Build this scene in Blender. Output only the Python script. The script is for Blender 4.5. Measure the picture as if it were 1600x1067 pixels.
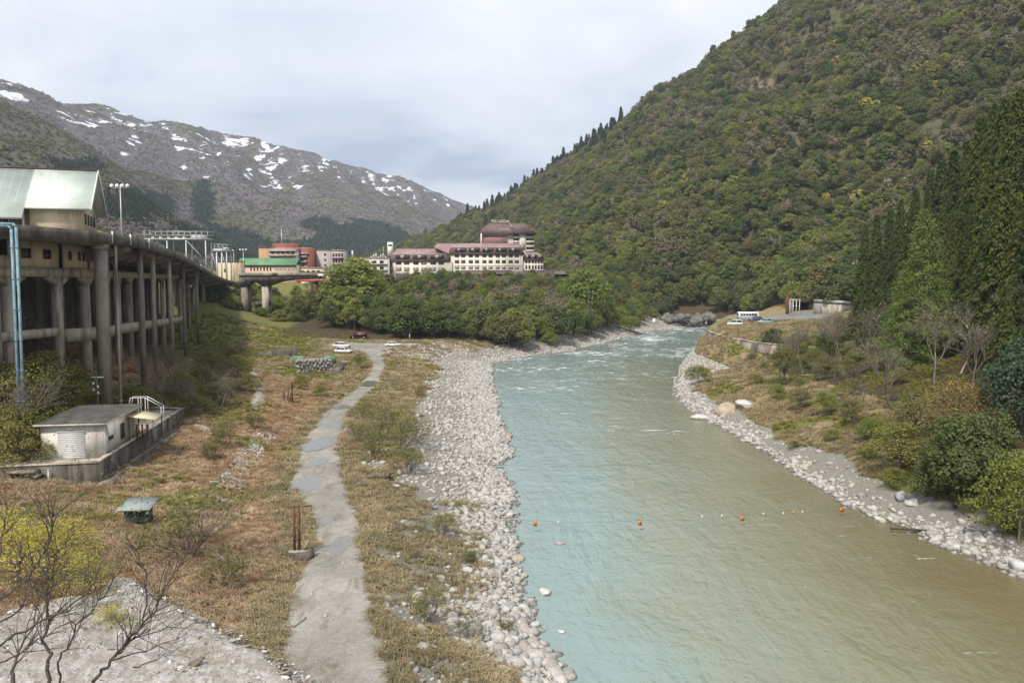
import bpy, math, random
import numpy as np
from mathutils import Vector, Matrix
R = math.radians
S = bpy.context.scene
COL = S.collection
for o in list(bpy.data.objects): bpy.data.objects.remove(o)

# ---------------------------------------------------------------- camera
CAM_H, FPX, PITCH = 22.5, 1300.0, R(4.2)      # metres above the river, focal length in photo pixels
cam_d = bpy.data.cameras.new('camera'); cam = bpy.data.objects.new('camera', cam_d); COL.objects.link(cam)
cam.location = (0, 0, CAM_H); cam.rotation_euler = (R(90) - PITCH, 0, 0)
cam_d.sensor_width = 36; cam_d.lens = 36 * FPX / 1600; cam_d.clip_start = .5; cam_d.clip_end = 12000
S.camera = cam

# ---------------------------------------------------------------- sky, sun, exposure
SUN_EL, SUN_AZ = R(50), R(205)                # azimuth clockwise from +Y (north): behind the camera, a little left
W = bpy.data.worlds.new('World'); S.world = W; W.use_nodes = True
nt = W.node_tree; nt.nodes.clear(); N = nt.nodes.new; L = nt.links.new
sky = N('ShaderNodeTexSky'); sky.sky_type = 'NISHITA'; sky.sun_disc = False
sky.sun_elevation = SUN_EL; sky.sun_rotation = SUN_AZ; sky.air_density = 1.2; sky.dust_density = 2.0
bg1 = N('ShaderNodeBackground'); bg1.inputs[1].default_value = .11; L(sky.outputs[0], bg1.inputs[0])
tc = N('ShaderNodeTexCoord'); sep = N('ShaderNodeSeparateXYZ'); L(tc.outputs['Generated'], sep.inputs[0])
zz = N('ShaderNodeMath'); zz.operation = 'MAXIMUM'; zz.inputs[1].default_value = 0; L(sep.outputs[2], zz.inputs[0])
za = N('ShaderNodeMath'); za.operation = 'ADD'; za.inputs[1].default_value = .22; L(zz.outputs[0], za.inputs[0])
dx = N('ShaderNodeMath'); dx.operation = 'DIVIDE'; L(sep.outputs[0], dx.inputs[0]); L(za.outputs[0], dx.inputs[1])
dy = N('ShaderNodeMath'); dy.operation = 'DIVIDE'; L(sep.outputs[1], dy.inputs[0]); L(za.outputs[0], dy.inputs[1])
cb = N('ShaderNodeCombineXYZ'); L(dx.outputs[0], cb.inputs[0]); L(dy.outputs[0], cb.inputs[1])
def wnoise(scale, detail, off):
    m = N('ShaderNodeMapping'); m.inputs['Location'].default_value = off; L(cb.outputs[0], m.inputs[0])
    n = N('ShaderNodeTexNoise'); n.inputs['Scale'].default_value = scale; n.inputs['Detail'].default_value = detail
    n.inputs['Roughness'].default_value = .5; n.inputs['Distortion'].default_value = .4
    L(m.outputs[0], n.inputs[0]); return n.outputs[0]
n1 = wnoise(.95, 5, (3.1, 1.7, .4)); n2 = wnoise(2.2, 6, (7.0, .3, 2.))
rp = N('ShaderNodeValToRGB'); L(n1, rp.inputs[0])
e = rp.color_ramp.elements
e[0].position = .37; e[0].color = (.40, .48, .62, 1); e[1].position = .60; e[1].color = (.87, .88, .92, 1)
q = e.new(.47); q.color = (.70, .745, .835, 1)
rp2 = N('ShaderNodeValToRGB'); L(n2, rp2.inputs[0]); e = rp2.color_ramp.elements
e[0].position = .3; e[0].color = (.84, .86, .89, 1); e[1].position = .7; e[1].color = (1, 1, 1, 1)
mul = N('ShaderNodeMix'); mul.data_type = 'RGBA'; mul.blend_type = 'MULTIPLY'; mul.inputs[0].default_value = 1
L(rp.outputs[0], mul.inputs[6]); L(rp2.outputs[0], mul.inputs[7])
bg2 = N('ShaderNodeBackground'); bg2.inputs[1].default_value = .9; L(mul.outputs[2], bg2.inputs[0])
mx = N('ShaderNodeMixShader'); mx.inputs[0].default_value = .93     # cloud cover
L(bg1.outputs[0], mx.inputs[1]); L(bg2.outputs[0], mx.inputs[2])
wo = N('ShaderNodeOutputWorld'); L(mx.outputs[0], wo.inputs[0])
sd = bpy.data.lights.new('sun', 'SUN'); sun = bpy.data.objects.new('sun', sd); COL.objects.link(sun)
sd.energy = 3.2; sd.angle = R(7); sd.color = (1, .93, .82)
sv = Vector((math.sin(SUN_AZ) * math.cos(SUN_EL), math.cos(SUN_AZ) * math.cos(SUN_EL), math.sin(SUN_EL)))
sun.rotation_euler = (-sv).to_track_quat('-Z', 'Y').to_euler(); sun.location = (0, 0, 300)
S.view_settings.view_transform = 'Standard'; S.view_settings.look = 'None'
S.view_settings.exposure = .6; S.view_settings.gamma = 1; S.view_settings.use_curve_mapping = False
S.cycles.use_denoising = True; S.cycles.denoiser = 'OPENIMAGEDENOISE'; S.cycles.denoising_input_passes = 'RGB_ALBEDO_NORMAL'; S.cycles.denoising_prefilter = 'FAST'
S.cycles.max_bounces = 4; S.cycles.diffuse_bounces = 2; S.cycles.glossy_bounces = 2; S.cycles.transmission_bounces = 2; S.cycles.use_adaptive_sampling = True; S.cycles.adaptive_threshold = .015; S.cycles.transparent_max_bounces = 8

# ---------------------------------------------------------------- helpers
rng = np.random.default_rng(7); random.seed(7)
_c, _s = math.cos(PITCH), math.sin(PITCH)
def ray(u, v):
    b = (533.5 - v) / FPX
    return Vector(((u - 800) / FPX, _c + b * _s, -_s + b * _c))
def P(u, v, z=0.):                              # point of the plane at height z seen at photo pixel u, v
    d = ray(u, v); t = (z - CAM_H) / d.z
    return Vector((d.x * t, d.y * t, z))
def A(u, v, Y):                                 # point at distance Y seen at photo pixel u, v
    d = ray(u, v); return Vector((d.x * Y / d.y, Y, CAM_H + d.z * Y / d.y))
def pix(p):
    p = np.atleast_2d(p); zr = p[:, 2] - CAM_H; d = p[:, 1] * _c - zr * _s; d = np.where(d > 1, d, np.nan)
    return 800 + FPX * p[:, 0] / d, 533.5 - FPX * (p[:, 1] * _s + zr * _c) / d

def _hash(ix, iy, seed):
    h = (ix.astype(np.int64) * 374761393 + iy.astype(np.int64) * 668265263 + seed * 1274126177) & 0x7fffffff
    h = ((h ^ (h >> 13)) * 1274126177) & 0x7fffffff
    return ((h ^ (h >> 16)) & 0xffff) / 65535.
def vn(x, y, seed=0):
    x = np.asarray(x, float); y = np.asarray(y, float)
    ix = np.floor(x); iy = np.floor(y); fx = x - ix; fy = y - iy
    fx = fx * fx * (3 - 2 * fx); fy = fy * fy * (3 - 2 * fy)
    a = _hash(ix, iy, seed); b = _hash(ix + 1, iy, seed); c = _hash(ix, iy + 1, seed); d = _hash(ix + 1, iy + 1, seed)
    return (a + (b - a) * fx) * (1 - fy) + (c + (d - c) * fx) * fy
def fbm(x, y, sc, oc=4, seed=0):                # about -1..1
    s = 0; a = 1; t = 0; x = np.asarray(x) / sc; y = np.asarray(y) / sc
    for k in range(oc):
        s = s + a * (vn(x, y, seed + k * 17) * 2 - 1); t += a; a *= .5; x = x * 2.03 + 11.3; y = y * 2.03 + 5.1
    return s / t
def sm(a, b, x):
    t = np.clip((x - a) / (b - a), 0, 1); return t * t * (3 - 2 * t)

# ---- materials
def new_mat(name):
    m = bpy.data.materials.new(name); m.use_nodes = True; m.node_tree.nodes.clear()
    return m, m.node_tree
class NT:
    def __init__(s, name):
        s.m, s.t = new_mat(name); s.out = s.n('ShaderNodeOutputMaterial')
    def n(s, typ, **kw):
        x = s.t.nodes.new(typ)
        for k, v in kw.items():
            if k.startswith('i'): x.inputs[int(k[1:])].default_value = v
            else: setattr(x, k, v)
        return x
    def l(s, a, b): s.t.links.new(a, b)
    def coord(s, which='Object', scale=(1, 1, 1)):
        c = s.n('ShaderNodeTexCoord') if which != 'World' else s.n('ShaderNodeNewGeometry')
        m = s.n('ShaderNodeMapping'); m.inputs['Scale'].default_value = scale
        s.l(c.outputs[which if which != 'World' else 'Position'], m.inputs[0]); return m.outputs[0]
    def noise(s, co, scale, detail=4, rough=.55, dist=0):
        n = s.n('ShaderNodeTexNoise'); n.inputs['Scale'].default_value = scale; n.inputs['Detail'].default_value = detail
        n.inputs['Roughness'].default_value = rough; n.inputs['Distortion'].default_value = dist
        s.l(co, n.inputs[0]); return n.outputs[0]
    def ramp(s, fac, stops):
        r = s.n('ShaderNodeValToRGB'); s.l(fac, r.inputs[0]); e = r.color_ramp.elements
        e[0].position, e[0].color = stops[0][0], c4(stops[0][1]); e[1].position, e[1].color = stops[-1][0], c4(stops[-1][1])
        for p, c in stops[1:-1]: e.new(p).color = c4(c)
        return r.outputs[0]
    def mix(s, fac, a, b, mode='MIX'):
        x = s.n('ShaderNodeMix', data_type='RGBA', blend_type=mode)
        for sock, v in ((x.inputs[0], fac), (x.inputs[6], a), (x.inputs[7], b)):
            if isinstance(v, (int, float)): sock.default_value = v
            elif isinstance(v, tuple): sock.default_value = c4(v)
            else: s.l(v, sock)
        return x.outputs[2]
    def math(s, op, a, b=None):
        x = s.n('ShaderNodeMath', operation=op)
        for sock, v in ((x.inputs[0], a), (x.inputs[1], b)):
            if v is None: continue
            if isinstance(v, (int, float)): sock.default_value = v
            else: s.l(v, sock)
        return x.outputs[0]
    def attr(s, name, typ='GEOMETRY'):
        return s.n('ShaderNodeAttribute', attribute_name=name, attribute_type=typ)
    def bump(s, h, strength, dist=.1):
        b = s.n('ShaderNodeBump'); b.inputs['Strength'].default_value = strength; b.inputs['Distance'].default_value = dist
        s.l(h, b.inputs['Height']); return b.outputs[0]
    def bsdf(s, col, rough=.8, metal=0, spec=.3, normal=None, **kw):
        p = s.n('ShaderNodeBsdfPrincipled')
        for k, v in (('Base Color', col), ('Roughness', rough), ('Metallic', metal), ('Specular IOR Level', spec), ('Normal', normal)):
            if v is None: continue
            if isinstance(v, (int, float)): p.inputs[k].default_value = v
            elif isinstance(v, tuple): p.inputs[k].default_value = c4(v)
            else: s.l(v, p.inputs[k])
        s.l(p.outputs[0], s.out.inputs[0]); return p
def c4(c): return tuple(c) + (1,) if len(c) == 3 else tuple(c)
def surf(name, c1, c2, scale=1., rough=.8, metal=0, spec=.3, stain=None, bump=.2, streak=False, fine=12., co='World'):
    """two tones broken by noise, an optional stain colour (streaked downwards if asked) and fine relief"""
    t = NT(name); o = t.coord(co)
    n = t.noise(o, scale, 5, .6)
    col = t.ramp(n, [(.35, c1), (.65, c2)])
    if stain is not None:
        o2 = t.coord(co, (1, 1, .12) if streak else (1, 1, 1))
        m = t.noise(o2, scale * 1.7, 5, .65)
        f = t.ramp(m, [(.48, (0, 0, 0)), (.68, (1, 1, 1))])
        col = t.mix(f, col, stain)
    h = t.noise(o, fine, 4, .6)
    col = t.mix(.25, col, t.ramp(h, [(.3, (.35, .35, .35)), (.7, (1.3, 1.3, 1.3))]), 'MULTIPLY')
    t.bsdf(col, rough, metal, spec, t.bump(h, bump, .05) if bump else None)
    return t.m

# ---- meshes
def mesh_np(name, v, f, mats=(), smooth=False, midx=None, fattr=None, vattr=None):
    """v: n x 3; f: m x k array (all faces k-gons) or list of lists"""
    me = bpy.data.meshes.new(name); v = np.asarray(v, np.float32)
    if isinstance(f, np.ndarray):
        m, k = f.shape; idx = f.ravel().astype(np.int32); starts = np.arange(m, dtype=np.int32) * k; tot = np.full(m, k, np.int32)
    else:
        m = len(f); tot = np.array([len(q) for q in f], np.int32); starts = np.concatenate([[0], np.cumsum(tot)[:-1]]).astype(np.int32)
        idx = np.array([i for q in f for i in q], np.int32)
    me.vertices.add(len(v)); me.vertices.foreach_set('co', v.ravel())
    me.loops.add(len(idx)); me.loops.foreach_set('vertex_index', idx)
    me.polygons.add(m); me.polygons.foreach_set('loop_start', starts); me.polygons.foreach_set('loop_total', tot)
    for mm in mats: me.materials.append(mm)
    if midx is not None: me.polygons.foreach_set('material_index', np.asarray(midx, np.int32))
    if smooth: me.polygons.foreach_set('use_smooth', np.ones(m, bool))
    for nm, arr in (fattr or {}).items():
        a = me.attributes.new(nm, 'FLOAT', 'FACE'); a.data.foreach_set('value', np.asarray(arr, np.float32))
    for nm, arr in (vattr or {}).items():
        arr = np.asarray(arr, np.float32)
        if arr.ndim == 1: a = me.attributes.new(nm, 'FLOAT', 'POINT'); a.data.foreach_set('value', arr)
        else:
            a = me.attributes.new(nm, 'FLOAT_COLOR', 'POINT')
            a.data.foreach_set('color', np.c_[arr, np.ones(len(arr), np.float32)].ravel().astype(np.float32))
    me.update(calc_edges=True); me.validate(); return me
def tag(o, label=None, cat=None, group=None, kind=None):
    if label: o['label'] = label
    if cat: o['category'] = cat
    if group: o['group'] = group
    if kind: o['kind'] = kind
    return o
def link(name, me, parent=None, loc=None, rot=None, scale=None):
    o = bpy.data.objects.new(name, me); COL.objects.link(o)
    if parent is not None: o.parent = parent
    if loc is not None: o.location = loc
    if rot is not None: o.rotation_euler = rot
    if scale is not None: o.scale = scale
    return o
def empty(name, loc=(0, 0, 0), rz=0.):
    o = link(name, None, loc=loc, rot=(0, 0, rz)); o.empty_display_size = .5; return o
class MB:
    def __init__(s): s.v = []; s.f = []
    def add(s, vs, fs):
        b = len(s.v); s.v += [tuple(p) for p in vs]; s.f += [[i + b for i in q] for q in fs]; return s
    def box(s, x0, x1, y0, y1, z0, z1):
        return s.hexa([(x0, y0, z0), (x1, y0, z0), (x1, y1, z0), (x0, y1, z0), (x0, y0, z1), (x1, y0, z1), (x1, y1, z1), (x0, y1, z1)])
    def hexa(s, p): return s.add(p, [[3, 2, 1, 0], [4, 5, 6, 7], [0, 1, 5, 4], [1, 2, 6, 5], [2, 3, 7, 6], [3, 0, 4, 7]])
    def tube(s, p0, p1, r0, r1=None, n=6):
        r1 = r0 if r1 is None else r1; p0 = Vector(p0); p1 = Vector(p1); d = (p1 - p0).normalized()
        a = d.orthogonal().normalized(); b = d.cross(a)
        vs = [p + (a * math.cos(6.28319 * k / n) + b * math.sin(6.28319 * k / n)) * r for p, r in ((p0, r0), (p1, r1)) for k in range(n)]
        return s.add(vs, [[k, (k + 1) % n, n + (k + 1) % n, n + k] for k in range(n)] + [list(range(n))[::-1], list(range(n, 2 * n))])
    def path(s, pts, r, n=6):
        for a, b in zip(pts[:-1], pts[1:]): s.tube(a, b, r, r, n)
        return s
    def prism(s, prof, a0, a1, axis='y'):       # closed profile swept along an axis; prof in the two other axes (x,z) / (y,z) / (x,y)
        n = len(prof)
        def q(p, t): return (p[0], t, p[1]) if axis == 'y' else (t, p[0], p[1]) if axis == 'x' else (p[0], p[1], t)
        return s.add([q(p, a0) for p in prof] + [q(p, a1) for p in prof], [[k, (k + 1) % n, n + (k + 1) % n, n + k] for k in range(n)] + [list(range(n))[::-1], list(range(n, 2 * n))])
    def bar(s, p0, p1, w, h):                   # rectangular bar between two points, h along z
        p0 = Vector(p0); p1 = Vector(p1); d = (p1 - p0).normalized(); a = d.cross(Vector((0, 0, 1)))
        a = (a.normalized() if a.length > 1e-4 else Vector((1, 0, 0))) * w / 2; b = a.cross(d).normalized() * h / 2
        return s.hexa([p0 - a - b, p0 + a - b, p1 + a - b, p1 - a - b, p0 - a + b, p0 + a + b, p1 + a + b, p1 - a + b])
    def mesh(s, name, mat, fix=True):
        me = mesh_np(name, np.array(s.v), s.f, [mat] if mat else [])
        if fix:
            import bmesh
            bm = bmesh.new(); bm.from_mesh(me); bmesh.ops.recalc_face_normals(bm, faces=bm.faces); bm.to_mesh(me); bm.free()
        return me
    def build(s, name, mat, parent=None, loc=None, rot=None): return link(name, s.mesh(name, mat), parent, loc, rot)

# ---- scattering by geometry nodes (only for uncountable stuff)
def scatter(name, protos, pts, rot, scl, idx):
    n = len(pts); me = bpy.data.meshes.new(name); me.vertices.add(n); me.vertices.foreach_set('co', np.asarray(pts, np.float32).ravel())
    for nm, arr in (('rt', rot), ('sc', scl)):
        a = me.attributes.new(nm, 'FLOAT_VECTOR', 'POINT'); a.data.foreach_set('vector', np.asarray(arr, np.float32).ravel())
    a = me.attributes.new('ix', 'INT', 'POINT'); a.data.foreach_set('value', np.asarray(idx, np.int32))
    o = link(name, me); g = bpy.data.node_groups.new(name, 'GeometryNodeTree')
    g.interface.new_socket('Geometry', in_out='INPUT', socket_type='NodeSocketGeometry')
    g.interface.new_socket('Geometry', in_out='OUTPUT', socket_type='NodeSocketGeometry')
    gi = g.nodes.new('NodeGroupInput'); go = g.nodes.new('NodeGroupOutput'); jn = g.nodes.new('GeometryNodeJoinGeometry')
    def na(nm, typ):
        x = g.nodes.new('GeometryNodeInputNamedAttribute'); x.data_type = typ; x.inputs[0].default_value = nm; return x.outputs[0]
    r, s_, ix = na('rt', 'FLOAT_VECTOR'), na('sc', 'FLOAT_VECTOR'), na('ix', 'INT')
    er = g.nodes.new('FunctionNodeEulerToRotation'); g.links.new(r, er.inputs[0])
    for k, p in enumerate(protos):
        if not np.any(np.asarray(idx) == k): continue
        oi = g.nodes.new('GeometryNodeObjectInfo'); oi.inputs['Object'].default_value = p; oi.inputs['As Instance'].default_value = True
        cm = g.nodes.new('FunctionNodeCompare'); cm.data_type = 'INT'; cm.operation = 'EQUAL'
        ia = [i for i in cm.inputs if i.type == 'INT']; g.links.new(ix, ia[0]); ia[1].default_value = k
        io = g.nodes.new('GeometryNodeInstanceOnPoints')
        g.links.new(gi.outputs[0], io.inputs['Points']); g.links.new(cm.outputs[0], io.inputs['Selection'])
        g.links.new(oi.outputs['Geometry'], io.inputs['Instance']); g.links.new(er.outputs[0], io.inputs['Rotation']); g.links.new(s_, io.inputs['Scale'])
        g.links.new(io.outputs[0], jn.inputs[0])
    g.links.new(jn.outputs[0], go.inputs[0])
    md = o.modifiers.new('scatter', 'NODES'); md.node_group = g
    return o
# ================================================================ terrain
ST = {  # y: 18 break points (x, z) from the far left hill over the road, the river and the right bank to the right hill
 10: [(-260,42),(-75,14),(-50,11),(-40,8.5),(-24,4.6),(-19,3.2),(-11,2.5),(-4,2.4),(-2.5,1.7),(4,0),(8,-1.6),(33,-1.6),(41,0),(44,1.5),(49,5),(56,10),(75,22),(160,62)],
 40: [(-260,42),(-75,14),(-50,11),(-40,8.0),(-22,4.2),(-17,3.0),(-11.8,2.5),(-5.7,2.4),(-4.5,1.9),(3.2,0),(7,-1.6),(34,-1.6),(40.5,0),(44,1.5),(49,5),(56,10),(75,21),(160,62)],
 50: [(-260,43),(-75,16),(-52,11.5),(-42,7.0),(-23,4.2),(-18,3.0),(-14.1,2.5),(-8.8,2.4),(-6.3,1.9),(2.2,0),(7,-1.6),(34,-1.6),(39.5,0),(43,1.5),(49,5),(56,10),(75,21),(160,62)],
 62: [(-260,44),(-78,17),(-53,11.5),(-45.5,6.0),(-25,4.2),(-20,2.9),(-15.0,2.5),(-11.3,2.5),(-8,1.9),(1,0),(6,-1.6),(33,-1.6),(38.5,0),(43,1.6),(49,5),(55,10),(75,21),(160,62)],
 72: [(-260,45),(-78,17),(-53,11.5),(-48.5,5.4),(-27.5,3.5),(-25,2.8),(-17.9,2.5),(-13.6,2.5),(-10,1.9),(0,0),(5,-1.6),(31,-1.6),(35.5,0),(41,1.6),(48,5),(55,10),(75,21),(160,62)],
 80: [(-260,46),(-78,17),(-53,11.5),(-48.5,5.4),(-28.5,3.5),(-26.5,2.8),(-21.8,2.5),(-16.2,2.5),(-9,1.9),(-0.4,0),(5,-1.6),(29,-1.6),(34.3,0),(39,1.6),(47,5),(55,10),(75,20),(160,62)],
 98: [(-260,48),(-75,20),(-56,13.5),(-49.5,5.8),(-31,3.5),(-29,2.8),(-25.3,2.5),(-20.8,2.5),(-11.5,1.9),(-0.8,0),(4,-1.6),(28,-1.6),(33.7,0),(38,1.6),(46,4.5),(55,9),(75,18),(160,60)],
 122: [(-260,52),(-80,20),(-66,15),(-54,8),(-35,3.9),(-32,2.8),(-28.3,2.5),(-24.7,2.5),(-14.5,1.9),(-1.2,0),(4,-1.6),(27,-1.6),(32.2,0),(37,1.6),(45,4),(55,8),(77,16),(160,58)],
 160: [(-260,56),(-96,20),(-82,11),(-67,5.8),(-40,3.5),(-34,2.8),(-29.4,2.4),(-25.7,2.4),(-15,1.9),(-3,0),(2,-1.6),(26,-1.6),(31.5,0),(36,1.5),(45,3),(57,4.6),(80,13),(160,54)],
 188: [(-260,58),(-104,21),(-92,10),(-78,5.4),(-48,4.0),(-36,3.4),(-31.6,3.0),(-28.6,3.0),(-16,1.9),(-4.6,0),(0,-1.6),(30,-1.6),(39,0),(44,2.2),(50,4.0),(60,8.2),(80,11.5),(160,50)],
 206: [(-260,60),(-110,22),(-98,11),(-84,5.8),(-57,5.3),(-42,4.8),(-36.5,4.6),(-32.5,4.6),(-17,1.9),(-5.6,0),(0,-1.6),(35,-1.6),(43,0),(47,3.5),(53,8.5),(62,9.2),(84,10),(160,46)],
 222: [(-260,60),(-114,22),(-102,12),(-88,6.4),(-62,5.6),(-54,5.1),(-50,5.0),(-30,5.0),(-18,1.9),(-5.9,0),(0,-1.6),(39,-1.6),(47,0),(50,5),(56,9),(66,9.3),(88,10),(160,44)],
 236: [(-260,60),(-117,22),(-106,14),(-92,8.5),(-66,6.2),(-56,5.2),(-52,5.0),(-20,5.0),(-10,2.4),(-2.5,0),(4,-1.4),(44,-1.4),(51,0),(54,5.5),(60,9.2),(70,9.4),(92,10),(160,42)],
 250: [(-260,60),(-122,22),(-112,18),(-98,12.5),(-68,6.6),(-58,4.8),(-52,4.5),(-16,4.2),(-4,3.2),(8,0),(14,-1.3),(48,-1.3),(55,0),(58,6),(64,9.3),(74,9.4),(96,10.5),(160,40)],
 266: [(-260,60),(-126,22),(-116,21.5),(-100,15.5),(-76,8.5),(-58,6.8),(-52,6.4),(-12,5.8),(6,3.5),(18.5,0),(24,-1.2),(52,-1.2),(59,0),(62,6),(68,9.3),(78,9.4),(100,11),(160,38)],
 300: [(-260,60),(-134,22),(-126,22),(-110,17),(-80,11),(-62,13.5),(-50,14.5),(4,13.5),(22,4),(34,0),(40,-1),(60,-1),(68,0),(71,6),(76,9),(86,9.4),(105,12),(160,34)],
 330: [(-260,60),(-140,22),(-132,22),(-118,22),(-76,21),(-60,20),(-50,20),(10,19),(32,5),(45,0),(50,-1),(70,-1),(78,0),(81,4),(86,8.5),(94,9.5),(112,13),(160,30)],
 368: [(-260,60),(-146,22),(-138,22),(-124,22),(-76,21.4),(-60,21.2),(-50,21),(16,20.5),(44,6),(60,0),(66,-1),(90,-1),(98,0),(101,1.5),(106,4),(112,9),(120,14),(160,30)],
 398: [(-260,60),(-150,22),(-142,22),(-126,22),(-76,21.4),(-60,21.2),(-50,21),(20,20.6),(54,8),(78,0.8),(84,-0.5),(106,-0.5),(112,0.6),(116,3),(120,6),(128,12),(140,18),(160,32)],
 425: [(-260,60),(-150,22),(-142,22),(-126,22),(-76,21.4),(-60,21.2),(-50,21),(26,21),(58,14),(80,5),(90,4),(106,5),(114,8),(118,11),(124,16),(132,22),(144,26),(160,36)],
 470: [(-260,60),(-150,22),(-142,22),(-126,22),(-76,21.4),(-60,21.2),(-50,21),(30,21.5),(62,30),(82,42),(92,48),(106,56),(114,60),(118,62),(124,66),(132,70),(144,74),(160,78)],
}
SY = np.array(sorted(ST)); SXZ = np.array([ST[k] for k in sorted(ST)], float)      # stations x 18 x 2
def brk(y):
    y = np.asarray(y, float); i = np.clip(np.searchsorted(SY, y) - 1, 0, len(SY) - 2)
    t = np.clip((y - SY[i]) / (SY[i + 1] - SY[i]), 0, 1)[:, None, None]
    return SXZ[i] * (1 - t) + SXZ[i + 1] * t
def TZ(x, y, noise=True):
    x = np.atleast_1d(np.asarray(x, float)); y = np.atleast_1d(np.asarray(y, float)); b = brk(y)
    wob = fbm(y, x, 9., 3, 5) * 1.1
    xx = x + np.where((x > -12) & (x < 55), wob, 0)                                 # ragged shore lines
    z = b[:, 0, 1].copy()
    for j in range(17):
        w = b[:, j + 1, 0] - b[:, j, 0]
        z += np.clip((xx - b[:, j, 0]) / w, 0, 1) * (b[:, j + 1, 1] - b[:, j, 1])
    if noise:
        road = sm(3.5, 1.0, np.abs(x - (b[:, 6, 0] + b[:, 7, 0]) / 2) / ((b[:, 7, 0] - b[:, 6, 0]) / 2 + .01) * 1.5)
        hill = sm(b[:, 3, 0] + 6, b[:, 3, 0] - 12, x) + sm(b[:, 13, 0] + 2, b[:, 14, 0] + 8, x)
        z += (fbm(x, y, 7, 4, 2) * .35 + fbm(x, y, 1.6, 3, 9) * .12) * (1 - .92 * road) * np.where(z < -.2, .3, 1) + fbm(x, y, 22, 3, 3) * 1.4 * hill
    return z
def tz(x, y): return float(TZ([x], [y])[0])
def onT(u, v, it=40):                                    # first ground point under photo pixel u, v
    d = ray(u, v); ts = np.concatenate([np.linspace(20, 150, 1300), np.linspace(150, 460, 1500)])
    X, Y, Z = d.x * ts / d.y, ts, CAM_H + d.z * ts / d.y
    h = TZ(X, Y); k = int(np.argmax(Z < h)); return Vector((X[k], Y[k], h[k]))

def grid_faces(nx, ny):
    i = np.arange(nx - 1)[None, :] + np.arange(ny - 1)[:, None] * nx; i = i.ravel()
    return np.stack([i, i + 1, i + 1 + nx, i + nx], 1)

# ---- valley ground
ys = [8.]
while ys[-1] < 470: ys.append(ys[-1] + max(.45, ys[-1] * .0055))
ys = np.array(ys)
xs = np.unique(np.concatenate([np.arange(-262, -70, 4.), np.arange(-70, -46, 1.), np.arange(-46, 12, .5), np.arange(12, 28, 2), np.arange(28, 62, .6), np.arange(62, 100, 1.4), np.arange(100, 163, 4.)]))
GX, GY = np.meshgrid(xs, ys); gx, gy = GX.ravel(), GY.ravel(); gz = TZ(gx, gy)
def zones(x, y, z):
    """gravel, green, brown(reddish dry), earth masks from where the ground lies"""
    b = brk(y); bx = b[:, :, 0]
    nA = fbm(x, y, 6, 4, 31); nB = fbm(x, y, 2.2, 3, 41); nC = fbm(x, y, 14, 3, 51)
    g = sm(-1.5, 1.8, x - bx[:, 8] + nA * 3.2 + 1.0) * (x < bx[:, 12]) * (y < 408)              # gravel bar left
    near = sm(75, 40, y) * sm(-1, 5, x - bx[:, 7] + nA * 4)
    g = np.maximum(g, near * sm(-.1, .35, nA + nB * .5))
    g = np.maximum(g, sm(-.6, .4, bx[:, 13] - .3 + nA * 2.5 - x) * (x > bx[:, 10]) * (z < 3.2))
    g = np.maximum(g, .8 * sm(.25, .5, nB + .4 * nA) * (x > bx[:, 7]) * (x < bx[:, 9]))
    green = sm(.0, .5, nC + .35 * nB) * .75
    slopeL = sm(bx[:, 3] + 2, bx[:, 3] - 3, x)
    green = np.where(y > 188, np.maximum(green, sm(-44, -52, x) * sm(188, 205, y) * sm(-.75, -.1, nC + .4 * nB)), green)
    green = np.maximum(green, sm(14, 4, np.abs(y - 112)) * sm(5, 1.5, np.abs(x + 38)) * .9)
    green = np.maximum(green, (x > bx[:, 14]) * sm(bx[:, 14], bx[:, 15], x) * sm(-.3, .3, nB + nC) * (y < 200) * .8)
    green = green * np.where((x > bx[:, 5] - 1) & (x < bx[:, 9]), .55, 1)
    brown = sm(bx[:, 6] + .5, bx[:, 5] - .5, x) * sm(190, 130, y) * (1 - .5 * green)
    earth = np.maximum(sm(bx[:, 2] + 3, bx[:, 2] - 2, x) * (y < 215), sm(.3, .6, nA - .2 * nB) * .5 * (x < bx[:, 6]))
    earth = np.maximum(earth, (y > 240) * (x < bx[:, 9]) * sm(242, 252, y) * .85 * sm(-76, -66, x)); earth = np.maximum(earth, sm(400, 406, y) * (x > 20) * .9)
    earth = np.maximum(earth, (x > bx[:, 15] - 4) * .85 * (y < 196)); earth = np.maximum(earth, (x > bx[:, 16] + 4) * .85)
    return np.clip(g, 0, 1), np.clip(green, 0, 1), np.clip(brown, 0, 1), np.clip(earth, 0, 1)
zg, zgr, zbr, ze = zones(gx, gy, gz)
t = NT('riverbank_soil'); co = t.coord('World')
za_ = t.attr('za'); zb_ = t.attr('zb'); s1 = t.n('ShaderNodeSeparateColor'); t.l(za_.outputs['Color'], s1.inputs[0])
n1 = t.noise(co, .9, 6, .65); n2 = t.noise(co, 5., 5, .7); n3 = t.noise(co, 24., 3, .6); n4 = t.noise(co, .22, 4, .5)
straw = t.mix(t.ramp(n1, [(.35, (0, 0, 0)), (.65, (1, 1, 1))]), (.22, .165, .10), (.40, .31, .19))
straw = t.mix(t.ramp(n4, [(.42, (0, 0, 0)), (.6, (1, 1, 1))]), straw, (.27, .21, .09))
grn = t.ramp(n2, [(.3, (.11, .12, .035)), (.7, (.25, .235, .085))])
brn = t.ramp(n1, [(.3, (.15, .08, .045)), (.5, (.27, .16, .085)), (.7, (.40, .28, .15))])
ear = t.ramp(n2, [(.3, (.045, .036, .024)), (.7, (.13, .10, .06))])
grv = t.mix(t.ramp(n3, [(.35, (0, 0, 0)), (.65, (1, 1, 1))]), (.17, .16, .14), (.40, .38, .34))
grv = t.mix(t.ramp(n4, [(.45, (0, 0, 0)), (.65, (1, 1, 1))]), grv, t.mix(.5, grv, (.30, .25, .18)))
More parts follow.
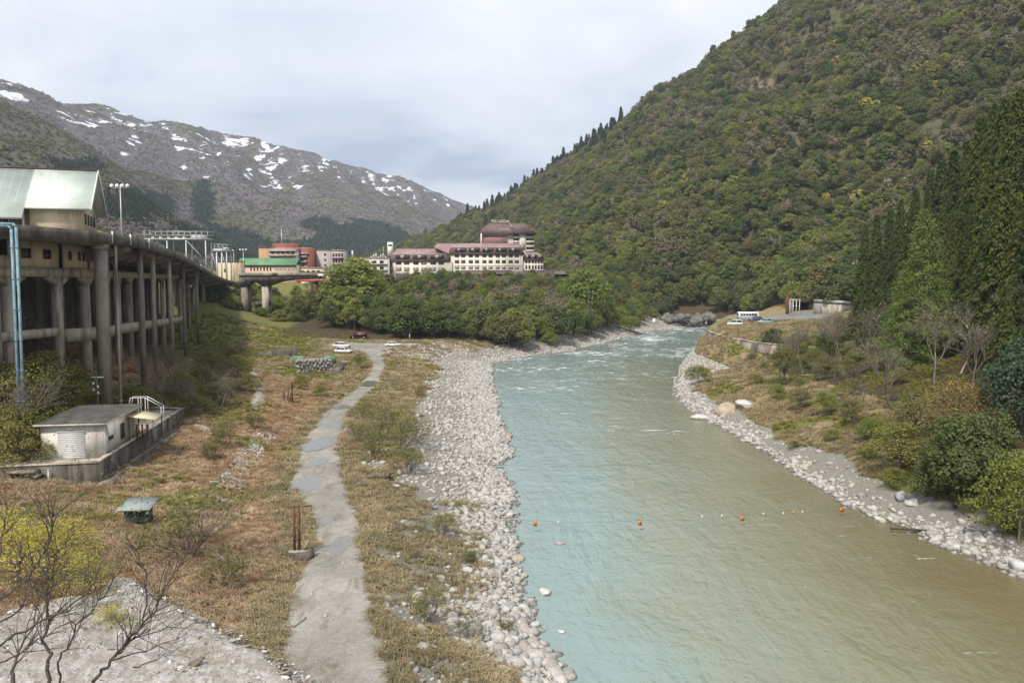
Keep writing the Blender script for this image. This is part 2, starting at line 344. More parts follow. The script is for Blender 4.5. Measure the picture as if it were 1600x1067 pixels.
def brk_mask(m):        # break a soft zone edge with noise
    a = t.math('ADD', m, t.math('MULTIPLY', t.math('SUBTRACT', n2, .5), .9)); return t.ramp(a, [(.38, (0, 0, 0)), (.62, (1, 1, 1))])
col = t.mix(brk_mask(s1.outputs[2]), straw, brn)
col = t.mix(brk_mask(s1.outputs[1]), col, grn)
sb = t.n('ShaderNodeSeparateColor'); t.l(zb_.outputs['Color'], sb.inputs[0])
col = t.mix(brk_mask(sb.outputs[0]), col, ear)
col = t.mix(brk_mask(s1.outputs[0]), col, grv)
col = t.mix(sb.outputs[1], col, (.07, .06, .045))        # silt below the water line
h = t.math('ADD', n3, t.math('MULTIPLY', n2, 2.))
t.bsdf(col, .95, 0, .1, t.bump(h, .9, .12)); SOIL = t.m
wet = sm(.12, -.15, gz)
me = mesh_np('ground', np.c_[gx, gy, gz], grid_faces(len(xs), len(ys)), [SOIL], True, vattr={'za': np.c_[zg, zgr, zbr], 'zb': np.c_[ze, wet, wet]})
tag(link('ground', me), 'river bank ground of dry grass, earth and gravel', kind='structure')

# plateau behind the hotel and far valley floor (one sheet up to the hills)
def plane_grid(x0, x1, y0, y1, n, fz):
    a, b = np.meshgrid(np.linspace(x0, x1, n), np.linspace(y0, y1, n)); a, b = a.ravel(), b.ravel(); return np.c_[a, b, fz(a, b)], grid_faces(n, n)
M_PLAT = surf('plateau_soil', (.10, .10, .05), (.2, .18, .11), .05, .95, bump=0, fine=.6)
v, f = plane_grid(-900, 300, 466, 1900, 60, lambda a, b: 20.6 + fbm(a, b, 60, 3, 4) * .8 + np.maximum(b - 900, 0) * .01)
tag(link('valley_floor', mesh_np('valley_floor', v, f, [M_PLAT], True)), kind='structure')

# ---- hills from control points (thin plate spline)
class TPS:
    def __init__(s, pts):
        p = np.array(pts, float); s.c = p[:, :2] / 1000.; n = len(p)
        K = s.k(np.linalg.norm(s.c[:, None] - s.c[None], axis=2)); Q = np.c_[np.ones(n), s.c]
        Mx = np.zeros((n + 3, n + 3)); Mx[:n, :n] = K + np.eye(n) * 1e-6; Mx[:n, n:] = Q; Mx[n:, :n] = Q.T
        s.w = np.linalg.solve(Mx, np.r_[p[:, 2], 0, 0, 0])
    def k(s, r): return np.where(r > 1e-9, r * r * np.log(np.maximum(r, 1e-9)), 0)
    def __call__(s, x, y):
        q = np.c_[np.ravel(x), np.ravel(y)] / 1000.; out = np.empty(len(q))
        for a in range(0, len(q), 20000):
            b = q[a:a + 20000]
            out[a:a + 20000] = s.k(np.linalg.norm(b[:, None] - s.c[None], axis=2)) @ s.w[:-3] + s.w[-3] + b @ s.w[-2:]
        return out
RIDGE = [(1330, -75, 820), (1250, 0, 850), (1150, 80, 880), (1060, 130, 920), (960, 205, 960), (880, 265, 1000), (830, 295, 1030), (780, 325, 1070), (740, 352, 1100), (695, 378, 1150)]
rp_ = []
for u, v_, d in RIDGE:
    a = A(u, v_ + 13, d); rp_ += [(a.x, a.y, a.z), (a.x + 20, a.y + 130, a.z - 45), (a.x + 40, a.y + 320, a.z - 120)]
RM = TPS(rp_ + [(160, 40, 60), (160, 100, 58), (160, 160, 52), (160, 220, 42), (160, 290, 33), (160, 330, 29), (160, 380, 30), (160, 425, 38), (120, 425, 17), (90, 440, 22), (62, 470, 28), (30, 520, 26), (-10, 640, 24), (-60, 760, 22), (-130, 900, 22), (-250, 1150, 24),
                (280, 60, 140), (280, 160, 130), (270, 300, 108), (240, 420, 95), (400, 60, 260), (420, 220, 285), (430, 400, 300), (420, 600, 330), (560, 100, 370), (600, 400, 440), (620, 700, 480), (560, 950, 420), (160, 560, 112), (230, 600, 165), (100, 700, 110), (20, 850, 80)])
def RMZ(x, y):
    z = RM(x, y); r = 1 - np.abs(fbm(x * .8 + y * .35, y * .5 - x * .3, 95, 3, 71)) * 2
    a = sm(25, 120, z); return z + (r - .3) * 13 * a + fbm(x, y, 28, 3, 77) * 3.0 * a
# ---- left snow-flecked mountain
LR = [(-120, 100, 2050), (0, 140, 2200), (60, 163, 2400), (120, 184, 2600), (260, 202, 2800), (330, 210, 2900), (400, 224, 3000), (470, 238, 3100), (540, 258, 3200), (600, 273, 3300), (650, 291, 3400), (700, 306, 3500), (752, 324, 3600), (850, 375, 3800), (1000, 420, 4000)]
lp = []
for u, v_, d in LR:
    a = A(u, v_ + 17 - u * .008, d); lp += [(a.x, a.y, a.z), (a.x * 1.16, a.y * 1.16, a.z - 110)]
for u, v_, d in [(-60, 165, 800), (0, 205, 900), (120, 262, 1000), (250, 340, 1100), (330, 375, 1150), (400, 405, 1200)]:
    a = A(u, v_, d); lp += [(a.x, a.y, a.z), (a.x, a.y + 160, a.z - 14)]
LM = TPS(lp + [(-262, 60, 60), (-262, 200, 60), (-262, 330, 60), (-262, 460, 58), (-262, 620, 45), (-270, 800, 30), (-260, 1000, 24), (-180, 1200, 24), (-60, 1500, 26), (120, 1900, 30), (500, 2500, 40), (-420, 300, 120), (-430, 600, 135), (-300, 1450, 60), (-150, 1800, 80), (100, 2300, 90), (-520, 1500, 130), (-300, 2100, 150), (-750, 1900, 270), (-500, 2500, 260), (-950, 2300, 400), (-250, 2800, 240), (-600, 100, 190), (-1400, 1200, 480), (-1000, 700, 330)])
def LMZ(x, y):
    z = LM(x, y); r = 1 - np.abs(fbm(x + y * .25, y * .55, 330, 4, 91)) * 2.2
    a = sm(30, 200, z); return z + (r - .3) * 42 * a + fbm(x, y, 70, 3, 97) * 10 * a
t = NT('forest_floor'); co = t.coord('World'); n1 = t.noise(co, .03, 5, .6); n2 = t.noise(co, .25, 5, .65)
col = t.mix(t.ramp(n1, [(.4, (0, 0, 0)), (.6, (1, 1, 1))]), t.ramp(n2, [(.3, (.06, .058, .035)), (.7, (.13, .118, .07))]), t.ramp(n2, [(.3, (.05, .055, .025)), (.7, (.12, .12, .05))]))
sc_ = t.attr('scar'); col = t.mix(sc_.outputs['Fac'], col, t.ramp(n2, [(.3, (.13, .10, .065)), (.7, (.27, .2, .135))]))
t.bsdf(col, .95, 0, .1, t.bump(n2, .6, 1.)); FLOOR = t.m
xs2 = np.concatenate([np.arange(-260, 60, 10.), np.arange(60, 420, 5.), np.arange(420, 700, 14.)]); ys2 = np.concatenate([np.arange(10, 420, 7.), np.arange(420, 1000, 6.), np.arange(1000, 1500, 14.)])
a, b = np.meshgrid(xs2, ys2); a, b = a.ravel(), b.ravel(); z = RMZ(a, b)
inn = (a < 157) & (b < 466); z = np.where(inn, np.minimum(z, TZ(np.clip(a, -260, 160), np.clip(b, 10, 470)) - 4), z)
# bare scars on the slope: landslip below the ridge and a red cut by the river
u_, v_ = pix(np.c_[a, b, z])
SC = [(1188, 138, 26, 17), (1090, 462, 18, 14), (1045, 245, 24, 8), (1232, 352, 16, 7), (985, 235, 18, 6)]
scar = np.zeros(len(a))
for (su, sv_, ru, rv) in SC:
    k = ((u_ - su) / ru) ** 2 + ((v_ - sv_) / rv) ** 2; scar = np.maximum(scar, sm(1.3, .5, k + fbm(a, b, 16, 4, 8) * 1.1))
me = mesh_np('hillside', np.c_[a, b, z], grid_faces(len(xs2), len(ys2)), [FLOOR], True, vattr={'scar': scar})
tag(link('hillside', me), kind='structure')
def scar_at(x, y, z):
    u, v = pix(np.c_[x, y, z]); s = np.zeros(len(x))
    for (su, sv_, ru, rv) in SC:
        k = ((u - su) / ru) ** 2 + ((v - sv_) / rv) ** 2; s = np.maximum(s, sm(1.3, .5, k + fbm(x, y, 16, 4, 8) * 1.1))
    return s

# snow-flecked mountain on the left
xs3 = np.concatenate([np.arange(-2300, -1500, 40.), np.arange(-1500, 300, 14.), np.arange(300, 1500, 50.)])
ys3 = np.concatenate([np.arange(40, 1400, 22.), np.arange(1400, 3900, 16.), np.arange(3900, 4600, 60.)])
a, b = np.meshgrid(xs3, ys3); a, b = a.ravel(), b.ravel(); z = LMZ(a, b)
inn = (a > -255) & (b < 1500); z = np.where(inn, np.minimum(z, 16), z)
LXY = (a, b, z)
nz = fbm(a * 1.0, b * .45, 46, 5, 111) + .5 * fbm(a + b * .3, b * .3, 130, 3, 115)
gy_, gx_ = np.gradient(z.reshape(len(ys3), len(xs3)))
lap = np.zeros((len(ys3), len(xs3))); zz_ = z.reshape(len(ys3), len(xs3)); lap[1:-1, 1:-1] = zz_[1:-1, 2:] + zz_[1:-1, :-2] - 2 * zz_[1:-1, 1:-1]
gul = np.clip(lap.ravel() / 3.5, -1, 1)
snow = np.clip(.5 + nz * .55 + gul * .45 + sm(220, 470, z) * .35 - .30, 0, 1) * sm(170, 300, z) * (b > 1500)
uu_, vv_ = pix(np.c_[a, b, z])
dark = np.zeros(len(a)); wob_ = fbm(a, b, 120, 4, 121) * .55
for (du, dv, ru, rv) in [(560, 372, 75, 26), (640, 385, 60, 16), (318, 318, 18, 34), (470, 395, 110, 20), (330, 378, 90, 24), (215, 322, 60, 26), (720, 395, 60, 14), (120, 262, 50, 14), (500, 350, 30, 12)]:
    dark = np.maximum(dark, sm(1.25, .85, ((uu_ - du) / ru) ** 2 + ((vv_ - dv) / rv) ** 2 + wob_))
green = sm(.05, .4, fbm(a, b, 210, 4, 131) - gul * .35)
t = NT('bare_mountain'); co = t.coord('World'); n1 = t.noise(co, .012, 6, .65); n2 = t.noise(co, .07, 5, .75)
at = t.attr('zm'); s1 = t.n('ShaderNodeSeparateColor'); t.l(at.outputs['Color'], s1.inputs[0])
col = t.ramp(n2, [(.32, (.085, .075, .078)), (.68, (.19, .165, .16))])
col = t.mix(t.math('MULTIPLY', s1.outputs[2], .75), col, t.ramp(n2, [(.3, (.06, .065, .03)), (.7, (.15, .15, .065))]))
def brkm(m, k=.7):
    return t.ramp(t.math('ADD', m, t.math('MULTIPLY', t.math('SUBTRACT', n2, .5), k)), [(.42, (0, 0, 0)), (.58, (1, 1, 1))])
col = t.mix(brkm(s1.outputs[1], .4), col, t.ramp(n2, [(.3, (.012, .022, .018)), (.7, (.035, .05, .035))]))
ns = t.noise(t.coord('World', (1., .35, .5)), .055, 5, .72, .3); sf = t.math('ADD', s1.outputs[0], t.math('MULTIPLY', t.math('SUBTRACT', ns, .5), 1.9)); col = t.mix(t.ramp(sf, [(.76, (0, 0, 0)), (.83, (1, 1, 1))]), col, (.82, .84, .88))
t.bsdf(col, .95, 0, .05, t.bump(n2, 1., 5.)); BARE = t.m
me = mesh_np('mountain', np.c_[a, b, z], grid_faces(len(xs3), len(ys3)), [BARE], True, vattr={'zm': np.c_[snow, dark, green]})
tag(link('mountain', me), kind='structure')
M_SNOW_DARK = (snow, dark, green)

# ---- river
t = NT('river_water'); co = t.coord('World'); s1 = t.n('ShaderNodeSeparateXYZ'); t.l(co, s1.inputs[0])
nw = t.noise(co, .05, 4, .6); nw2 = t.noise(co, .35, 4, .6)
# silt plume: the clear glacier-blue stream keeps to the left bank, the muddy one to the right
xb = t.math('ADD', s1.outputs[0], t.math('ADD', t.math('MULTIPLY', t.math('SUBTRACT', nw, .5), 16.), t.math('MULTIPLY', t.math('SUBTRACT', nw2, .5), 3.)))
yy = s1.outputs[1]
far = t.n('ShaderNodeMapRange'); far.inputs[1].default_value = 60; far.inputs[2].default_value = 300; t.l(yy, far.inputs[0])
near_ = t.n('ShaderNodeMapRange'); near_.inputs[1].default_value = 95; near_.inputs[2].default_value = 45; t.l(yy, near_.inputs[0])
xb2 = t.math('SUBTRACT', xb, t.math('MULTIPLY', far.outputs[0], 16.))
colr = t.n('ShaderNodeMapRange'); colr.inputs[1].default_value = 0; colr.inputs[2].default_value = 40; t.l(xb2, colr.inputs[0])
ca = t.ramp(colr.outputs[0], [(0., (.21, .28, .263)), (.15, (.215, .29, .267)), (.29, (.225, .248, .19)), (.62, (.185, .18, .108)), (.82, (.145, .125, .062)), (1., (.14, .108, .05))])
cfar = t.ramp(nw2, [(.3, (.13, .19, .175)), (.7, (.21, .26, .225))])
col = t.mix(t.ramp(far.outputs[0], [(.3, (0, 0, 0)), (.95, (1, 1, 1))]), ca, cfar)
# foam on the riffles upstream, stretched across the flow
co2 = t.coord('World', (.35, .9, 1)); fo = t.noise(co2, .9, 6, .7, .6); fo2 = t.noise(co, .045, 3, .5)
fr = t.n('ShaderNodeMapRange'); fr.inputs[1].default_value = 90; fr.inputs[2].default_value = 250; t.l(yy, fr.inputs[0])
fm = t.math('ADD', fo, t.math('ADD', t.math('MULTIPLY', fr.outputs[0], .13), t.math('MULTIPLY', t.math('SUBTRACT', fo2, .5), .45)))
ff = t.ramp(fm, [(.69, (0, 0, 0)), (.77, (1, 1, 1))])
col = t.mix(ff, col, (.72, .75, .76))
cw = t.coord('World', (1.1, .75, 1)); w1 = t.noise(cw, .9, 4, .62, .5); w2 = t.noise(cw, 3.2, 3, .6, .3)
w3 = t.noise(t.coord('World', (1., .28, 1)), .22, 4, .6, 1.2); hw = t.math('ADD', t.math('ADD', w1, t.math('MULTIPLY', w2, .35)), t.math('MULTIPLY', w3, 2.2))
p = t.bsdf(col, .12, 0, .5, t.bump(hw, .42, .35)); p.inputs['IOR'].default_value = 1.33
t.l(t.ramp(ff, [(0, (.1, .1, .1)), (1, (.8, .8, .8))]), p.inputs['Roughness']); WATER = t.m
wy = [14.]
while wy[-1] < 424: wy.append(wy[-1] + max(.35, wy[-1] * .005))
wx = np.arange(-14, 126, .55); a, b = np.meshgrid(wx, np.array(wy)); a, b = a.ravel(), b.ravel()
rap = sm(110, 260, b); z = fbm(a * .8, b, 2.2, 3, 201) * (.035 + .17 * rap) + fbm(a * .6, b, 5.5, 2, 205) * (.03 + .12 * rap)
bz = TZ(a, b); keep = (bz < .9).reshape(len(wy), len(wx)); fc = grid_faces(len(wx), len(wy)); k = keep.ravel()[fc].any(1)
fc = fc[k]; used = np.unique(fc); mp = np.zeros(len(a), int); mp[used] = np.arange(len(used))
me = mesh_np('river', np.c_[a, b, z][used], mp[fc], [WATER], True); tag(link('river', me), kind='structure')

# ---- gravel track along the bank
cen = []
for y in np.arange(30, 232, .5):
    b = brk([y])[0]; cen.append((b[6, 0], b[7, 0], y))
cen = [((l + r) / 2, (r - l) / 2, y) for l, r, y in cen if True]
vs = []; nacross = 13
for (c_, hw_, y) in cen:
    hw_ = min(hw_, 3.2 if y < 205 else 12)
    for k in range(nacross):
        s_ = -1 + 2 * k / (nacross - 1); e_ = s_ * (hw_ + .45 * float(fbm(y, 3. if s_ < 0 else 9., 1.7, 4, 14)) + .35 * float(fbm(y, 30. if s_ < 0 else 60., 7., 2, 15)))
        vs.append((c_ + e_, y, 0))
vs = np.array(vs); vs[:, 2] = TZ(vs[:, 0], vs[:, 1]) + .05 - .06 * (np.abs(np.tile(np.linspace(-1, 1, nacross), len(cen))) > .98)
t = NT('gravel_track'); co = t.coord('World'); n1 = t.noise(co, .35, 5, .6); n2 = t.noise(co, 3., 5, .7); n3 = t.noise(co, 14., 3, .6)
col = t.mix(.5, t.ramp(n1, [(.35, (.24, .232, .21)), (.65, (.36, .35, .325))]), t.ramp(n2, [(.3, (.17, .155, .125)), (.7, (.37, .35, .31))]))
col = t.mix(t.ramp(n3, [(.62, (0, 0, 0)), (.72, (1, 1, 1))]), col, (.5, .47, .42)); n5 = t.noise(t.coord('World', (1, .3, 1)), .9, 5, .65, .5); col = t.mix(t.ramp(n5, [(.5, (0, 0, 0)), (.68, (.8, .8, .8))]), col, (.16, .135, .10)); n6 = t.noise(co, .12, 3); col = t.mix(1., col, t.ramp(n6, [(.35, (.78, .77, .74)), (.65, (1.12, 1.11, 1.1))]), 'MULTIPLY')
t.bsdf(col, .9, 0, .2, t.bump(t.math('ADD', n3, n2), .5, .06)); TRACK = t.m
tag(link('track', mesh_np('track', vs, grid_faces(nacross, len(cen)), [TRACK], True)), kind='structure')
# puddles: shallow water lying in the ruts
t = NT('puddle_water'); co = t.coord('World'); n1 = t.noise(co, 3., 3)
p = t.bsdf((.17, .16, .14), .1, 0, .4, t.bump(t.noise(co, 9., 2), .03, .02)); PUD = t.m
PUDDLES = [(530, 853, 15, 16), (490, 695, 22, 9), (478, 757, 26, 12), (520, 664, 14, 4), (535, 637, 13, 3.2), (578, 600, 13, 4.2), (502, 664, 8, 2.4), (510, 883, 7, 4), (498, 722, 14, 5), (605, 592, 14, 2), (508, 815, 10, 6), (560, 568, 6, 2)]
for i, (u, v_, ru, rv) in enumerate(PUDDLES):
    c0 = P(u, v_, 2.5); a0 = P(u + ru, v_, 2.5); b0 = P(u, v_ - rv, 2.5); rx, ry = abs(a0.x - c0.x), abs(b0.y - c0.y)
    zt = tz(c0.x, c0.y); c0 = A(u, v_, (CAM_H - zt) / (CAM_H - 2.5) * c0.y); ring = []
    for k in range(72):
        an = 6.28319 * k / 72; w = 1 + .30 * float(fbm(math.cos(an) * 1.3 + i * 7, math.sin(an) * 1.3, 1., 3, 3)) + .10 * float(fbm(math.cos(an) * 5 + i * 3, math.sin(an) * 5, 1., 2, 8))
        ring.append((c0.x + rx * w * math.cos(an), c0.y + ry * w * math.sin(an)))
    q = np.array(ring + [(c0.x, c0.y)]); zc = np.max(TZ(q[:, 0], q[:, 1])) + .056
    me = mesh_np('puddle', np.c_[q, np.full(73, zc)], [[k, (k + 1) % 72, 72] for k in range(72)], [PUD])
    tag(link('puddle', me), kind='structure')
# ================================================================ plants: prototypes
def leaf_mat(name, stops, trans=.35, rough=.6, var=.5, alt=None, asc=.16):
    """stops: colours between which single plants differ; 'lv' is a per-leaf shade, noise varies it in clumps"""
    t = NT(name); oi = t.n('ShaderNodeObjectInfo'); lv = t.attr('lv'); co = t.coord('World')
    col = t.ramp(oi.outputs['Random'], [(i / max(1, len(stops) - 1), c) for i, c in enumerate(stops)])
    if alt is not None: col = t.mix(t.ramp(t.noise(co, asc, 4, .65), [(.42, (0, 0, 0)), (.62, (.85, .85, .85))]), col, alt)
    nz = t.noise(co, .8, 2); k = t.math('ADD', t.math('MULTIPLY', lv.outputs['Fac'], var), t.math('MULTIPLY', nz, .5))
    col = t.mix(1., col, t.ramp(k, [(0., (.5, .5, .5)), (1., (1.6, 1.55, 1.45))]), 'MULTIPLY')
    d = t.n('ShaderNodeBsdfDiffuse'); tr = t.n('ShaderNodeBsdfTranslucent'); m = t.n('ShaderNodeMixShader'); m.inputs[0].default_value = trans
    t.l(col, d.inputs[0]); t.l(t.mix(.5, col, t.mix(1., col, (1.2, 1.25, .5), 'MULTIPLY')), tr.inputs[0])
    t.l(d.outputs[0], m.inputs[1]); t.l(tr.outputs[0], m.inputs[2]); t.l(m.outputs[0], t.out.inputs[0]); return t.m
LM_EVER = leaf_mat('evergreen_leaves', [(.105, .14, .06), (.145, .18, .07), (.12, .155, .075), (.175, .20, .085)], .45, var=.35)
LM_FRESH = leaf_mat('fresh_leaves', [(.20, .25, .075), (.26, .29, .09), (.18, .24, .075), (.29, .29, .10)], .45, var=.35)
LM_OLIVE = leaf_mat('olive_leaves', [(.19, .195, .09), (.225, .22, .105), (.18, .195, .09), (.245, .225, .11)], .45, var=.35)
LM_YEL = leaf_mat('yellow_leaves', [(.36, .33, .08), (.32, .30, .09), (.28, .29, .09)])
LM_BUD = leaf_mat('grey_buds', [(.235, .215, .155), (.205, .19, .145), (.255, .235, .165), (.215, .19, .14)], .2)
LM_WHITE = leaf_mat('white_blossom', [(.55, .50, .45), (.6, .55, .48)], .3)
LM_CEDAR = leaf_mat('cedar_needles', [(.055, .078, .032), (.075, .095, .034), (.05, .075, .034), (.09, .105, .034)], .2)
LM_LARCH = leaf_mat('larch_needles', [(.155, .215, .07), (.175, .225, .075)], .35)
LM_DARKC = leaf_mat('far_conifer', [(.04, .065, .042), (.06, .085, .05)], .15)
LM_RUST = leaf_mat('rusty_leaves', [(.25, .175, .085), (.22, .175, .08)], .3)
LM_SHRUB = leaf_mat('shrub_leaves', [(.19, .19, .06), (.16, .18, .05), (.22, .20, .08)], .3)
LM_DRY = leaf_mat('dry_grass', [(.40, .33, .22), (.33, .27, .17), (.45, .38, .27), (.29, .255, .15), (.38, .29, .19)], .25, alt=(.23, .205, .125))
LM_DRYR = leaf_mat('dry_fern', [(.43, .31, .215), (.50, .39, .275), (.36, .255, .175), (.54, .44, .32), (.30, .24, .16)], .25, alt=(.27, .19, .125), asc=.3)
LM_GRASS = leaf_mat('green_grass', [(.21, .215, .06), (.26, .24, .075), (.17, .195, .05)], .3)
BARK = surf('bark', (.085, .07, .055), (.17, .145, .115), 3., .95, bump=.4, co='Object')
BARK_D = surf('dark_bark', (.045, .035, .028), (.10, .08, .062), 4., .9, bump=.4, co='Object')
TWIG = surf('grey_twigs', (.13, .11, .09), (.24, .205, .165), 1., .9, bump=0, co='Object')
TWIG_W = surf('pale_twigs', (.26, .235, .2), (.40, .37, .32), 1., .9, bump=0, co='Object')

def unit(v): return v / np.maximum(np.linalg.norm(v, axis=1, keepdims=True), 1e-6)
def cards(c, size, r, upb=.5, asp=1.5, nrm=None, along=None):
    """one small leaf-spray quad for each centre, facing mostly up and out"""
    n = len(c); d = r.normal(size=(n, 3)) if nrm is None else nrm + r.normal(size=(n, 3)) * .6
    d[:, 2] += upb; d = unit(d)
    a = unit(np.cross(d, r.normal(size=(n, 3)))) if along is None else unit(along + r.normal(size=(n, 3)) * .35); b = np.cross(d, a); s = (size * r.uniform(.55, 1.35, n))[:, None]
    a = a * s * asp / 2; b = b * s / 2; k = r.uniform(-.25, .25, (n, 1)) * s
    v = np.stack([c - a * .9 - b * .25, c + b * .9 - a * .2 + d * k, c + a * 1.1 + b * .2, c - b * .95 + a * .15], 1).reshape(-1, 3)
    return v, np.arange(n * 4).reshape(-1, 4), r.random(n)
def segs_mesh(segs, n=4):
    """tapered prisms for a list of (p0, p1, r0, r1)"""
    s = np.array([np.r_[a, b, c, d] for a, b, c, d in segs]); p0, p1 = s[:, :3], s[:, 3:6]; d = unit(p1 - p0)
    ref = np.where(np.abs(d[:, 2:3]) < .9, np.array([[0, 0, 1.]]), np.array([[1., 0, 0]])); a = unit(np.cross(d, ref)); b = np.cross(d, a)
    rings = []
    for p, rr in ((p0, s[:, 6]), (p1, s[:, 7])):
        for k in range(n):
            an = 6.28319 * k / n; rings.append(p + (a * math.cos(an) + b * math.sin(an)) * rr[:, None])
    v = np.stack(rings, 1).reshape(-1, 3); base = (np.arange(len(s)) * 2 * n)[:, None]
    f = np.concatenate([base + np.array([[k, (k + 1) % n, n + (k + 1) % n, n + k]]) for k in range(n)], 0)
    return v, f
def grow(r, p, d, length, rad, depth, out, nb=3, spread=.55, up=.12, seg=3, taper=.62, wig=.16, tips=None):
    p = np.array(p, float); d = np.array(d, float) / np.linalg.norm(d); stl = length / seg; r0 = rad
    for k in range(seg):
        d = d + r.normal(size=3) * wig + np.array([0, 0, up]); d /= np.linalg.norm(d)
        q = p + d * stl; r1 = rad * (1 - (k + 1) / seg * (1 - taper)); out.append((p.copy(), q.copy(), r0, r1)); p = q; r0 = r1
        if depth > 0 and k >= (0 if seg < 3 else 1):
            for _ in range(max(1, nb - 1) if k < seg - 1 else nb):
                s_ = r.normal(size=3); s_ -= d * s_.dot(d); s_ /= np.linalg.norm(s_) + 1e-6
                nd = d + s_ * spread * r.uniform(.6, 1.5); grow(r, p, nd, length * r.uniform(.5, .8), r1 * r.uniform(.5, .75), depth - 1, out, nb, spread, up, seg, taper, wig, tips)
    if depth == 0 and tips is not None: tips.append(p.copy())
def combine(parts, name):
    """parts: list of (v, f(4), lv or None, material) -> one mesh with material slots"""
    V = []; F = []; M = []; LV = []; mats = []; b = 0
    for v, f, lv, m in parts:
        if m not in mats: mats.append(m)
        V.append(v); F.append(f + b); M.append(np.full(len(f), mats.index(m))); LV.append(lv if lv is not None else np.full(len(f), .5)); b += len(v)
    return mesh_np(name, np.concatenate(V), np.concatenate(F), mats, False, np.concatenate(M), {'lv': np.concatenate(LV)})
class Plant:      # keeps the two parts (trunk, crown) and, when asked, the joined mesh for mass scattering
    def __init__(s, trunk, crown): s.trunk, s.crown = trunk, crown; s._t = s._c = s._j = None
    def tm(s):
        if s._t is None and s.trunk: s._t = combine([s.trunk], 'trunk')
        return s._t
    def cm(s):
        if s._c is None and s.crown: s._c = combine([s.crown], 'crown')
        return s._c
    def proto(s):
        if s._j is None:
            s._j = bpy.data.objects.new('plant', combine([q for q in (s.trunk, s.crown) if q], 'plant'))
        return s._j
    def place(s, name, loc, rz, sc, label, cat, group=None, tilt=(0, 0)):
        o = bpy.data.objects.new(name, None); COL.objects.link(o); o.location = loc; o.rotation_euler = (tilt[0], tilt[1], rz); o.scale = sc
        tag(o, label, cat, group)
        for nm, me in (('trunk', s.tm()), ('crown', s.cm())):
            if me: c = bpy.data.objects.new(nm, me); COL.objects.link(c); c.parent = o
        return o
def broadleaf(seed, mat, h=10., w=9., lobes=14, leaves=60, size=.75, bark=BARK, bare=0., low=.25, upb=.6):
    r = np.random.default_rng(seed); segs = []; cs = []; ns = []
    top = h * .55; segs.append((np.array([0, 0, -.6]), np.array([0, 0, top * .5]), h * .022, h * .017)); p0 = np.array([r.normal() * .2, r.normal() * .2, top]); segs.append((np.array([0, 0, top * .5]), p0, h * .017, h * .01))
    for k in range(lobes):
        an = k * 2.399 + r.uniform(-.3, .3); t_ = (k + .5) / lobes; zz = h * (low + (1 - low) * (.15 + .75 * (1 - t_)) ** .8 * r.uniform(.8, 1.05)); rad = w / 2 * math.sqrt(t_) * r.uniform(.42, 1.0) * (1 if zz < h * .75 else .8)
        c = np.array([math.cos(an) * rad, math.sin(an) * rad, min(zz, h * .88)]); lr = w * r.uniform(.10, .235)
        segs.append((np.array([0, 0, h * r.uniform(.25, .5)]), c, h * .009, h * .003))
        n = int(leaves * (1 - bare)); d = unit(r.normal(size=(n, 3)) + np.array([0, 0, .35])); rr = lr * r.uniform(.55, 1.1, n) ** .5
        cs.append(c + d * rr[:, None] * np.array([1.1, 1.1, .8])); ns.append(d)
    v, f, lv = cards(np.concatenate(cs), size, r, upb, 1.4, np.concatenate(ns)); tv, tf = segs_mesh(segs, 5)
    return Plant((tv, tf, None, bark), (v, f, lv, mat))
def baretree(seed, h=9., mat=LM_BUD, bark=TWIG, depth=3, buds=2, size=.5, nb=3, spread=.6, stems=1, tw=1.):
    r = np.random.default_rng(seed); segs = []; tips = []
    for k in range(stems):
        d = np.array([r.normal() * .25, r.normal() * .25, 1.]) if stems == 1 else np.array([math.cos(k * 2.4) * .55, math.sin(k * 2.4) * .55, 1.]) * r.uniform(.8, 1.1)
        grow(r, (0, 0, -.3), d, h * .42 * (1 if stems == 1 else r.uniform(.7, 1.2)), h * .022 * tw / (1 if stems == 1 else 1.8), depth, segs, nb, spread, .1, 3, .6, .14, tips)
    tv, tf = segs_mesh(segs, 3); tips = np.array(tips)
    if buds and mat is not None:
        c = np.repeat(tips, buds, 0) + r.normal(size=(len(tips) * buds, 3)) * h * .035; v, f, lv = cards(c, size, r, .3, 1.8); return Plant((tv, tf, None, bark), (v, f, lv, mat))
    return Plant((tv, tf, None, bark), None)
def conifer(seed, mat, h=24., w=7., tips=260, per=22, size=.6, bark=BARK_D, pw=.8, low=.06, droop=.5):
    r = np.random.default_rng(seed); segs = [(np.array([0, 0, -1.]), np.array([0, 0, h * .95]), h * .016, .03)]; cs = []; ns = []
    for k in range(tips):
        t_ = low + (1 - low) * (k / tips) ** .85; R_ = w / 2 * (1 - t_) ** pw * r.uniform(.65, 1.08) + .15; an = k * 2.399 + r.normal() * .25
        tip = np.array([math.cos(an) * R_, math.sin(an) * R_, h * t_]); L_ = max(.5, R_ * .6)
        n = max(5, int(per * (.35 + 1.0 * (1 - t_)))); q = r.uniform(0, 1, n) ** .7; out_ = np.array([math.cos(an), math.sin(an), 0])
        pos = tip - out_ * (L_ * (1 - q))[:, None] + np.array([0, 0, 1]) * (-droop * q * L_ * .8 + .25 * L_)[:, None] + r.normal(size=(n, 3)) * np.array([.24, .24, .2]) * (w / 7.)
        cs.append(pos); ns.append(np.tile(out_ * .7 + np.array([0, 0, .5]), (n, 1)))
        if k % 3 == 0: segs.append((np.array([0, 0, h * t_ + .3]), tip, .06, .02))
    al = np.concatenate(ns) * np.array([1, 1, 0]) + np.array([0, 0, -droop]); v, f, lv = cards(np.concatenate(cs), size, r, .35, 2.4, np.concatenate(ns), al); tv, tf = segs_mesh(segs, 4)
    return Plant((tv, tf, None, bark), (v, f, lv, mat))
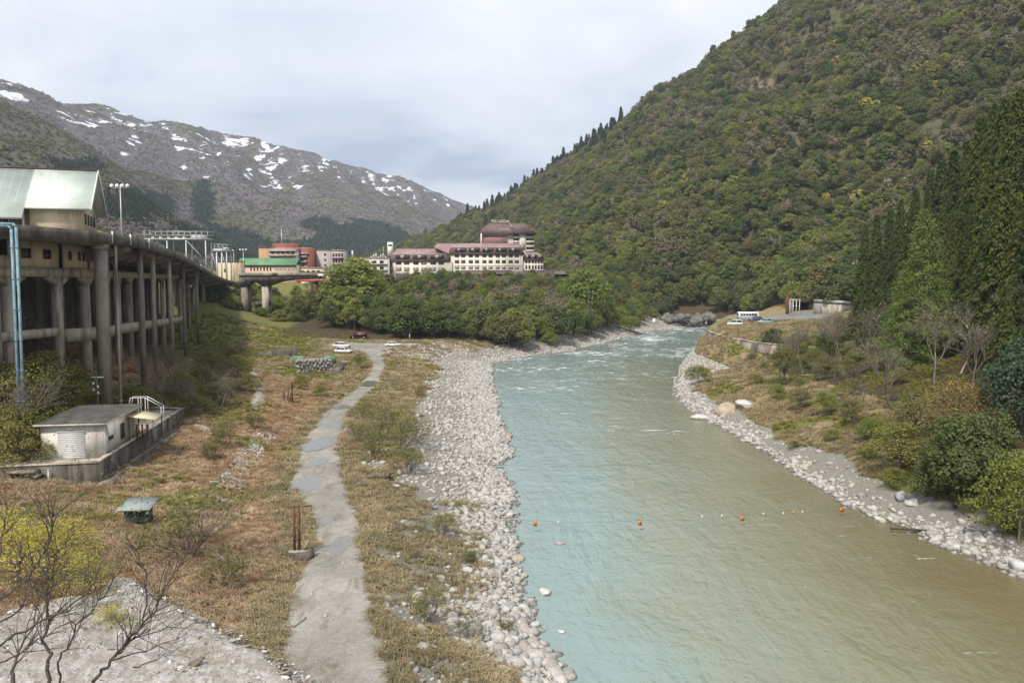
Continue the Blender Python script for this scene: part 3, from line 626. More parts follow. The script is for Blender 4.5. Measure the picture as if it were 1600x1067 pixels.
def tuft(seed, mat, h=.5, n=26, w=.05, spread=.55, bend=.5):
    r = np.random.default_rng(seed); V = []; an = r.uniform(0, 6.283, n); L_ = h * r.uniform(.5, 1.15, n); b0 = r.normal(size=(n, 2)) * h * .22; le = r.uniform(.1, spread, n)
    d = np.c_[np.cos(an), np.sin(an)]; s_ = np.c_[-d[:, 1], d[:, 0]] * w / 2
    p0 = np.c_[b0, np.full(n, -.04)]; p1 = np.c_[b0 + d * (L_ * le * .5)[:, None], L_ * .6]; p2 = np.c_[b0 + d * (L_ * le * 1.2)[:, None], L_ * (.95 - bend * le * .7)]
    sz = np.c_[s_, np.zeros(n)]
    v = np.stack([p0 - sz, p0 + sz, p1 + sz * .8, p1 - sz * .8, p2 + sz * .25, p2 - sz * .25], 1).reshape(-1, 3); b = (np.arange(n) * 6)[:, None]
    f = np.concatenate([b + np.array([[0, 1, 2, 3]]), b + np.array([[3, 2, 4, 5]])]); lv = np.tile(r.random(n), 2)
    return Plant(None, (v, f, lv, mat))
# ================================================================ forest on the hillside
HK = ([broadleaf(100 + k, LM_EVER, (10, 12, 8.5)[k], (9, 7.5, 11)[k], 15, 130, .55) for k in range(3)] + [broadleaf(110 + k, LM_FRESH, (10, 12.5)[k], (10, 7.5)[k], 14, 125, .52) for k in range(2)]
      + [broadleaf(120 + k, LM_OLIVE, (10, 12.5, 9)[k], (9, 7, 11)[k], 14, 110, .5) for k in range(3)] + [broadleaf(130, LM_YEL, 9, 8, 12, 45, .9)]
      + [baretree(140 + k, 10, LM_BUD, TWIG, 3, 5, .55, 3, .6) for k in range(3)] + [conifer(150, LM_DARKC, 15, 6, 90, 9, 1.0)])
KIND = ['dark evergreen'] * 3 + ['fresh green'] * 2 + ['olive green'] * 3 + ['yellow green'] + ['grey bare'] * 3 + ['dark conifer']
r = np.random.default_rng(11)
def jgrid(x0, x1, y0, y1, s):
    a, b = np.meshgrid(np.arange(x0, x1, s), np.arange(y0, y1, s)); a, b = a.ravel(), b.ravel()
    return a + r.uniform(-.45, .45, len(a)) * s, b + r.uniform(-.45, .45, len(a)) * s
px, py = jgrid(-200, 640, 150, 1130, 5.3); qx, qy = jgrid(62, 168, 404, 478, 4.2); px, py = np.r_[px, qx], np.r_[py, qy]
pz = RMZ(px, py); inn = (px < 160) & (py < 470); tzv = TZ(np.clip(px, -260, 160), np.clip(py, 10, 470)); pz = np.where(inn, tzv, pz)
u, v = pix(np.c_[px, py, pz + 6])
ok = (u > -60) & (u < 1680) & (v > -90) & (v < 560) & (pz > 5)
flat = (px < 160) & (py < 470)
ok &= ~(flat & (px < np.where(py < 402, np.interp(py, [190, 260, 330, 400], [92, 102, 110, 114]), 72)))               # valley ground has its own plants
ok &= ~((px < 26) & (py < 560) & (pz < 27)) & ~((pz < 26.5) & (py > 500) & (px < 20))
ok &= ~((py < 190) & (px < 120))
ok &= (scar_at(px, py, pz) < .45) | (r.random(len(px)) < .3)
bk = sm(-.25, .1, fbm(px, py, 45, 3, 61))
ok &= r.random(len(px)) < .8 + .2 * bk
px, py, pz, u, v = px[ok], py[ok], pz[ok], u[ok], v[ok]
# what grows where: bare and olive high up, evergreen low, conifers along the left ridge
hi = sm(60, 230, pz); n1 = fbm(px, py, 70, 3, 63); n2 = fbm(px, py, 30, 3, 67); q = r.random(len(px))
ridge_c = (u < 970) & (RMZ(px + 8, py + 26) - RMZ(px, py) < -1.0) & (py > 900)
w = np.c_[np.clip(.55 - .45 * hi + n1 * .7, .03, 2), np.clip(.24 + n2 * .6 - n1 * .15, .03, 2), np.clip(.42 + .1 * hi - n1 * .3, .05, 2), np.full(len(px), .035), np.clip(.26 + .5 * hi - n1 * .7, .05, 2), np.full(len(px), .012)]
cw = np.cumsum(w / w.sum(1, keepdims=True), 1); cls = (q[:, None] > cw).sum(1).clip(0, 5); cls[ridge_c & (r.random(len(px)) < .8)] = 5
var = r.integers(0, 3, len(px)); idx = np.where(cls == 0, var, np.where(cls == 1, 3 + var % 2, np.where(cls == 2, 5 + var, np.where(cls == 3, 8, np.where(cls == 4, 9 + var, 12)))))
sc = r.uniform(.5, 1.3, len(px)) * np.where(cls == 4, .95, 1) * np.where(cls == 5, .85, 1); scl = np.c_[sc * r.uniform(.9, 1.15, len(px)), sc * r.uniform(.9, 1.15, len(px)), sc * r.uniform(.8, 1.1, len(px))]
rot = np.c_[r.normal(size=(len(px), 2)) * .06, r.uniform(0, 6.283, len(px))]
size = sc / np.hypot(px, py); vis = (u > 0) & (u < 1590) & (v > 5) & (v < 500)
order = np.argsort(-(size * vis)); big = []
cnt = {}
for i in order:
    k = KIND[idx[i]]; lim = {'dark evergreen': 75, 'fresh green': 55, 'olive green': 70, 'yellow green': 25, 'grey bare': 60, 'dark conifer': 15}[k]
    if not vis[i] or cnt.get(k, 0) >= lim: continue
    cnt[k] = cnt.get(k, 0) + 1; big.append(i)
    if len(big) >= 300: break
LAB = {'dark evergreen': 'round dark evergreen tree on the right hillside', 'fresh green': 'fresh light green broadleaf tree on the right hillside', 'olive green': 'olive brown tree just coming into leaf on the right hillside', 'yellow green': 'bright yellow green tree standing out on the right hillside', 'grey bare': 'grey leafless tree on the right hillside', 'dark conifer': 'dark pointed conifer on the right hillside'}
for i in big:
    k = KIND[idx[i]]
    wh = ' above the tunnel portal' if u[i] > 1200 and v[i] > 380 else ' behind the cedar row' if u[i] > 1300 else ' above the far river bend' if u[i] > 960 and v[i] > 400 else ' right of the hotel tower' if u[i] < 960 else ' half way up the slope'
    HK[idx[i]].place('hillside_tree', (px[i], py[i], pz[i] - .3), rot[i, 2], scl[i], LAB[k] + wh, 'tree', k + ' trees on the right hillside', tuple(rot[i, :2]))
rest = np.ones(len(px), bool); rest[big] = False
fo = scatter('hillside_forest', [p.proto() for p in HK], np.c_[px, py, pz - .3][rest], rot[rest], scl[rest], idx[rest])
tag(fo, 'mixed spring forest covering the steep right hillside', 'forest', kind='stuff')
# conifers along the left ridge of that hill, one by one against the sky
cf = conifer(151, LM_DARKC, 18, 6.5, 120, 10, 1.0)
for k in range(95):
    t_ = k / 94.; uu = 716 + (968 - 716) * t_ ** .9 + r.normal() * 2; d_ = np.interp(uu, [695, 740, 780, 830, 880, 960, 1060], [1150, 1100, 1070, 1030, 1000, 960, 920]) - r.uniform(0, 60)
    x_ = (uu - 800) / FPX * d_; z_ = float(RMZ(np.array([x_]), np.array([d_]))[0]); s_ = r.uniform(.6, 1.3)
    cf.place('ridge_conifer', (x_, d_, z_ + 1.), r.uniform(0, 6), (s_, s_, s_), 'dark conifer in the row along the sloping ridge against the sky', 'tree', 'conifers along the right hill ridge')

# ---- canopy of the far mountain: small crowns as one mass
fk = [broadleaf(160, leaf_mat('far_bare', [(.19, .165, .165), (.25, .215, .205), (.21, .19, .175)], .1), 11, 11, 7, 14, 2.6), broadleaf(161, LM_OLIVE, 11, 11, 7, 14, 2.6), conifer(162, LM_DARKC, 18, 8, 26, 6, 2.4)]
a, b, z = LXY; sn, dk, gr = M_SNOW_DARK
from_u, from_v = pix(np.c_[a, b, z]); sel = (from_u > -80) & (from_u < 900) & (from_v > 60) & (from_v < 470) & (z > 24) & ((a < -262) | (b > 1500))
ci = np.nonzero(sel)[0]; rep = np.where(b[ci] < 1500, 9, 4); ci = np.repeat(ci, rep); n = len(ci)
qx = a[ci] + r.uniform(-9, 9, n); qy = b[ci] + r.uniform(-10, 10, n); keep = (sn[ci] < r.uniform(.35, .75, n)) & (r.random(n) < np.where(dk[ci] > .5, 1., .75)); ci, qx, qy = ci[keep], qx[keep], qy[keep]; n = len(ci)
qz = LMZ(qx, qy); qz = np.where((qx > -255) & (qy < 1500), np.minimum(qz, 16), qz)
idx = np.where(dk[ci] > .5, 2, np.where(r.random(n) < gr[ci] * .75, 1, 0)); s_ = r.uniform(.6, 1.2, n)
fm_ = scatter('mountain_forest', [p.proto() for p in fk], np.c_[qx, qy, qz - 1.], np.c_[np.zeros((n, 2)), r.uniform(0, 6.28, n)], np.c_[s_, s_, s_ * .8] * .4, idx)
tag(fm_, 'bare brown woods and dark conifer stands on the snow-flecked mountain', 'forest', kind='stuff')
print('hill trees', len(px), 'mountain', n)
# ================================================================ right bank: cedars, larch, shrubs
r = np.random.default_rng(21)
CED = [conifer(200 + k, LM_CEDAR, 24, 7.0, 210, 120, .2, droop=1.0, pw=.9) for k in range(4)]
def by_top(plant, name, u, d, vtop, hnom, wmul, label, cat, group=None, vb=None):
    x = (u - 800) / FPX * d; g = tz(x, d) if (x < 160 and d < 470) else float(RMZ(np.array([x]), np.array([d]))[0])
    zt = A(u, vtop, d).z; s_ = max((zt - g) / hnom, .12); sw = s_ * wmul
    return plant.place(name, (x, d, g - .2), r.uniform(0, 6.28), (sw, sw, s_), label, cat, group)
CL = [(1348,178,352),(1366,170,335),(1386,188,326),(1402,176,312),(1424,172,296),(1446,165,266),(1463,160,250),(1482,152,235),(1501,150,218),(1521,142,186),(1540,136,170),(1556,128,153),(1577,120,138),(1602,118,150),(1628,112,120),
      (1560,106,262),(1592,98,300),(1612,95,262),(1536,116,330),(1508,132,318),(1640,100,200),(1486,142,330),(1352,160,430),(1378,158,420),(1585,112,205),(1530,126,255),(1470,150,300),(1416,182,340),(1580,92,430),(1610,90,390),(1690,110,180),(1740,105,160),(1672,95,330),(1722,92,300),(1800,100,150),(1850,96,180),(1780,84,380)]
for i, (u, d, vt) in enumerate(CL):
    big = d < 125
    by_top(CED[i % 4], 'cedar_tree', u, d, vt, 24, (1.0 if big else .85) * r.uniform(.85, 1.15), 'tall dark cedar among the highest tops in the right corner stand' if u > 1505 and vt < 260 else 'nearer dark cedar low in front of the right corner stand' if u > 1505 else 'tall dark cedar in the row behind the bright green larch' if u > 1395 else 'dark cedar at the low left end of the cedar row', 'tree', 'cedars on the right bank')
LAR = conifer(210, LM_LARCH, 22, 10.5, 170, 110, .15, BARK, .75, .05, .4)
by_top(LAR, 'larch_tree', 1440, 128, 328, 22, 1.12, 'bright green feathery larch in front of the dark cedars', 'tree')
by_top(LAR, 'larch_tree', 1412, 126, 420, 22, 1.3, 'small bright green larch at the foot of the taller one', 'tree')
EV = [broadleaf(220 + k, LM_EVER, 8, 8, 15, 560, .21, BARK_D, low=.02) for k in range(3)]
EVB = [broadleaf(225, leaf_mat('bluish_leaves', [(.07, .10, .07), (.09, .12, .085)]), 8, 8, 24, 400, .23, BARK_D, low=.15)]
OL = [broadleaf(230 + k, LM_OLIVE, 8, 8, 14, 380, .18, low=.2) for k in range(2)]
FR = [broadleaf(235 + k, LM_FRESH, 8, 8, 14, 420, .18, low=.2) for k in range(2)]
RU = [broadleaf(240, LM_RUST, 7, 8.5, 16, 260, .12, low=.35)]
SHR = [broadleaf(245 + k, LM_SHRUB, 4, 4.5, 15, 330, .095, TWIG, low=.1) for k in range(2)]
BT = [baretree(250 + k, 9, LM_BUD, TWIG, 4, 1, .09, 3, .6) for k in range(3)]
BTW = [baretree(255 + k, 8, None, TWIG_W, 4, 0, .2, 3, .75) for k in range(2)]
BS = [baretree(260 + k, 3.2, LM_SHRUB, TWIG, 3, 1, .08, 3, .5, 7) for k in range(3)]
BSB = [baretree(265 + k, 2.6, LM_OLIVE, BARK, 3, 1, .10, 3, .5, 6) for k in range(2)]
def put(plant, name, u, v, hnom, hpx, wmul, label, cat, group=None, dd=None):
    """stand a plant on the ground point seen at u, v with the given height in photo pixels"""
    p = onT(u, v) if dd is None else Vector(((u - 800) / FPX * dd, dd, tz((u - 800) / FPX * dd, dd)))
    s_ = hpx * p.y / FPX / hnom; return plant.place(name, (p.x, p.y, p.z - .1), r.uniform(0, 6.28), (s_ * wmul, s_ * wmul, s_), label, cat, group)
put(EV[0], 'evergreen_tree', 1492, 795, 8, 150, .95, 'round dark evergreen overhanging the right shore by the marker cable', 'tree')
put(EV[2], 'evergreen_tree', 1462, 780, 8, 95, .9, 'lower dark evergreen left of the round one on the right shore', 'tree')
put(EV[1], 'evergreen_tree', 1538, 790, 8, 150, .9, 'dark evergreen close behind the round one on the right shore', 'tree')
put(SHR[0], 'leafy_shrub', 1592, 850, 4, 165, .75, 'yellow green shrub at the right edge above the white boulder', 'shrub')
put(RU[0], 'rusty_tree', 1492, 715, 7, 125, 1.05, 'rust coloured young tree above the round evergreen', 'tree')
put(RU[0], 'rusty_tree', 1545, 700, 7, 95, 1.0, 'smaller rust coloured tree left of the blue green evergreen', 'tree')
put(EVB[0], 'evergreen_tree', 1595, 690, 8, 165, .8, 'blue green evergreen at the right edge below the cedars', 'tree')
put(SHR[1], 'leafy_shrub', 1405, 735, 4, 80, 1.5, 'olive yellow shrub left of the round evergreen', 'shrub')
put(OL[0], 'olive_tree', 1430, 690, 8, 75, 1.3, 'olive shrubby tree right of the bright grass patch', 'tree')
for (u, v, h, w, lab) in [(1320, 585, 115, 1.0, 'bare tree beside the left end of the cedars'), (1255, 585, 80, 1.1, 'leaning bare tree on the right bank below the terrace'), (1395, 640, 120, 1.1, 'tangled bare tree above the green bank'), (1460, 600, 130, 1.0, 'bare tree under the bright larch'), (1290, 560, 70, 1.2, 'small bare tree near the concrete ramp'), (1430, 560, 110, 1.1, 'grey bare tree between larch and rusty tree'), (1520, 610, 110, 1.2, 'bare tree at the foot of the tall cedars'), (1355, 570, 90, 1.1, 'bare tree in front of the lowest cedar')]:
    put(BT[int(u) % 3], 'bare_tree', u, v, 9, h, w, lab, 'tree', 'bare trees on the right bank')
for (u, d, z_, h_, lab) in [(1560, 106, 18, 7, 'pale leafless tree among the cedars near the right edge'), (1490, 112, 15, 6.5, 'pale leafless tree beside the larch'), (1590, 100, 28, 6, 'pale leafless tree high between the cedars'), (1520, 110, 20, 6, 'pale leafless tree in the gap of the cedar stand')]:
    x_ = (u - 800) / FPX * d; g_ = tz(x_, d); BTW[int(u) % 2].place('pale_bare_tree', (x_, d - 2, g_), u, ((h_ + 3) / 8,) * 3, lab, 'tree', 'pale bare trees among the cedars')
put(OL[1], 'olive_tree', 1225, 600, 8, 62, 1.1, 'small olive green tree in front of the stone revetment', 'tree')
put(SHR[0], 'leafy_shrub', 1090, 600, 4, 34, 1.3, 'yellow green willow at the foot of the cobbled slope', 'shrub')
for i, (u, v, h, w, kd) in enumerate([(1215, 625, 26, 1.5, 0), (1250, 640, 34, 1.4, 1), (1290, 650, 40, 1.3, 0), (1330, 665, 46, 1.3, 1), (1360, 690, 40, 1.4, 0), (1300, 690, 22, 1.6, 2), (1350, 720, 26, 1.5, 2), (1395, 760, 34, 1.4, 2), (1270, 600, 40, 1.2, 3), (1345, 620, 60, 1.1, 3), (1400, 690, 60, 1.1, 3), (1440, 735, 52, 1.2, 1), (1180, 600, 20, 1.6, 2), (1530, 800, 40, 1.5, 2), (1570, 835, 36, 1.6, 2), (1240, 700, 14, 1.8, 2)]):
    put(((FR, OL, SHR, BT)[kd])[i % 2], 'bank_shrub', u, v, (8, 8, 4, 9)[kd], h, w, ['green', 'olive', 'yellowish', 'bare'][kd] + ' shrub on the right bank ' + ['near the cobbled slope', 'below the leaning bare tree', 'left of the green grass patch', 'on the green grass patch', 'right of the green grass patch', 'low above the stones', 'just above the middle of the stones', 'above the boulders', 'below the terrace edge', 'in the middle of the slope', 'under the larch', 'left of the rusty tree', 'at the foot of the revetment', 'above the dark log', 'near the right edge boulder', 'at the stones left of the boulders'][i], 'shrub', 'shrubs on the right bank')
# undergrowth filling the right slope
n = 0
for k in range(3000):
    y_ = r.uniform(44, 215); b = brk([y_])[0]; x_ = r.uniform(b[14, 0] + 1, 112)
    if y_ > 195 and x_ < 92: continue
    z_ = tz(x_, y_); uu, vv = pix([[x_, y_, z_]]); uu, vv = uu[0], vv[0]
    if not (1100 < uu < 1900) or n >= 250: continue
    dn = (x_ - b[14, 0]) / 10.
    if r.random() > .25 + .5 * dn: continue
    q = r.random(); n += 1; s_ = r.uniform(.35, .8) * (1 if dn > .8 else .6)
    if q < .34: BT[n % 3].place('bare_tree', (x_, y_, z_ - .2), r.uniform(0, 6), (s_, s_, s_ * .9), 'thin bare tree in the thicket on the right slope', 'tree', 'thicket trees on the right slope')
    elif q < .52: EV[n % 3].place('evergreen_shrub', (x_, y_, z_ - .3), r.uniform(0, 6), (s_, s_, s_ * .8), 'dark evergreen shrub in the thicket on the right slope', 'shrub', 'evergreen shrubs in the thicket')
    elif q < .75: OL[n % 2].place('olive_shrub', (x_, y_, z_ - .3), r.uniform(0, 6), (s_, s_, s_ * .7), 'olive brown shrub in the thicket on the right slope', 'shrub', 'olive shrubs in the thicket')
    else: FR[n % 2].place('green_shrub', (x_, y_, z_ - .3), r.uniform(0, 6), (s_ * .8, s_ * .8, s_ * .55), 'fresh green shrub in the thicket on the right slope', 'shrub', 'green shrubs in the thicket')

# ================================================================ bluff below the hotel
BE = [broadleaf(300 + k, LM_EVER, 10, 9.5, 20, 210, .38, BARK_D, low=.12) for k in range(3)]
BF = [broadleaf(305 + k, LM_FRESH, 10, 9.5, 20, 190, .36, low=.15) for k in range(3)]
BO = [broadleaf(310 + k, LM_OLIVE, 10, 9.5, 18, 170, .36, low=.15) for k in range(2)]
BG = [baretree(315 + k, 10, LM_BUD, TWIG, 4, 2, .3, 3, .6) for k in range(2)]
BW = [broadleaf(318, LM_WHITE, 9, 8, 12, 60, .5, TWIG_W, low=.3)]
px, py = jgrid(-112, 74, 243, 470, 5.8); ok = np.ones(len(px), bool); cnt = 0
pb = brk(py); ok &= (px < pb[:, 9, 0] - 7) & ~((py < 254) & (px < -12)) & ~((py < 246) & (px < 4)) & ~((px < -40) & (py < 262)) & ~((py > 372) & (px < 26)) & ~((px < -62) & ((py < 272) | (py > 318)))
ok &= ~((py > 352) & (px < -38))
order = np.argsort(py)
for i in order:
    if not ok[i]: continue
    x_, y_ = px[i], py[i]; g = tz(x_, y_); uu, vv = pix([[x_, y_, g]]); uu, vv = uu[0], vv[0]
    vt = np.interp(uu, [440, 470, 502, 535, 560, 600, 640, 700, 720, 760, 800, 840, 870, 910, 940, 960], [466, 458, 446, 412, 402, 428, 452, 446, 452, 452, 440, 450, 445, 420, 440, 470]) + r.uniform(0, 26)
    if vt > vv - 14: vt = vv - r.uniform(14, 26)
    h = min((vv - vt) * y_ / FPX, r.uniform(8, 13)); s_ = h / 10.; w_ = max(s_, .62) * r.uniform(.85, 1.15)
    q = r.random() + .25 * float(fbm(x_, y_, 25, 2, 5)); right = x_ > 18
    if uu < 600 and vv < 500: q = q * .6 + .38
    if right: q = q * .5 + .3
    k = int(r.integers(0, 3)); loc = (x_, y_, g - .4); rz = r.uniform(0, 6.28)
    where = 'right end of the bluff' if right else 'bluff below the %s' % ('annex roofs' if uu > 812 else 'main hotel block' if uu > 705 else 'left hotel wing') if uu > 600 else 'left shoulder of the bluff'
    where += ', in the lowest row' if g < 9 else ', near the top' if g > 17 else ', half way up'
    if q < .50: BE[k].place('evergreen_tree', loc, rz, (w_, w_, s_), 'dark evergreen tree on the ' + where, 'tree', 'evergreen trees on the hotel bluff')
    elif q < .72: BF[k].place('fresh_green_tree', loc, rz, (w_, w_, s_), 'fresh yellow green tree on the ' + where, 'tree', 'fresh green trees on the hotel bluff')
    elif q < .88: BO[k % 2].place('olive_tree', loc, rz, (w_, w_, s_), 'olive brown tree on the ' + where, 'tree', 'olive trees on the hotel bluff')
    else: BG[k % 2].place('bare_tree', loc, rz, (w_, w_, s_), 'grey bare tree on the ' + where, 'tree', 'bare trees on the hotel bluff')
    cnt += 1
print('bluff trees', cnt)
by_top(BF[0], 'fresh_green_tree', 560, 285, 402, 10, 1.25, 'big yellow green tree at the left corner of the bluff, highest there', 'tree')
by_top(BF[1], 'fresh_green_tree', 532, 280, 414, 10, 1.1, 'yellow green tree beside the red footbridge', 'tree')
by_top(BW[0], 'blossom_tree', 812, 318, 446, 9, .8, 'pale blossoming cherry in front of the sloping annex roof', 'tree')
by_top(BF[2], 'fresh_green_tree', 912, 330, 418, 10, 1.2, 'bright green tree in front of the annex end pillar', 'tree')
put(FR[0], 'willow_shrub', 985, 520, 8, 26, 2.2, 'low bright green willow on the gravel point', 'shrub')
put(FR[1], 'willow_shrub', 858, 540, 8, 22, 1.6, 'small rounded green bush at the foot of the bluff', 'shrub')
put(FR[1], 'willow_shrub', 755, 530, 8, 20, 1.5, 'little light green bush left of the rounded one under the bluff', 'shrub')
for (u, d, vt, lab) in [(612, 1000, 372, ''), ]: pass

# ================================================================ left bank
for (u, v, h, w, lab) in [(65, 640, 95, 1.3, 'large yellow green shrub left of the dark pier'), (118, 640, 80, 1.1, 'yellow green shrub close to the foot of the big pier'), (22, 700, 150, .9, 'tall yellow green shrub by the green fence in front of the blue pipes'), (95, 680, 70, 1.2, 'low leafy shrub behind the white pump house'), (150, 655, 50, 1.2, 'small leafy shrub right behind the pump house roof')]:
    put(SHR[int(u) % 2], 'leafy_shrub', u, v, 4, h, w, lab, 'shrub', 'shrubs below the viaduct')
for (u, v, h, lab) in [(25, 590, 130, 'bare tree in front of the blue pipes'), (75, 580, 90, 'bare tree left of the wide grey pillar'), (345, 640, 62, 'bare shrub beside the upper snow patch'), (245, 640, 55, 'bare shrub right of the pump house yard'), (300, 650, 60, 'bare shrub on the dark slope below the viaduct'), (480, 605, 40, 'small bare tree in front of the stone retaining wall'), (270, 590, 60, 'bare tree at the foot of the slender columns')]:
    put(BT[int(u) % 3], 'bare_tree', u, v, 9, h, 1.0, lab, 'tree', 'bare trees on the left bank')
put(BS[0], 'willow_bush', 290, 868, 3.2, 128, 1.3, 'many-stemmed budding willow bush right of the little shed', 'bush')
put(BSB[0], 'bare_bush', 355, 915, 2.6, 60, 1.3, 'low leafless bush below the willow bush', 'bush')
for i, (u, v, h) in enumerate([(600, 690, 62), (580, 715, 60), (625, 705, 66), (637, 742, 62), (560, 690, 40), (610, 670, 50), (645, 690, 45), (570, 655, 36), (655, 620, 22)]):
    put(BS[i % 3], 'willow_bush', u, v, 3.2, h, 1.15, ['budding willow bush nearest the driftwood root', 'greenish willow bush standing beside the track', 'tall willow bush in the middle of the thicket by the track', 'willow bush at the edge of the pale stones', 'small willow bush leaning over the track', 'willow bush at the back of the thicket', 'willow bush at the right end of the thicket', 'low willow bush by the bend of the track', 'tiny willow bush near the puddle crossing'][i], 'bush', 'willow thicket between track and stones')
for i, (u, v, h, lab) in enumerate([(690, 838, 46, 'thin willow sapling on the gravel beside the white stone'), (668, 970, 62, 'leafless fan-shaped bush on the near gravel'), (735, 880, 36, 'olive sapling bush by the water stones'), (735, 1000, 40, 'olive bush on the near shore stones'), (790, 985, 30, 'small bush at the near water edge')]):
    put((BS + BSB)[(i * 2) % 5], 'sapling', u, v, 3., h, 1.2, lab, 'bush', 'saplings on the gravel')
for i, (u, v, h, lab) in enumerate([(560, 575, 24, 'greenish bush beside the track bend below the parked cars'), (470, 610, 26, 'small bush below the stone wall'), (500, 620, 22, 'brownish bush right of the stone wall foot'), (330, 720, 40, 'dead upright stalks on the reddish slope'), (350, 700, 42, 'thin dead bush on the reddish slope near the wall end'), (400, 670, 30, 'small bush by the stony strip')]):
    put((SHR if i < 3 else BSB)[i % 2], 'bush', u, v, 4 if i < 3 else 2.6, h, 1.2, lab, 'bush', 'bushes on the left flat')
for i, (u, v, h) in enumerate([(30, 925, 120), (85, 900, 95), (135, 935, 75), (15, 870, 80), (175, 985, 50), (110, 860, 60)]):
    put(broadleaf(330 + i, leaf_mat('yellow_buds', [(.46, .42, .09), (.40, .38, .10)]), 4, 4.5, 22, 130, .08, TWIG, low=.1), 'yellow_shrub', u, v, 4, h, 1.3, ['yellow flowering shrub at the left edge', 'yellow flowering shrub right of the one at the left edge', 'yellow flowering shrub above the dirty snow', 'small yellow shrub highest on the left edge', 'yellow green shrub standing in the dirty snow', 'small yellow shrub nearest the little shed'][i], 'shrub', 'yellow shrubs behind the near bare trees')

for i, (u, v, h, kd) in enumerate([(225, 645, 40, 0), (255, 630, 46, 2), (285, 620, 44, 1), (315, 612, 42, 0), (345, 600, 40, 2), (372, 590, 38, 1), (300, 648, 40, 1), (335, 636, 42, 0), (366, 622, 40, 2), (392, 612, 30, 1), (240, 610, 40, 2), (275, 600, 36, 2), (205, 640, 46, 1), (330, 580, 34, 1), (360, 570, 30, 0)]):
    put((OL, SHR, BT)[kd][i % 2], 'slope_shrub', u, v, (8, 4, 9)[kd], h, 1.5, ['olive', 'yellowish', 'bare'][kd] + ' shrub on the dark slope below the viaduct, ' + ['right of the big pier', 'behind the yard corner', 'above the yard corner', 'in the middle of the slope', 'left of the upper snow patch', 'above the upper snow patch', 'above the thin snow streak', 'left of the lower dry grass', 'just left of the snow patch', 'beside the snow patch foot', 'at the second pillar', 'at the third pillar', 'close to the pump house roof', 'at the far pillars', 'at the farthest pillars'][i], 'shrub', 'shrubs below the viaduct pillars')
for (x_, y_, s_, kd, lab) in [(-46.3, 76.3, 1.75, 0, 'broad yellow green shrub hiding the foot of the blue pipes'), (-44.8, 73.8, 1.3, 1, 'yellow green shrub at the left edge beside the mesh fence')]:
    SHR[kd].place('leafy_shrub', (x_, y_, tz(x_, y_) - .2), x_, (s_, s_, s_), lab, 'shrub', 'shrubs below the viaduct')
BT[1].place('bare_tree', (-47.2, 77.2, tz(-47.2, 77.2)), 1., (1.0, 1.0, 1.1), 'bare tree rising in front of the blue pipes, nearest the yard', 'tree', 'bare trees on the left bank')

# ---- grass: tufts as one mass each
r = np.random.default_rng(31)
TD = [tuft(400 + k, LM_DRY, .30, 34, .022, 1.5, .95) for k in range(3)]; TR = [tuft(405 + k, LM_DRYR, .28, 34, .026, 1.6, 1.) for k in range(3)]; TG = [tuft(410 + k, LM_GRASS, .22, 30, .026, 1.0, .6) for k in range(2)]
def grass(name, protos, n, cond, label, hs=(.6, 1.5)):
    y_ = 38 + (330 - 38) * r.random(n) ** 1.9; hwid = y_ * .66
    x_ = r.uniform(-1, 1.3, n) * hwid; k = (x_ > -95) & (x_ < 110); x_, y_ = x_[k], y_[k]; z_ = TZ(x_, y_)
    g, gr, br, ea = zones(x_, y_, z_); b = brk(y_)[:, :, 0]
    ed_ = .1 + .45 * fbm(x_, y_, 1.5, 3, 71); road = (x_ > b[:, 6] + ed_) & (x_ < b[:, 7] - ed_) & (y_ < 232); k = cond(g, gr, br, ea, x_, y_, b) & ~road & (z_ > .25) & (y_ < 258)
    x_, y_, z_ = x_[k], y_[k], z_[k]; m_ = len(x_); s_ = r.uniform(*hs, m_) * (1 + y_ / 220)
    o = scatter(name, [p.proto() for p in protos], np.c_[x_, y_, z_], np.c_[r.normal(size=(m_, 2)) * .15, r.uniform(0, 6.28, m_)], np.c_[s_ * 1.2, s_ * 1.2, s_], r.integers(0, len(protos), m_))
    tag(o, label, 'grass', kind='stuff'); print(name, m_)
noi = lambda x, y: fbm(x, y, 3.0, 3, 301)
grass('dry_grass', TD, 200000, lambda g, gr, br, ea, x, y, b: (g < np.where((y < 80) & (x < b[:, 9] - 2.5) & (fbm(x, y, 5, 3, 303) > r.uniform(-.2, .5, len(x))), 1.1, .45)) & (gr < .6) & (br < .5) & (ea < .6) & (noi(x, y) > r.uniform(-.6, .3, len(x))), 'straw coloured dry grass on the banks')
grass('dry_fern', TR, 150000, lambda g, gr, br, ea, x, y, b: (br > .4) & (ea < .75) & (noi(x, y) > r.uniform(-.7, .2, len(x))), 'reddish brown flattened dead fern on the left slope', (.5, 1.2))
grass('green_grass', TG, 150000, lambda g, gr, br, ea, x, y, b: (gr > .4) & (g < .5) & (noi(x, y) > -.4), 'fresh green grass patches on the banks')

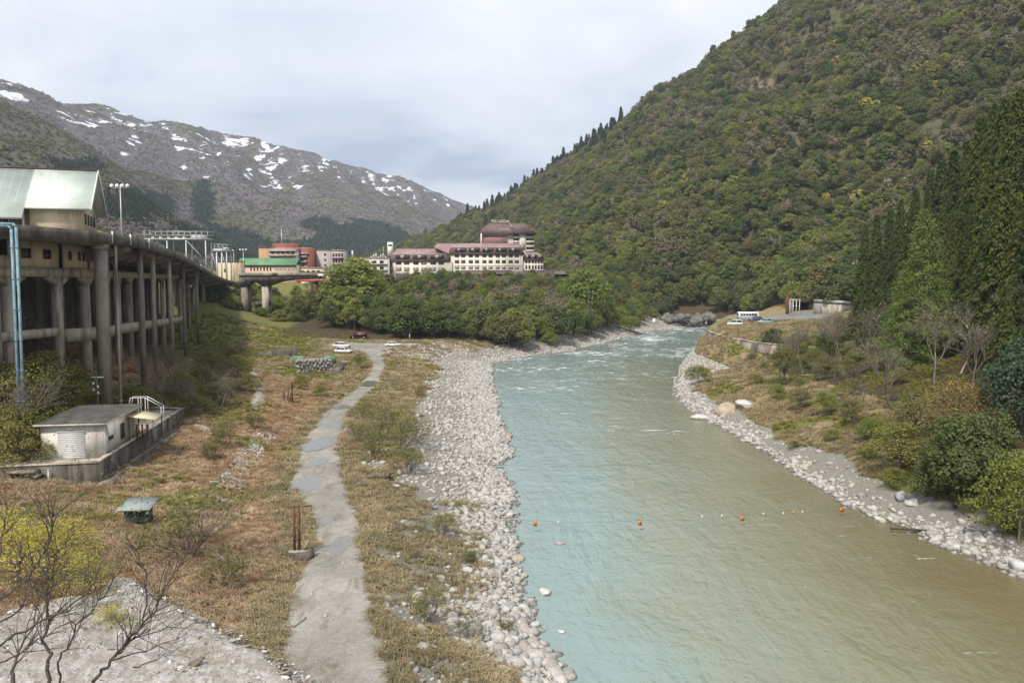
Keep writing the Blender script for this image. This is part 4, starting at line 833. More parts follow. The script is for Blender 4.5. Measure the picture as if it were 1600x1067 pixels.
# ================================================================ stones
t = NT('river_stone'); co = t.coord('Object'); oi = t.n('ShaderNodeObjectInfo'); n1 = t.noise(co, 2.2, 5, .65); n2 = t.noise(co, 9., 4, .6)
base = t.ramp(oi.outputs['Random'], [(0., (.34, .325, .295)), (.3, (.44, .42, .385)), (.5, (.27, .258, .235)), (.68, (.21, .205, .19)), (.82, (.36, .31, .25)), (.92, (.13, .126, .118)), (1., (.29, .215, .165))])
col = t.mix(1., base, t.ramp(n1, [(.3, (.72, .72, .72)), (.7, (1.15, 1.15, 1.13))]), 'MULTIPLY'); col = t.mix(.3, col, t.ramp(n2, [(.35, (.3, .29, .27)), (.65, (.7, .69, .66))])); gp = t.n('ShaderNodeNewGeometry'); sx = t.n('ShaderNodeSeparateXYZ'); t.l(gp.outputs['Position'], sx.inputs[0]); wl = t.n('ShaderNodeMapRange'); wl.inputs[1].default_value = .22; wl.inputs[2].default_value = .04; t.l(sx.outputs[2], wl.inputs[0]); col = t.mix(wl.outputs[0], col, t.mix(1., col, (.38, .37, .35), 'MULTIPLY'))
t.bsdf(col, .85, 0, .25, t.bump(n2, .4, .04)); STONE = t.m
import bmesh
def rock_mesh(seed, sub=2, mat=STONE, flat=.62):
    rr = np.random.default_rng(seed); bm = bmesh.new(); bmesh.ops.create_icosphere(bm, subdivisions=sub, radius=1.); cut = [(rr.normal(size=3), rr.uniform(.6, .9)) for _ in range(7)]
    off = rr.uniform(0, 50, 3); el = np.array([rr.uniform(.85, 1.25), rr.uniform(.7, 1.), flat * rr.uniform(.8, 1.2)])
    for vt in bm.verts:
        p = np.array(vt.co)
        for nrm, dd in cut:
            nn = nrm / np.linalg.norm(nrm); e_ = p.dot(nn) - dd
            if e_ > 0: p = p - nn * e_ * .85
        p = p * (1 + .10 * math.sin(p[0] * 3 + off[0]) * math.sin(p[1] * 3.3 + off[1]) + .06 * math.sin(p[2] * 6 + off[2])) * el; vt.co = p
    me = bpy.data.meshes.new('boulder'); bm.to_mesh(me); bm.free(); me.materials.append(mat)
    me.polygons.foreach_set('use_smooth', np.ones(len(me.polygons), bool)); me.update(); return me
RK = [rock_mesh(500 + k) for k in range(6)]; RKS = [bpy.data.objects.new('stone', rock_mesh(520 + k, 1)) for k in range(6)]
r = np.random.default_rng(41)
N_ = 520000; y_ = 38 + (400 - 38) * r.random(N_) ** 2.3; x_ = r.uniform(-24, 100, N_); k = (np.abs(x_) < y_ * .68) | ((x_ > 0) & (x_ < y_ * .95)); x_, y_ = x_[k], y_[k]
z_ = TZ(x_, y_); g, gr, br, ea = zones(x_, y_, z_); b = brk(y_)[:, :, 0]; road = (x_ > b[:, 6] - .2) & (x_ < b[:, 7] + .2) & (y_ < 232)
shore = sm(1.3, .2, np.abs(z_ - .25)); inl = sm(70, 90, y_); pr = np.clip((g - .25) * 1.3, 0, 1) * ((.12 + .25 * inl) + (.88 - .25 * inl) * shore) * np.where(x_ < 20, 1, .8) * np.where(x_ > b[:, 13] + .8, .15, 1) * np.where((x_ > 20) & (fbm(x_, y_, 4, 3, 88) < -.12) & (z_ > .35), .2, 1)
k = (r.random(len(x_)) < pr) & ~road & (z_ > -.25) & (z_ < 4.5) & (y_ < 402); x_, y_, z_, shore = x_[k], y_[k], z_[k], shore[k]; n = len(x_)
ln = r.lognormal(0, .62, n); s_ = .082 * ln * (1 + .7 * shore) * (1 + y_ / 230) * (1 + .5 * fbm(x_, y_, 5, 3, 77)); s_ = np.clip(s_, .04, np.where(x_ > 20, .62, .5)) * np.where(x_ > 20, .9, 1)
bigk = np.argsort(-(s_ / y_))[:300]; rest = np.ones(n, bool); rest[bigk] = False
for i in bigk:
    o = bpy.data.objects.new('boulder', RK[i % 6]); COL.objects.link(o); o.location = (x_[i], y_[i], z_[i] + s_[i] * .2); o.rotation_euler = (r.normal() * .2, r.normal() * .2, r.uniform(0, 6.28)); q = s_[i]; o.scale = (q, q, q)
    dw = brk([y_[i]])[0, 9, 0] - x_[i]; w1 = 'at the water line' if dw < 1.2 else 'just above the water line' if dw < 3.5 else 'higher up towards the track'; w2 = 'in the near corner' if y_[i] < 50 else 'level with the davit' if y_[i] < 62 else 'level with the river cable' if y_[i] < 80 else 'level with the pump house'
    where = ('right shore', 'stones along the right shore') if x_[i] > 20 else ('left bank %s, %s' % (w1, w2), 'big stones on the left bank')
    tag(o, 'grey boulder on the ' + where[0], 'boulder', where[1])
so = scatter('river_stones', RKS, np.c_[x_, y_, z_ + s_ * .15][rest], np.c_[r.normal(size=(n, 2)) * .25, r.uniform(0, 6.28, n)][rest], np.c_[s_, s_, s_][rest], r.integers(0, 6, n)[rest])
tag(so, 'pale rounded cobbles covering both shores', 'stones', kind='stuff'); print('stones', n)
def stone_mat(name, c1, c2): return surf(name, c1, c2, 2.5, .85, bump=.4, fine=9, co='Object')
PALE = stone_mat('pale_boulder', (.40, .39, .365), (.58, .57, .54)); TAN = stone_mat('tan_boulder', (.30, .25, .18), (.44, .375, .28)); RED = stone_mat('red_boulder', (.3, .18, .12), (.42, .29, .2)); GREY = stone_mat('grey_boulder', (.22, .21, .2), (.38, .37, .35))
def boulder(u, v, wpx, hr, mat, label, z0=None, seed=None, sub=3):
    p = onT(u, v); z = p.z
    if z < 0: p = P(u, v, 0.); z = 0
    q = wpx * p.y / FPX / 2; o = link('boulder', rock_mesh(seed or int(u * 7 + v), sub, mat, hr), None, (p.x, p.y + q * .4, z + q * hr * .35), (0, 0, u * .7), (q, q, q)); return tag(o, label, 'boulder')
for a_ in [(1410, 782, 25, .8, GREY, 'grey boulder on the right shore, left of a pale one'), (1426, 790, 26, .6, PALE, 'pale boulder on the right shore beside a grey one'), (1376, 815, 20, .7, PALE, 'white boulder at the right water edge'), (1596, 892, 34, .7, PALE, 'large white boulder at the right edge in shallow water'),
           (1135, 648, 36, .75, TAN, 'big tan slab-sided boulder on the right shore below the revetment'), (1165, 636, 30, .55, PALE, 'broad pale boulder behind the tan slab'), (1095, 655, 26, .5, PALE, 'flat white boulder at the water below the tan slab'),
           (810, 876, 24, .55, TAN, 'yellowish boulder lying at the left water edge'), (852, 929, 22, .6, PALE, 'white boulder standing in the water off the left shore'), (793, 682, 18, .4, RED, 'reddish flat rock at the left water edge'), (802, 804, 22, .45, GREY, 'dark grey flat boulder at the left water edge'), (730, 712, 14, .9, GREY, 'upright dark stone on the pale stone bank'),
           (836, 1030, 20, .6, PALE, 'pale boulder at the near left water edge'), (752, 1035, 16, .7, GREY, 'dark rounded boulder on the near gravel'), (730, 895, 18, .7, PALE, 'pale rounded boulder below the olive sapling'), (875, 850, 18, .3, GREY, 'low rock just breaking the water'), (878, 988, 14, .3, PALE, 'pale flat rock awash near the left shore')]:
    boulder(*a_)
# ================================================================ shared building materials and helpers
CONC = surf('weathered_concrete', (.21, .18, .14), (.33, .285, .23), .35, .9, stain=(.055, .046, .036), bump=.3, streak=True, fine=6.)
CONC_L = surf('pale_concrete', (.40, .35, .28), (.52, .465, .385), .5, .9, stain=(.16, .13, .10), bump=.25, streak=True, fine=6.)
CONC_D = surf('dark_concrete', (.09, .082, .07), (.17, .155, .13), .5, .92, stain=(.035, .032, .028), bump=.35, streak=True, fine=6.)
CREAM = surf('cream_plaster', (.55, .46, .31), (.64, .55, .39), .4, .85, stain=(.34, .27, .17), bump=.1, streak=True)
WALLW = surf('dirty_white_plaster', (.60, .575, .52), (.70, .675, .62), .6, .85, stain=(.46, .43, .38), bump=.15, streak=True)
HOTELW = surf('hotel_render', (.58, .54, .46), (.68, .64, .56), .12, .85, stain=(.46, .41, .34), bump=.05, streak=True, fine=2.)
ROOF_P = surf('pinkish_metal_roof', (.30, .185, .175), (.38, .25, .235), .2, .55, spec=.4, stain=(.24, .15, .145), bump=.05, fine=2.)
ROOF_B = surf('brown_metal_roof', (.125, .08, .078), (.18, .12, .115), .25, .55, spec=.4, stain=(.10, .065, .06), bump=.05, fine=2.)
ROOF_G = surf('pale_green_metal_roof', (.54, .60, .53), (.57, .63, .56), .15, .6, spec=.3, bump=0, fine=.5)
ROOF_K = surf('dark_grey_roofing', (.075, .068, .06), (.125, .115, .105), .6, .85, stain=(.05, .045, .04), bump=.2)
GREENR = surf('green_painted_roof', (.10, .22, .11), (.15, .29, .16), .3, .6, bump=.05)
STEEL = surf('pale_grey_steel', (.45, .46, .47), (.56, .57, .58), 1., .45, .3, .5, bump=.02)
STEEL_D = surf('dark_steel', (.10, .10, .10), (.17, .165, .16), 1., .5, .3, .4, bump=.05)
RUST = surf('rusty_iron', (.10, .055, .032), (.20, .105, .055), 3., .85, .1, stain=(.05, .035, .028), bump=.3)
BLUE = surf('light_blue_pipe', (.14, .25, .31), (.20, .32, .375), 1.5, .5, spec=.4, stain=(.10, .15, .17), bump=.05)
GREENP = surf('dark_green_paint', (.02, .045, .045), (.04, .07, .065), 2., .6, bump=.05)
REDP = surf('red_paint', (.42, .07, .04), (.5, .10, .06), 1., .5, spec=.4, bump=.02)
BRICK = surf('red_brown_tile', (.20, .07, .05), (.27, .10, .075), .6, .8, bump=.1)
TANW = surf('tan_tile', (.36, .23, .12), (.44, .29, .16), .6, .8, bump=.1)
GREYW = surf('mauve_grey_render', (.33, .29, .30), (.40, .36, .36), .5, .85, bump=.1)
WHITE = surf('white_paint', (.66, .66, .64), (.76, .76, .74), 1., .5, spec=.4, bump=.02)
YELP = surf('yellowed_sheet', (.55, .47, .28), (.64, .56, .36), 1., .6, bump=.05)
t = NT('dark_glass'); co = t.coord('World'); col = t.ramp(t.noise(co, .5, 2), [(.4, (.02, .022, .025)), (.6, (.07, .07, .068))]); t.bsdf(col, .08, 0, .5); GLASS = t.m
t = NT('pale_curtained_glass'); t.bsdf((.30, .285, .255), .25, 0, .5); GLASSC = t.m
t = NT('shutter_grey'); co = t.coord('World', (0, 0, 1)); t.bsdf((.56, .56, .565), .6, 0, .4); SHUT = t.m
def part(mb, name, mat, parent):                   # a part given in world coordinates
    return link(name, mb.mesh(name, mat), parent, tuple(-c for c in parent.location) if parent.rotation_euler.z == 0 else None)
_wc = {}
def window(parent, x, y, z, w, h, face='-y', fmat=None, pmat=None, cross=1, t_=.07, name='window'):
    """a frame with glazing bars and a pane behind it; x, y, z is the middle of its lower edge on the wall face"""
    key = (round(w, 2), round(h, 2), cross, fmat, pmat)
    if key not in _wc:
        m = MB(); m.box(-w / 2, -w / 2 + t_, -.10, .0, 0, h).box(w / 2 - t_, w / 2, -.10, .0, 0, h).box(-w / 2 + t_, w / 2 - t_, -.10, .0, 0, t_).box(-w / 2 + t_, w / 2 - t_, -.10, .0, h - t_, h)
        for k in range(cross): xx = -w / 2 + w * (k + 1) / (cross + 1); m.box(xx - .025, xx + .025, -.09, .0, t_, h - t_)
        _wc[key] = (m.mesh('window', fmat or ROOF_K), MB().box(-w / 2 + t_ * .5, w / 2 - t_ * .5, -.045, -.006, t_ * .5, h - t_ * .5).mesh('pane', pmat or GLASS))
    f = link(name, _wc[key][0], parent, (x, y, z), (0, 0, {'-y': 0, '+x': R(90), '-x': R(-90)}[face])); link('pane', _wc[key][1], f); return f

# ================================================================ curved concrete viaduct carrying the station yard
KP = np.array([(-62, 46, 28), (-53, 70, 28), (-48.6, 84, 28), (-47.4, 98, 28), (-50, 114, 28), (-56, 132, 28), (-63.5, 157, 28), (-72, 186, 27.4), (-80, 215, 26.3), (-87, 241, 25.0), (-93, 264, 23.9), (-97, 284, 22.8), (-100.5, 306, 21.6)], float)
def catmull(K, n=10):
    out = []
    for i in range(len(K) - 1):
        p0, p1, p2, p3 = K[max(i - 1, 0)], K[i], K[i + 1], K[min(i + 2, len(K) - 1)]
        for k in range(n): s_ = k / n; out.append(.5 * ((2 * p1) + (p2 - p0) * s_ + (2 * p0 - 5 * p1 + 4 * p2 - p3) * s_ ** 2 + (3 * p1 - p0 - 3 * p2 + p3) * s_ ** 3))
    return np.array(out + [K[-1]])
CV = catmull(KP); TG_ = np.gradient(CV[:, :2], axis=0); TG_ /= np.linalg.norm(TG_, axis=1, keepdims=True); NI = np.c_[-TG_[:, 1], TG_[:, 0]]   # inward, away from the river
def vp(i, off, z): return (CV[i, 0] + NI[i, 0] * off, CV[i, 1] + NI[i, 1] * off, z)
def at_y(y): return int(np.argmin(np.abs(CV[:, 1] - y)))
def sweep(i0, i1, prof, rel=True):
    m = MB(); n = len(prof); vs = []
    for i in range(i0, i1 + 1): vs += [vp(i, o_, (CV[i, 2] + dz) if rel else dz) for o_, dz in prof]
    k = i1 - i0; fs = [[a * n + b, a * n + (b + 1) % n, (a + 1) * n + (b + 1) % n, (a + 1) * n + b] for a in range(k) for b in range(n)]
    return m.add(vs, fs + [list(range(n))[::-1], [k * n + b for b in range(n)]])
def ubox(i, off, wt, wn, z0, z1, m=None):           # upright block on the curve: wt along it, wn across
    m = m or MB(); T_, Nn = TG_[i], NI[i]; c_ = np.array(vp(i, off, 0))[:2]
    q = [c_ - T_ * wt / 2 - Nn * wn / 2, c_ + T_ * wt / 2 - Nn * wn / 2, c_ + T_ * wt / 2 + Nn * wn / 2, c_ - T_ * wt / 2 + Nn * wn / 2]
    return m.hexa([(a[0], a[1], z0) for a in q] + [(a[0], a[1], z1) for a in q])
VI = empty('viaduct', (-47.4, 98, tz(-47.4, 98))); tag(VI, 'curved grey concrete viaduct on tall pillars above the left bank', 'viaduct')
E_ = len(CV) - 1
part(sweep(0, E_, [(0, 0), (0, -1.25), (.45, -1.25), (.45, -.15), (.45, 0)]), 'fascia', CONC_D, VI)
part(sweep(0, E_, [(.45, -.15), (.45, -.95), (5., -1.15), (16, -1.15), (16, -.15)]), 'deck_slab', CONC, VI)
part(sweep(0, at_y(200), [(16, -.15), (16, -1.1), (60, -1.1), (60, -.15)]), 'yard_slab', CONC_L, VI)
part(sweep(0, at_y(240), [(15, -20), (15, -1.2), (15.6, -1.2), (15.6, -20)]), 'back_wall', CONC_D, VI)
ZF = 23.9
part(sweep(at_y(60), at_y(214), [(5.4, ZF - 1.0), (5.4, ZF), (6.6, ZF), (6.6, ZF - 1.0)], False), 'floor_beam', CONC_L, VI)
part(sweep(at_y(60), at_y(140), [(6.6, ZF - .3), (6.6, ZF - .02), (15, ZF - .02), (15, ZF - .3)], False), 'floor_slab', CONC, VI)
part(sweep(at_y(62), at_y(88), [(5.3, ZF + .02), (5.3, ZF + 1.25), (5.6, ZF + 1.25), (5.6, ZF + .02)], False), 'parapet', CONC_L, VI)
for yc in (80, 98):                                  # two tall front pillars
    i = at_y(yc); zb = tz(*vp(i, .9, 0)[:2]); m = ubox(i, .75, 1.05, 1.15, zb - 1, CV[i, 2] - 1.25); ubox(i, .75, 1.35, 1.4, CV[i, 2] - 1.9, CV[i, 2] - 1.26, m); o = part(m, 'tall_pillar', CONC, VI)
for yc in (118, 136, 160, 187, 214):                  # slender front posts
    i = at_y(yc); zb = tz(*vp(i, 1.2, 0)[:2]); part(ubox(i, 1.2, .6, .65, zb - 1.2, CV[i, 2] - 1.0), 'slender_post', CONC if yc % 4 else CONC_L, VI)
COLY = [66, 74, 88, 98, 108, 119, 131, 144, 158, 173, 189, 205, 221, 238, 255, 274]
for yc in COLY:
    i = at_y(yc)
    for off, w_, mt in ((6.0, .95, CONC_L), (11.5, .8, CONC)):
        p_ = vp(i, off, 0); zb = tz(p_[0], p_[1]); m = ubox(i, off, w_, w_, zb - 1.2, (ZF - 1.02 if yc < 212 and off < 7 else CV[i, 2] - 1.2)); part(m, 'pillar', mt, VI)
    if yc < 212:                                      # haunches under the floor beam
        T_ = TG_[i]; c_ = np.array(vp(i, 6.0, 0))[:2]; m = MB()
        for s_ in (-1, 1):
            a_ = c_ + T_ * s_ * .6; b_ = c_ + T_ * s_ * 2.2; n_ = NI[i] * .5
            m.hexa([(*(a_ - n_), ZF - 2.0), (*(b_ - n_), ZF - 1.15), (*(b_ + n_), ZF - 1.15), (*(a_ + n_), ZF - 2.0), (*(a_ - n_), ZF - 1.02), (*(b_ - n_), ZF - 1.02), (*(b_ + n_), ZF - 1.02), (*(a_ + n_), ZF - 1.02)])
        part(m, 'haunch', CONC_L, VI)
    if yc >= 104:                                     # cantilever brackets carrying the edge of the deck
        T_ = TG_[i] * .55; zt = CV[i, 2]; a_ = np.array(vp(i, .5, 0))[:2]; b_ = np.array(vp(i, 6.5, 0))[:2]
        m = MB().hexa([(*(a_ - T_), zt - 1.75), (*(a_ + T_), zt - 1.75), (*(b_ + T_), zt - 3.5), (*(b_ - T_), zt - 3.5), (*(a_ - T_), zt - .97), (*(a_ + T_), zt - .97), (*(b_ + T_), zt - 1.17), (*(b_ - T_), zt - 1.17)])
        part(m, 'bracket', CONC, VI)
# lower tie beam between the pillars
m = MB(); i0, i1 = at_y(99), at_y(224); vs = []
for i in range(i0, i1 + 1):
    zb = np.interp(CV[i, 1], [100, 196, 224], [16.7, 13.6, 13.0]); vs += [vp(i, 5.25, zb), vp(i, 5.25, zb - 1.5), vp(i, 6.2, zb - 1.5), vp(i, 6.2, zb)]
k = i1 - i0; m.add(vs, [[a * 4 + b, a * 4 + (b + 1) % 4, (a + 1) * 4 + (b + 1) % 4, (a + 1) * 4 + b] for a in range(k) for b in range(4)] + [[3, 2, 1, 0], [k * 4 + b for b in range(4)]])
part(m, 'tie_beam', CONC_L, VI)
part(sweep(at_y(86), at_y(97), [(5.2, 16.1), (5.2, 17.0), (7.5, 17.0), (7.5, 16.1)], False), 'tie_beam', CONC_L, VI)
# cream rooms built in under the deck
for (y0, y1, wins) in ((88.4, 97.6, [(.3, 1.5), (.68, 1.5)]), (99.2, 107.6, [(.22, .75), (.5, .75), (.78, .75)]), (109, 120.5, [(.5, .85), (.7, .85)])):
    i0, i1 = at_y(y0), at_y(y1); w_ = part(sweep(i0, i1, [(5.6, ZF + .02), (5.6, CV[i0, 2] - 1.2), (5.9, CV[i0, 2] - 1.2), (5.9, ZF + .02)], False), 'room_wall', CREAM, VI)
    for fr, ww in wins:
        ii = int(round(i0 + (i1 - i0) * fr)); p_ = vp(ii, 5.6, ZF + 1.0); an = math.atan2(TG_[ii, 1], TG_[ii, 0]); wdw = MB()
        wdw.box(-ww / 2, -ww / 2 + .1, -.12, 0, 0, 1.1).box(ww / 2 - .1, ww / 2, -.12, 0, 0, 1.1).box(-ww / 2 + .1, ww / 2 - .1, -.12, 0, 0, .1).box(-ww / 2 + .1, ww / 2 - .1, -.12, 0, 1.0, 1.1)
        f_ = link('window', wdw.mesh('window', RUST), VI, Vector(p_) - VI.location, (0, 0, an)); MB().box(-ww / 2 + .05, ww / 2 - .05, -.05, -.01, .05, 1.05).build('pane', GLASS, f_)
for yc in (100.5, 109.5, 122.5, 154.5):
    i = at_y(yc); p_ = vp(i, .25 if yc < 102 else 5.1, 0); zb = tz(p_[0], p_[1]); m = MB().tube((p_[0], p_[1], zb - .3), (p_[0], p_[1], CV[i, 2] - 1.3), .17, n=7)
    for zz_ in np.arange(zb + 2, CV[i, 2] - 2, 4): m.tube((p_[0], p_[1], zz_), (p_[0], p_[1], zz_ + .15), .24, n=7)
    part(m, 'downpipe', RUST if int(yc) % 2 else CONC_L, VI)
for yc, off in ((99, .0), (118, -.05), (105, -.05), (214, 0.0)):   # short vent stubs and railing on the deck edge
    p_ = vp(at_y(yc), off, CV[at_y(yc), 2]); part(MB().tube((p_[0], p_[1], p_[2] - 1.1), (p_[0], p_[1], p_[2] + .3), .09, n=6), 'drain_stub', WHITE, VI)
# blue pipes climbing the left pillar
BP = empty('blue_pipe', (A(27, 590, 79).x, 79, tz(A(27, 590, 79).x, 79)))
tag(BP, 'pair of light blue pipes climbing the left end of the viaduct', 'pipe')
for u0, vt in ((22.5, 352), (30, 349)):
    x_ = A(u0, 470, 78.6).x; zt = A(u0, vt, 78.6).z; m = MB().path([(x_, 78.6, tz(x_, 78.6) - .3), (x_, 78.6, zt - .35), (x_ - .25, 78.6, zt - .08), (x_ - 3.4, 78.6, zt)], .14, 8)
    for z_ in np.arange(11, zt - 1, 2.9): m.tube((x_, 78.6, z_), (x_, 78.6, z_ + .1), .19, n=8)
    part(m, 'pipe', BLUE, BP)

# ---- hall with pale green roof on the yard
HB = empty('station_hall', (-53.4, 105, 27.4), R(18)); tag(HB, 'cream hall with a big pale green metal roof on the viaduct', 'building')
m = MB().prism([(0, 0), (11, 0), (11, 4.2), (5.5, 8.8), (0, 4.2)], -6.2, -.35, 'x'); m.build('wall', CREAM, HB)
MB().box(-40, -6.2, .4, 11, 0, 4.0).build('wall', surf('brown_plaster', (.20, .16, .11), (.27, .22, .15), .5), HB)
m = MB()
for s_ in (0, 1):
    def yy_(v_): return v_ if s_ == 0 else 11 - v_
    m.hexa([(-6.5, yy_(-1.0), 3.75), (.8, yy_(-1.0), 3.75), (.8, yy_(5.5), 9.15), (-6.5, yy_(5.5), 9.15), (-6.5, yy_(-1.0), 4.0), (.8, yy_(-1.0), 4.0), (.8, yy_(5.5), 9.42), (-6.5, yy_(5.5), 9.42)])
    m.hexa([(-40, yy_(-2.6), 2.4), (-6.5, yy_(-2.6), 2.4), (-6.5, yy_(5.5), 9.15), (-40, yy_(5.5), 9.15), (-40, yy_(-2.6), 2.65), (-6.5, yy_(-2.6), 2.65), (-6.5, yy_(5.5), 9.42), (-40, yy_(5.5), 9.42)])
rf = m.build('roof', ROOF_G, HB); MB().box(-40, .82, 5.3, 5.7, 9.36, 9.52).build('ridge_cap', ROOF_B, rf)
MB().bar((.86, -1.1, 3.8), (.86, 5.5, 9.3), .12, .4).bar((.86, 12.1, 3.8), (.86, 5.5, 9.3), .12, .4).build('verge_board', WHITE, HB)
m = MB()
for k in range(40): x_ = .4 - k * 1.0; m.bar((x_, -.98 if x_ > -6.5 else -2.58, 4.01 if x_ > -6.5 else 2.66), (x_, 5.3, 9.25), .025, .05)
m.build('roof_seam', ROOF_G, rf)
window(HB, -9.6, .4, 1.0, 2.2, 1.9, cross=2, fmat=WHITE); window(HB, -14, .4, 1.0, 2.2, 1.9, cross=2, fmat=WHITE)
for y_ in (2.0, 4.2, 6.4, 8.6): window(HB, -.35, y_, 2.2, .9, 1.3, '+x', fmat=ROOF_K)
MB().box(-7.0, -6.75, -.2, .05, 0, 3.7).build('downpipe', WHITE, HB)
for k in range(5): MB().box(-12.2 - k * 4, -12.0 - k * 4, -2.3, -2.1, 0, 2.5).build('canopy_post', WHITE, HB)
def lampmast(u, vt, vb, d, n, label, arm=2.0, r_=.12):
    b_ = A(u, vb, d); zt = A(u, vt, d).z; o = empty('floodlight_mast', tuple(b_)); tag(o, label, 'lamp')
    m = MB().tube((0, 0, -3), (0, 0, zt - b_.z), r_, r_ * .6, 8); m.build('pole', STEEL, o); MB().box(-arm, arm, -.05, .05, zt - b_.z - .4, zt - b_.z - .28).build('crossarm', STEEL, o)
    for k in range(n):
        x_ = -arm + 2 * arm * k / max(1, n - 1); h_ = MB(); h_.tube((x_, -.1, zt - b_.z - .05), (x_, -.45, zt - b_.z - .2), .32, .2, 10); h_.build('lamp', WHITE, o)
    return o
lampmast(190, 290, 360, 128, 4, 'tall floodlight mast with four lamps right of the hall', 1.2)
lampmast(381, 390, 432, 279, 3, 'small floodlight mast at the end of the viaduct', 1.0)
lampmast(366, 391, 428, 304, 1, 'single lamp mast left of the triple floodlight', .3)
# ---- pale steel gantries on the yard
def gantry(u0, u1, vt, vd, vb, d, label, depth=5.):
    x0, x1 = A(u0, vt, d).x, A(u1, vt, d).x; zr, zd, zb = A(u0, vt, d).z, A(u0, vd, d).z, A(u0, vb, d).z; o = empty('steel_gantry', ((x0 + x1) / 2, d, zb)); tag(o, label, 'gantry')
    w_ = (x1 - x0) / 2; zr -= zb; zd -= zb; MB().box(-w_, w_, -depth / 2, depth / 2, zd - .35, zd).build('platform', STEEL, o); n = max(4, int(w_ * 1.3))
    for k in range(n + 1): x_ = -w_ + 2 * w_ * k / n; MB().box(x_ - .06, x_ + .06, -depth / 2, -depth / 2 + .1, zd, zr).build('rail_post', STEEL, o)
    for zz_ in (zr, (zr + zd) / 2): MB().box(-w_, w_, -depth / 2 - .03, -depth / 2 + .07, zz_ - .05, zz_ + .04).build('rail', STEEL, o); MB().box(-w_, w_, depth / 2 - .1, depth / 2, zz_ - .05, zz_ + .04).build('rail', STEEL, o)
    for x_ in (-w_ * .9, -w_ * .3, w_ * .3, w_ * .92):
        MB().box(x_ - .14, x_ + .14, -depth / 2 + .2, -depth / 2 + .48, -5.5, zd - .36).build('leg', STEEL, o); MB().box(x_ - .14, x_ + .14, depth / 2 - .5, depth / 2 - .2, -5.5, zd - .36).build('leg', STEEL, o)
    MB().bar((w_ * .3, -depth / 2 + .3, zd - .5), (w_ * .9, -depth / 2 + .3, -1), .14, .14).bar((-w_ * .9, -depth / 2 + .3, zd - .5), (-w_ * .3, -depth / 2 + .3, -1), .14, .14).build('brace', STEEL, o)
    MB().box(w_ * .45, w_ * .8, -depth / 2 + .3, depth / 2 - .6, zd + .01, zd + .9).build('cabinet', WHITE, o)
    for k in range(5): x_ = -w_ * .85 + k * w_ * .25; MB().box(x_, x_ + .5, -1, 0, zd + .01, zd + .45).build('fitting', WHITE, o)
    return o
gantry(231, 329, 362, 373, 402, 238, 'long pale steel gantry with railings above the deck edge')
gantry(333, 358, 382, 391, 420, 292, 'smaller steel gantry right of the long one')
# ================================================================ concrete approach bridge and red footbridge
d = 278.; BR = empty('approach_bridge', (A(417, 497, d).x, d, A(417, 497, d).z)); tag(BR, 'grey concrete beam bridge with haunched girders beyond the viaduct', 'bridge')
def px_(u, v, dd=d): a_ = A(u, v, dd); return (a_.x, a_.z)
g_ = [px_(378, 431), px_(500, 431), px_(500, 436), px_(462, 437), px_(440, 440), px_(422, 446), px_(413, 446), px_(404, 441), px_(395, 441), px_(387, 447), px_(378, 447)]
m = MB().prism(g_, d - 3, d + 3, 'y'); part(m, 'girder', CONC_D, BR)
part(MB().box(px_(378, 431)[0], px_(500, 431)[0], d - 3.3, d - 3.05, px_(0, 431)[1] - .1, px_(0, 426.5)[1]), 'parapet', CONC, BR)
for u0 in (385, 417.5):
    x_ = A(u0, 470, d).x; part(MB().box(x_ - .95, x_ + .95, d - 2.6, d + 2.6, tz(x_, d) - 1.5, px_(0, 445.8)[1]), 'pier', CONC_L if u0 > 400 else CONC, BR)
part(MB().box(A(386, 0, d).x + 1, A(416, 0, d).x - .8, d - 1.5, d + 1.5, px_(0, 477)[1], px_(0, 471)[1]), 'cross_beam', CONC_D, BR)
d = 300.; RB = empty('red_footbridge', (A(483, 440, d).x, d, A(483, 440, d).z)); tag(RB, 'short bright red footbridge between concrete bridge and trees', 'bridge')
x0, x1 = A(465, 440, d).x, A(512, 440, d).x; z0, z1 = A(0, 440, d).z, A(0, 434, d).z
part(MB().box(x0, x1, d - 1.5, d + 1.5, z0, z0 + .35), 'deck', CONC, RB); part(MB().box(x0, x1, d - 1.62, d - 1.52, z0 - .05, z0 + .75), 'side_girder', REDP, RB)
for k in range(12): x_ = x0 + (x1 - x0) * k / 11; part(MB().box(x_ - .06, x_ + .06, d - 1.6, d - 1.5, z0 + .76, z1 + .2), 'rail_post', REDP, RB)
part(MB().box(x0, x1, d - 1.6, d - 1.5, z1 + .2, z1 + .32), 'rail', REDP, RB); part(MB().box(A(486, 0, d).x - .6, A(486, 0, d).x + .6, d - 1, d + 1, tz(A(486, 0, d).x, d) - 1, z0 - .06), 'pier', RUST, RB)

# ================================================================ town behind the bridge
def block(name, u0, u1, vt, vb, d, depth, mat, label, roof=None, rz=0.):
    x0, x1, zt, zb = A(u0, vt, d).x, A(u1, vt, d).x, A(800, vt, d).z, A(800, vb, d).z; o = empty(name, ((x0 + x1) / 2, d, zb), rz); tag(o, label, 'building')
    w_ = (x1 - x0) / 2; h = zt - zb; MB().box(-w_, w_, 0, depth, -10, h).build('wall', mat, o); 
    if roof: MB().box(-w_ - .3, w_ + .3, -.3, depth + .3, h + .003, h + .35).build('roof', roof, o)
    return o, w_, h, d / FPX
o, w_, h, q = block('station_shed', 372, 462, 414, 433, 345, 9, surf('salmon_plaster', (.50, .36, .26), (.58, .44, .33), .4, stain=(.4, .36, .26)), 'long cream shed with a bright green roof behind the bridge')
m = MB().prism([(-.8, h - .2), (4.5, h + 2.6), (9.8, h - .2), (9.8, h + .05), (4.5, h + 2.9), (-.8, h + .05)], -w_ - .5, w_ + .5, 'x'); m.build('roof', GREENR, o)
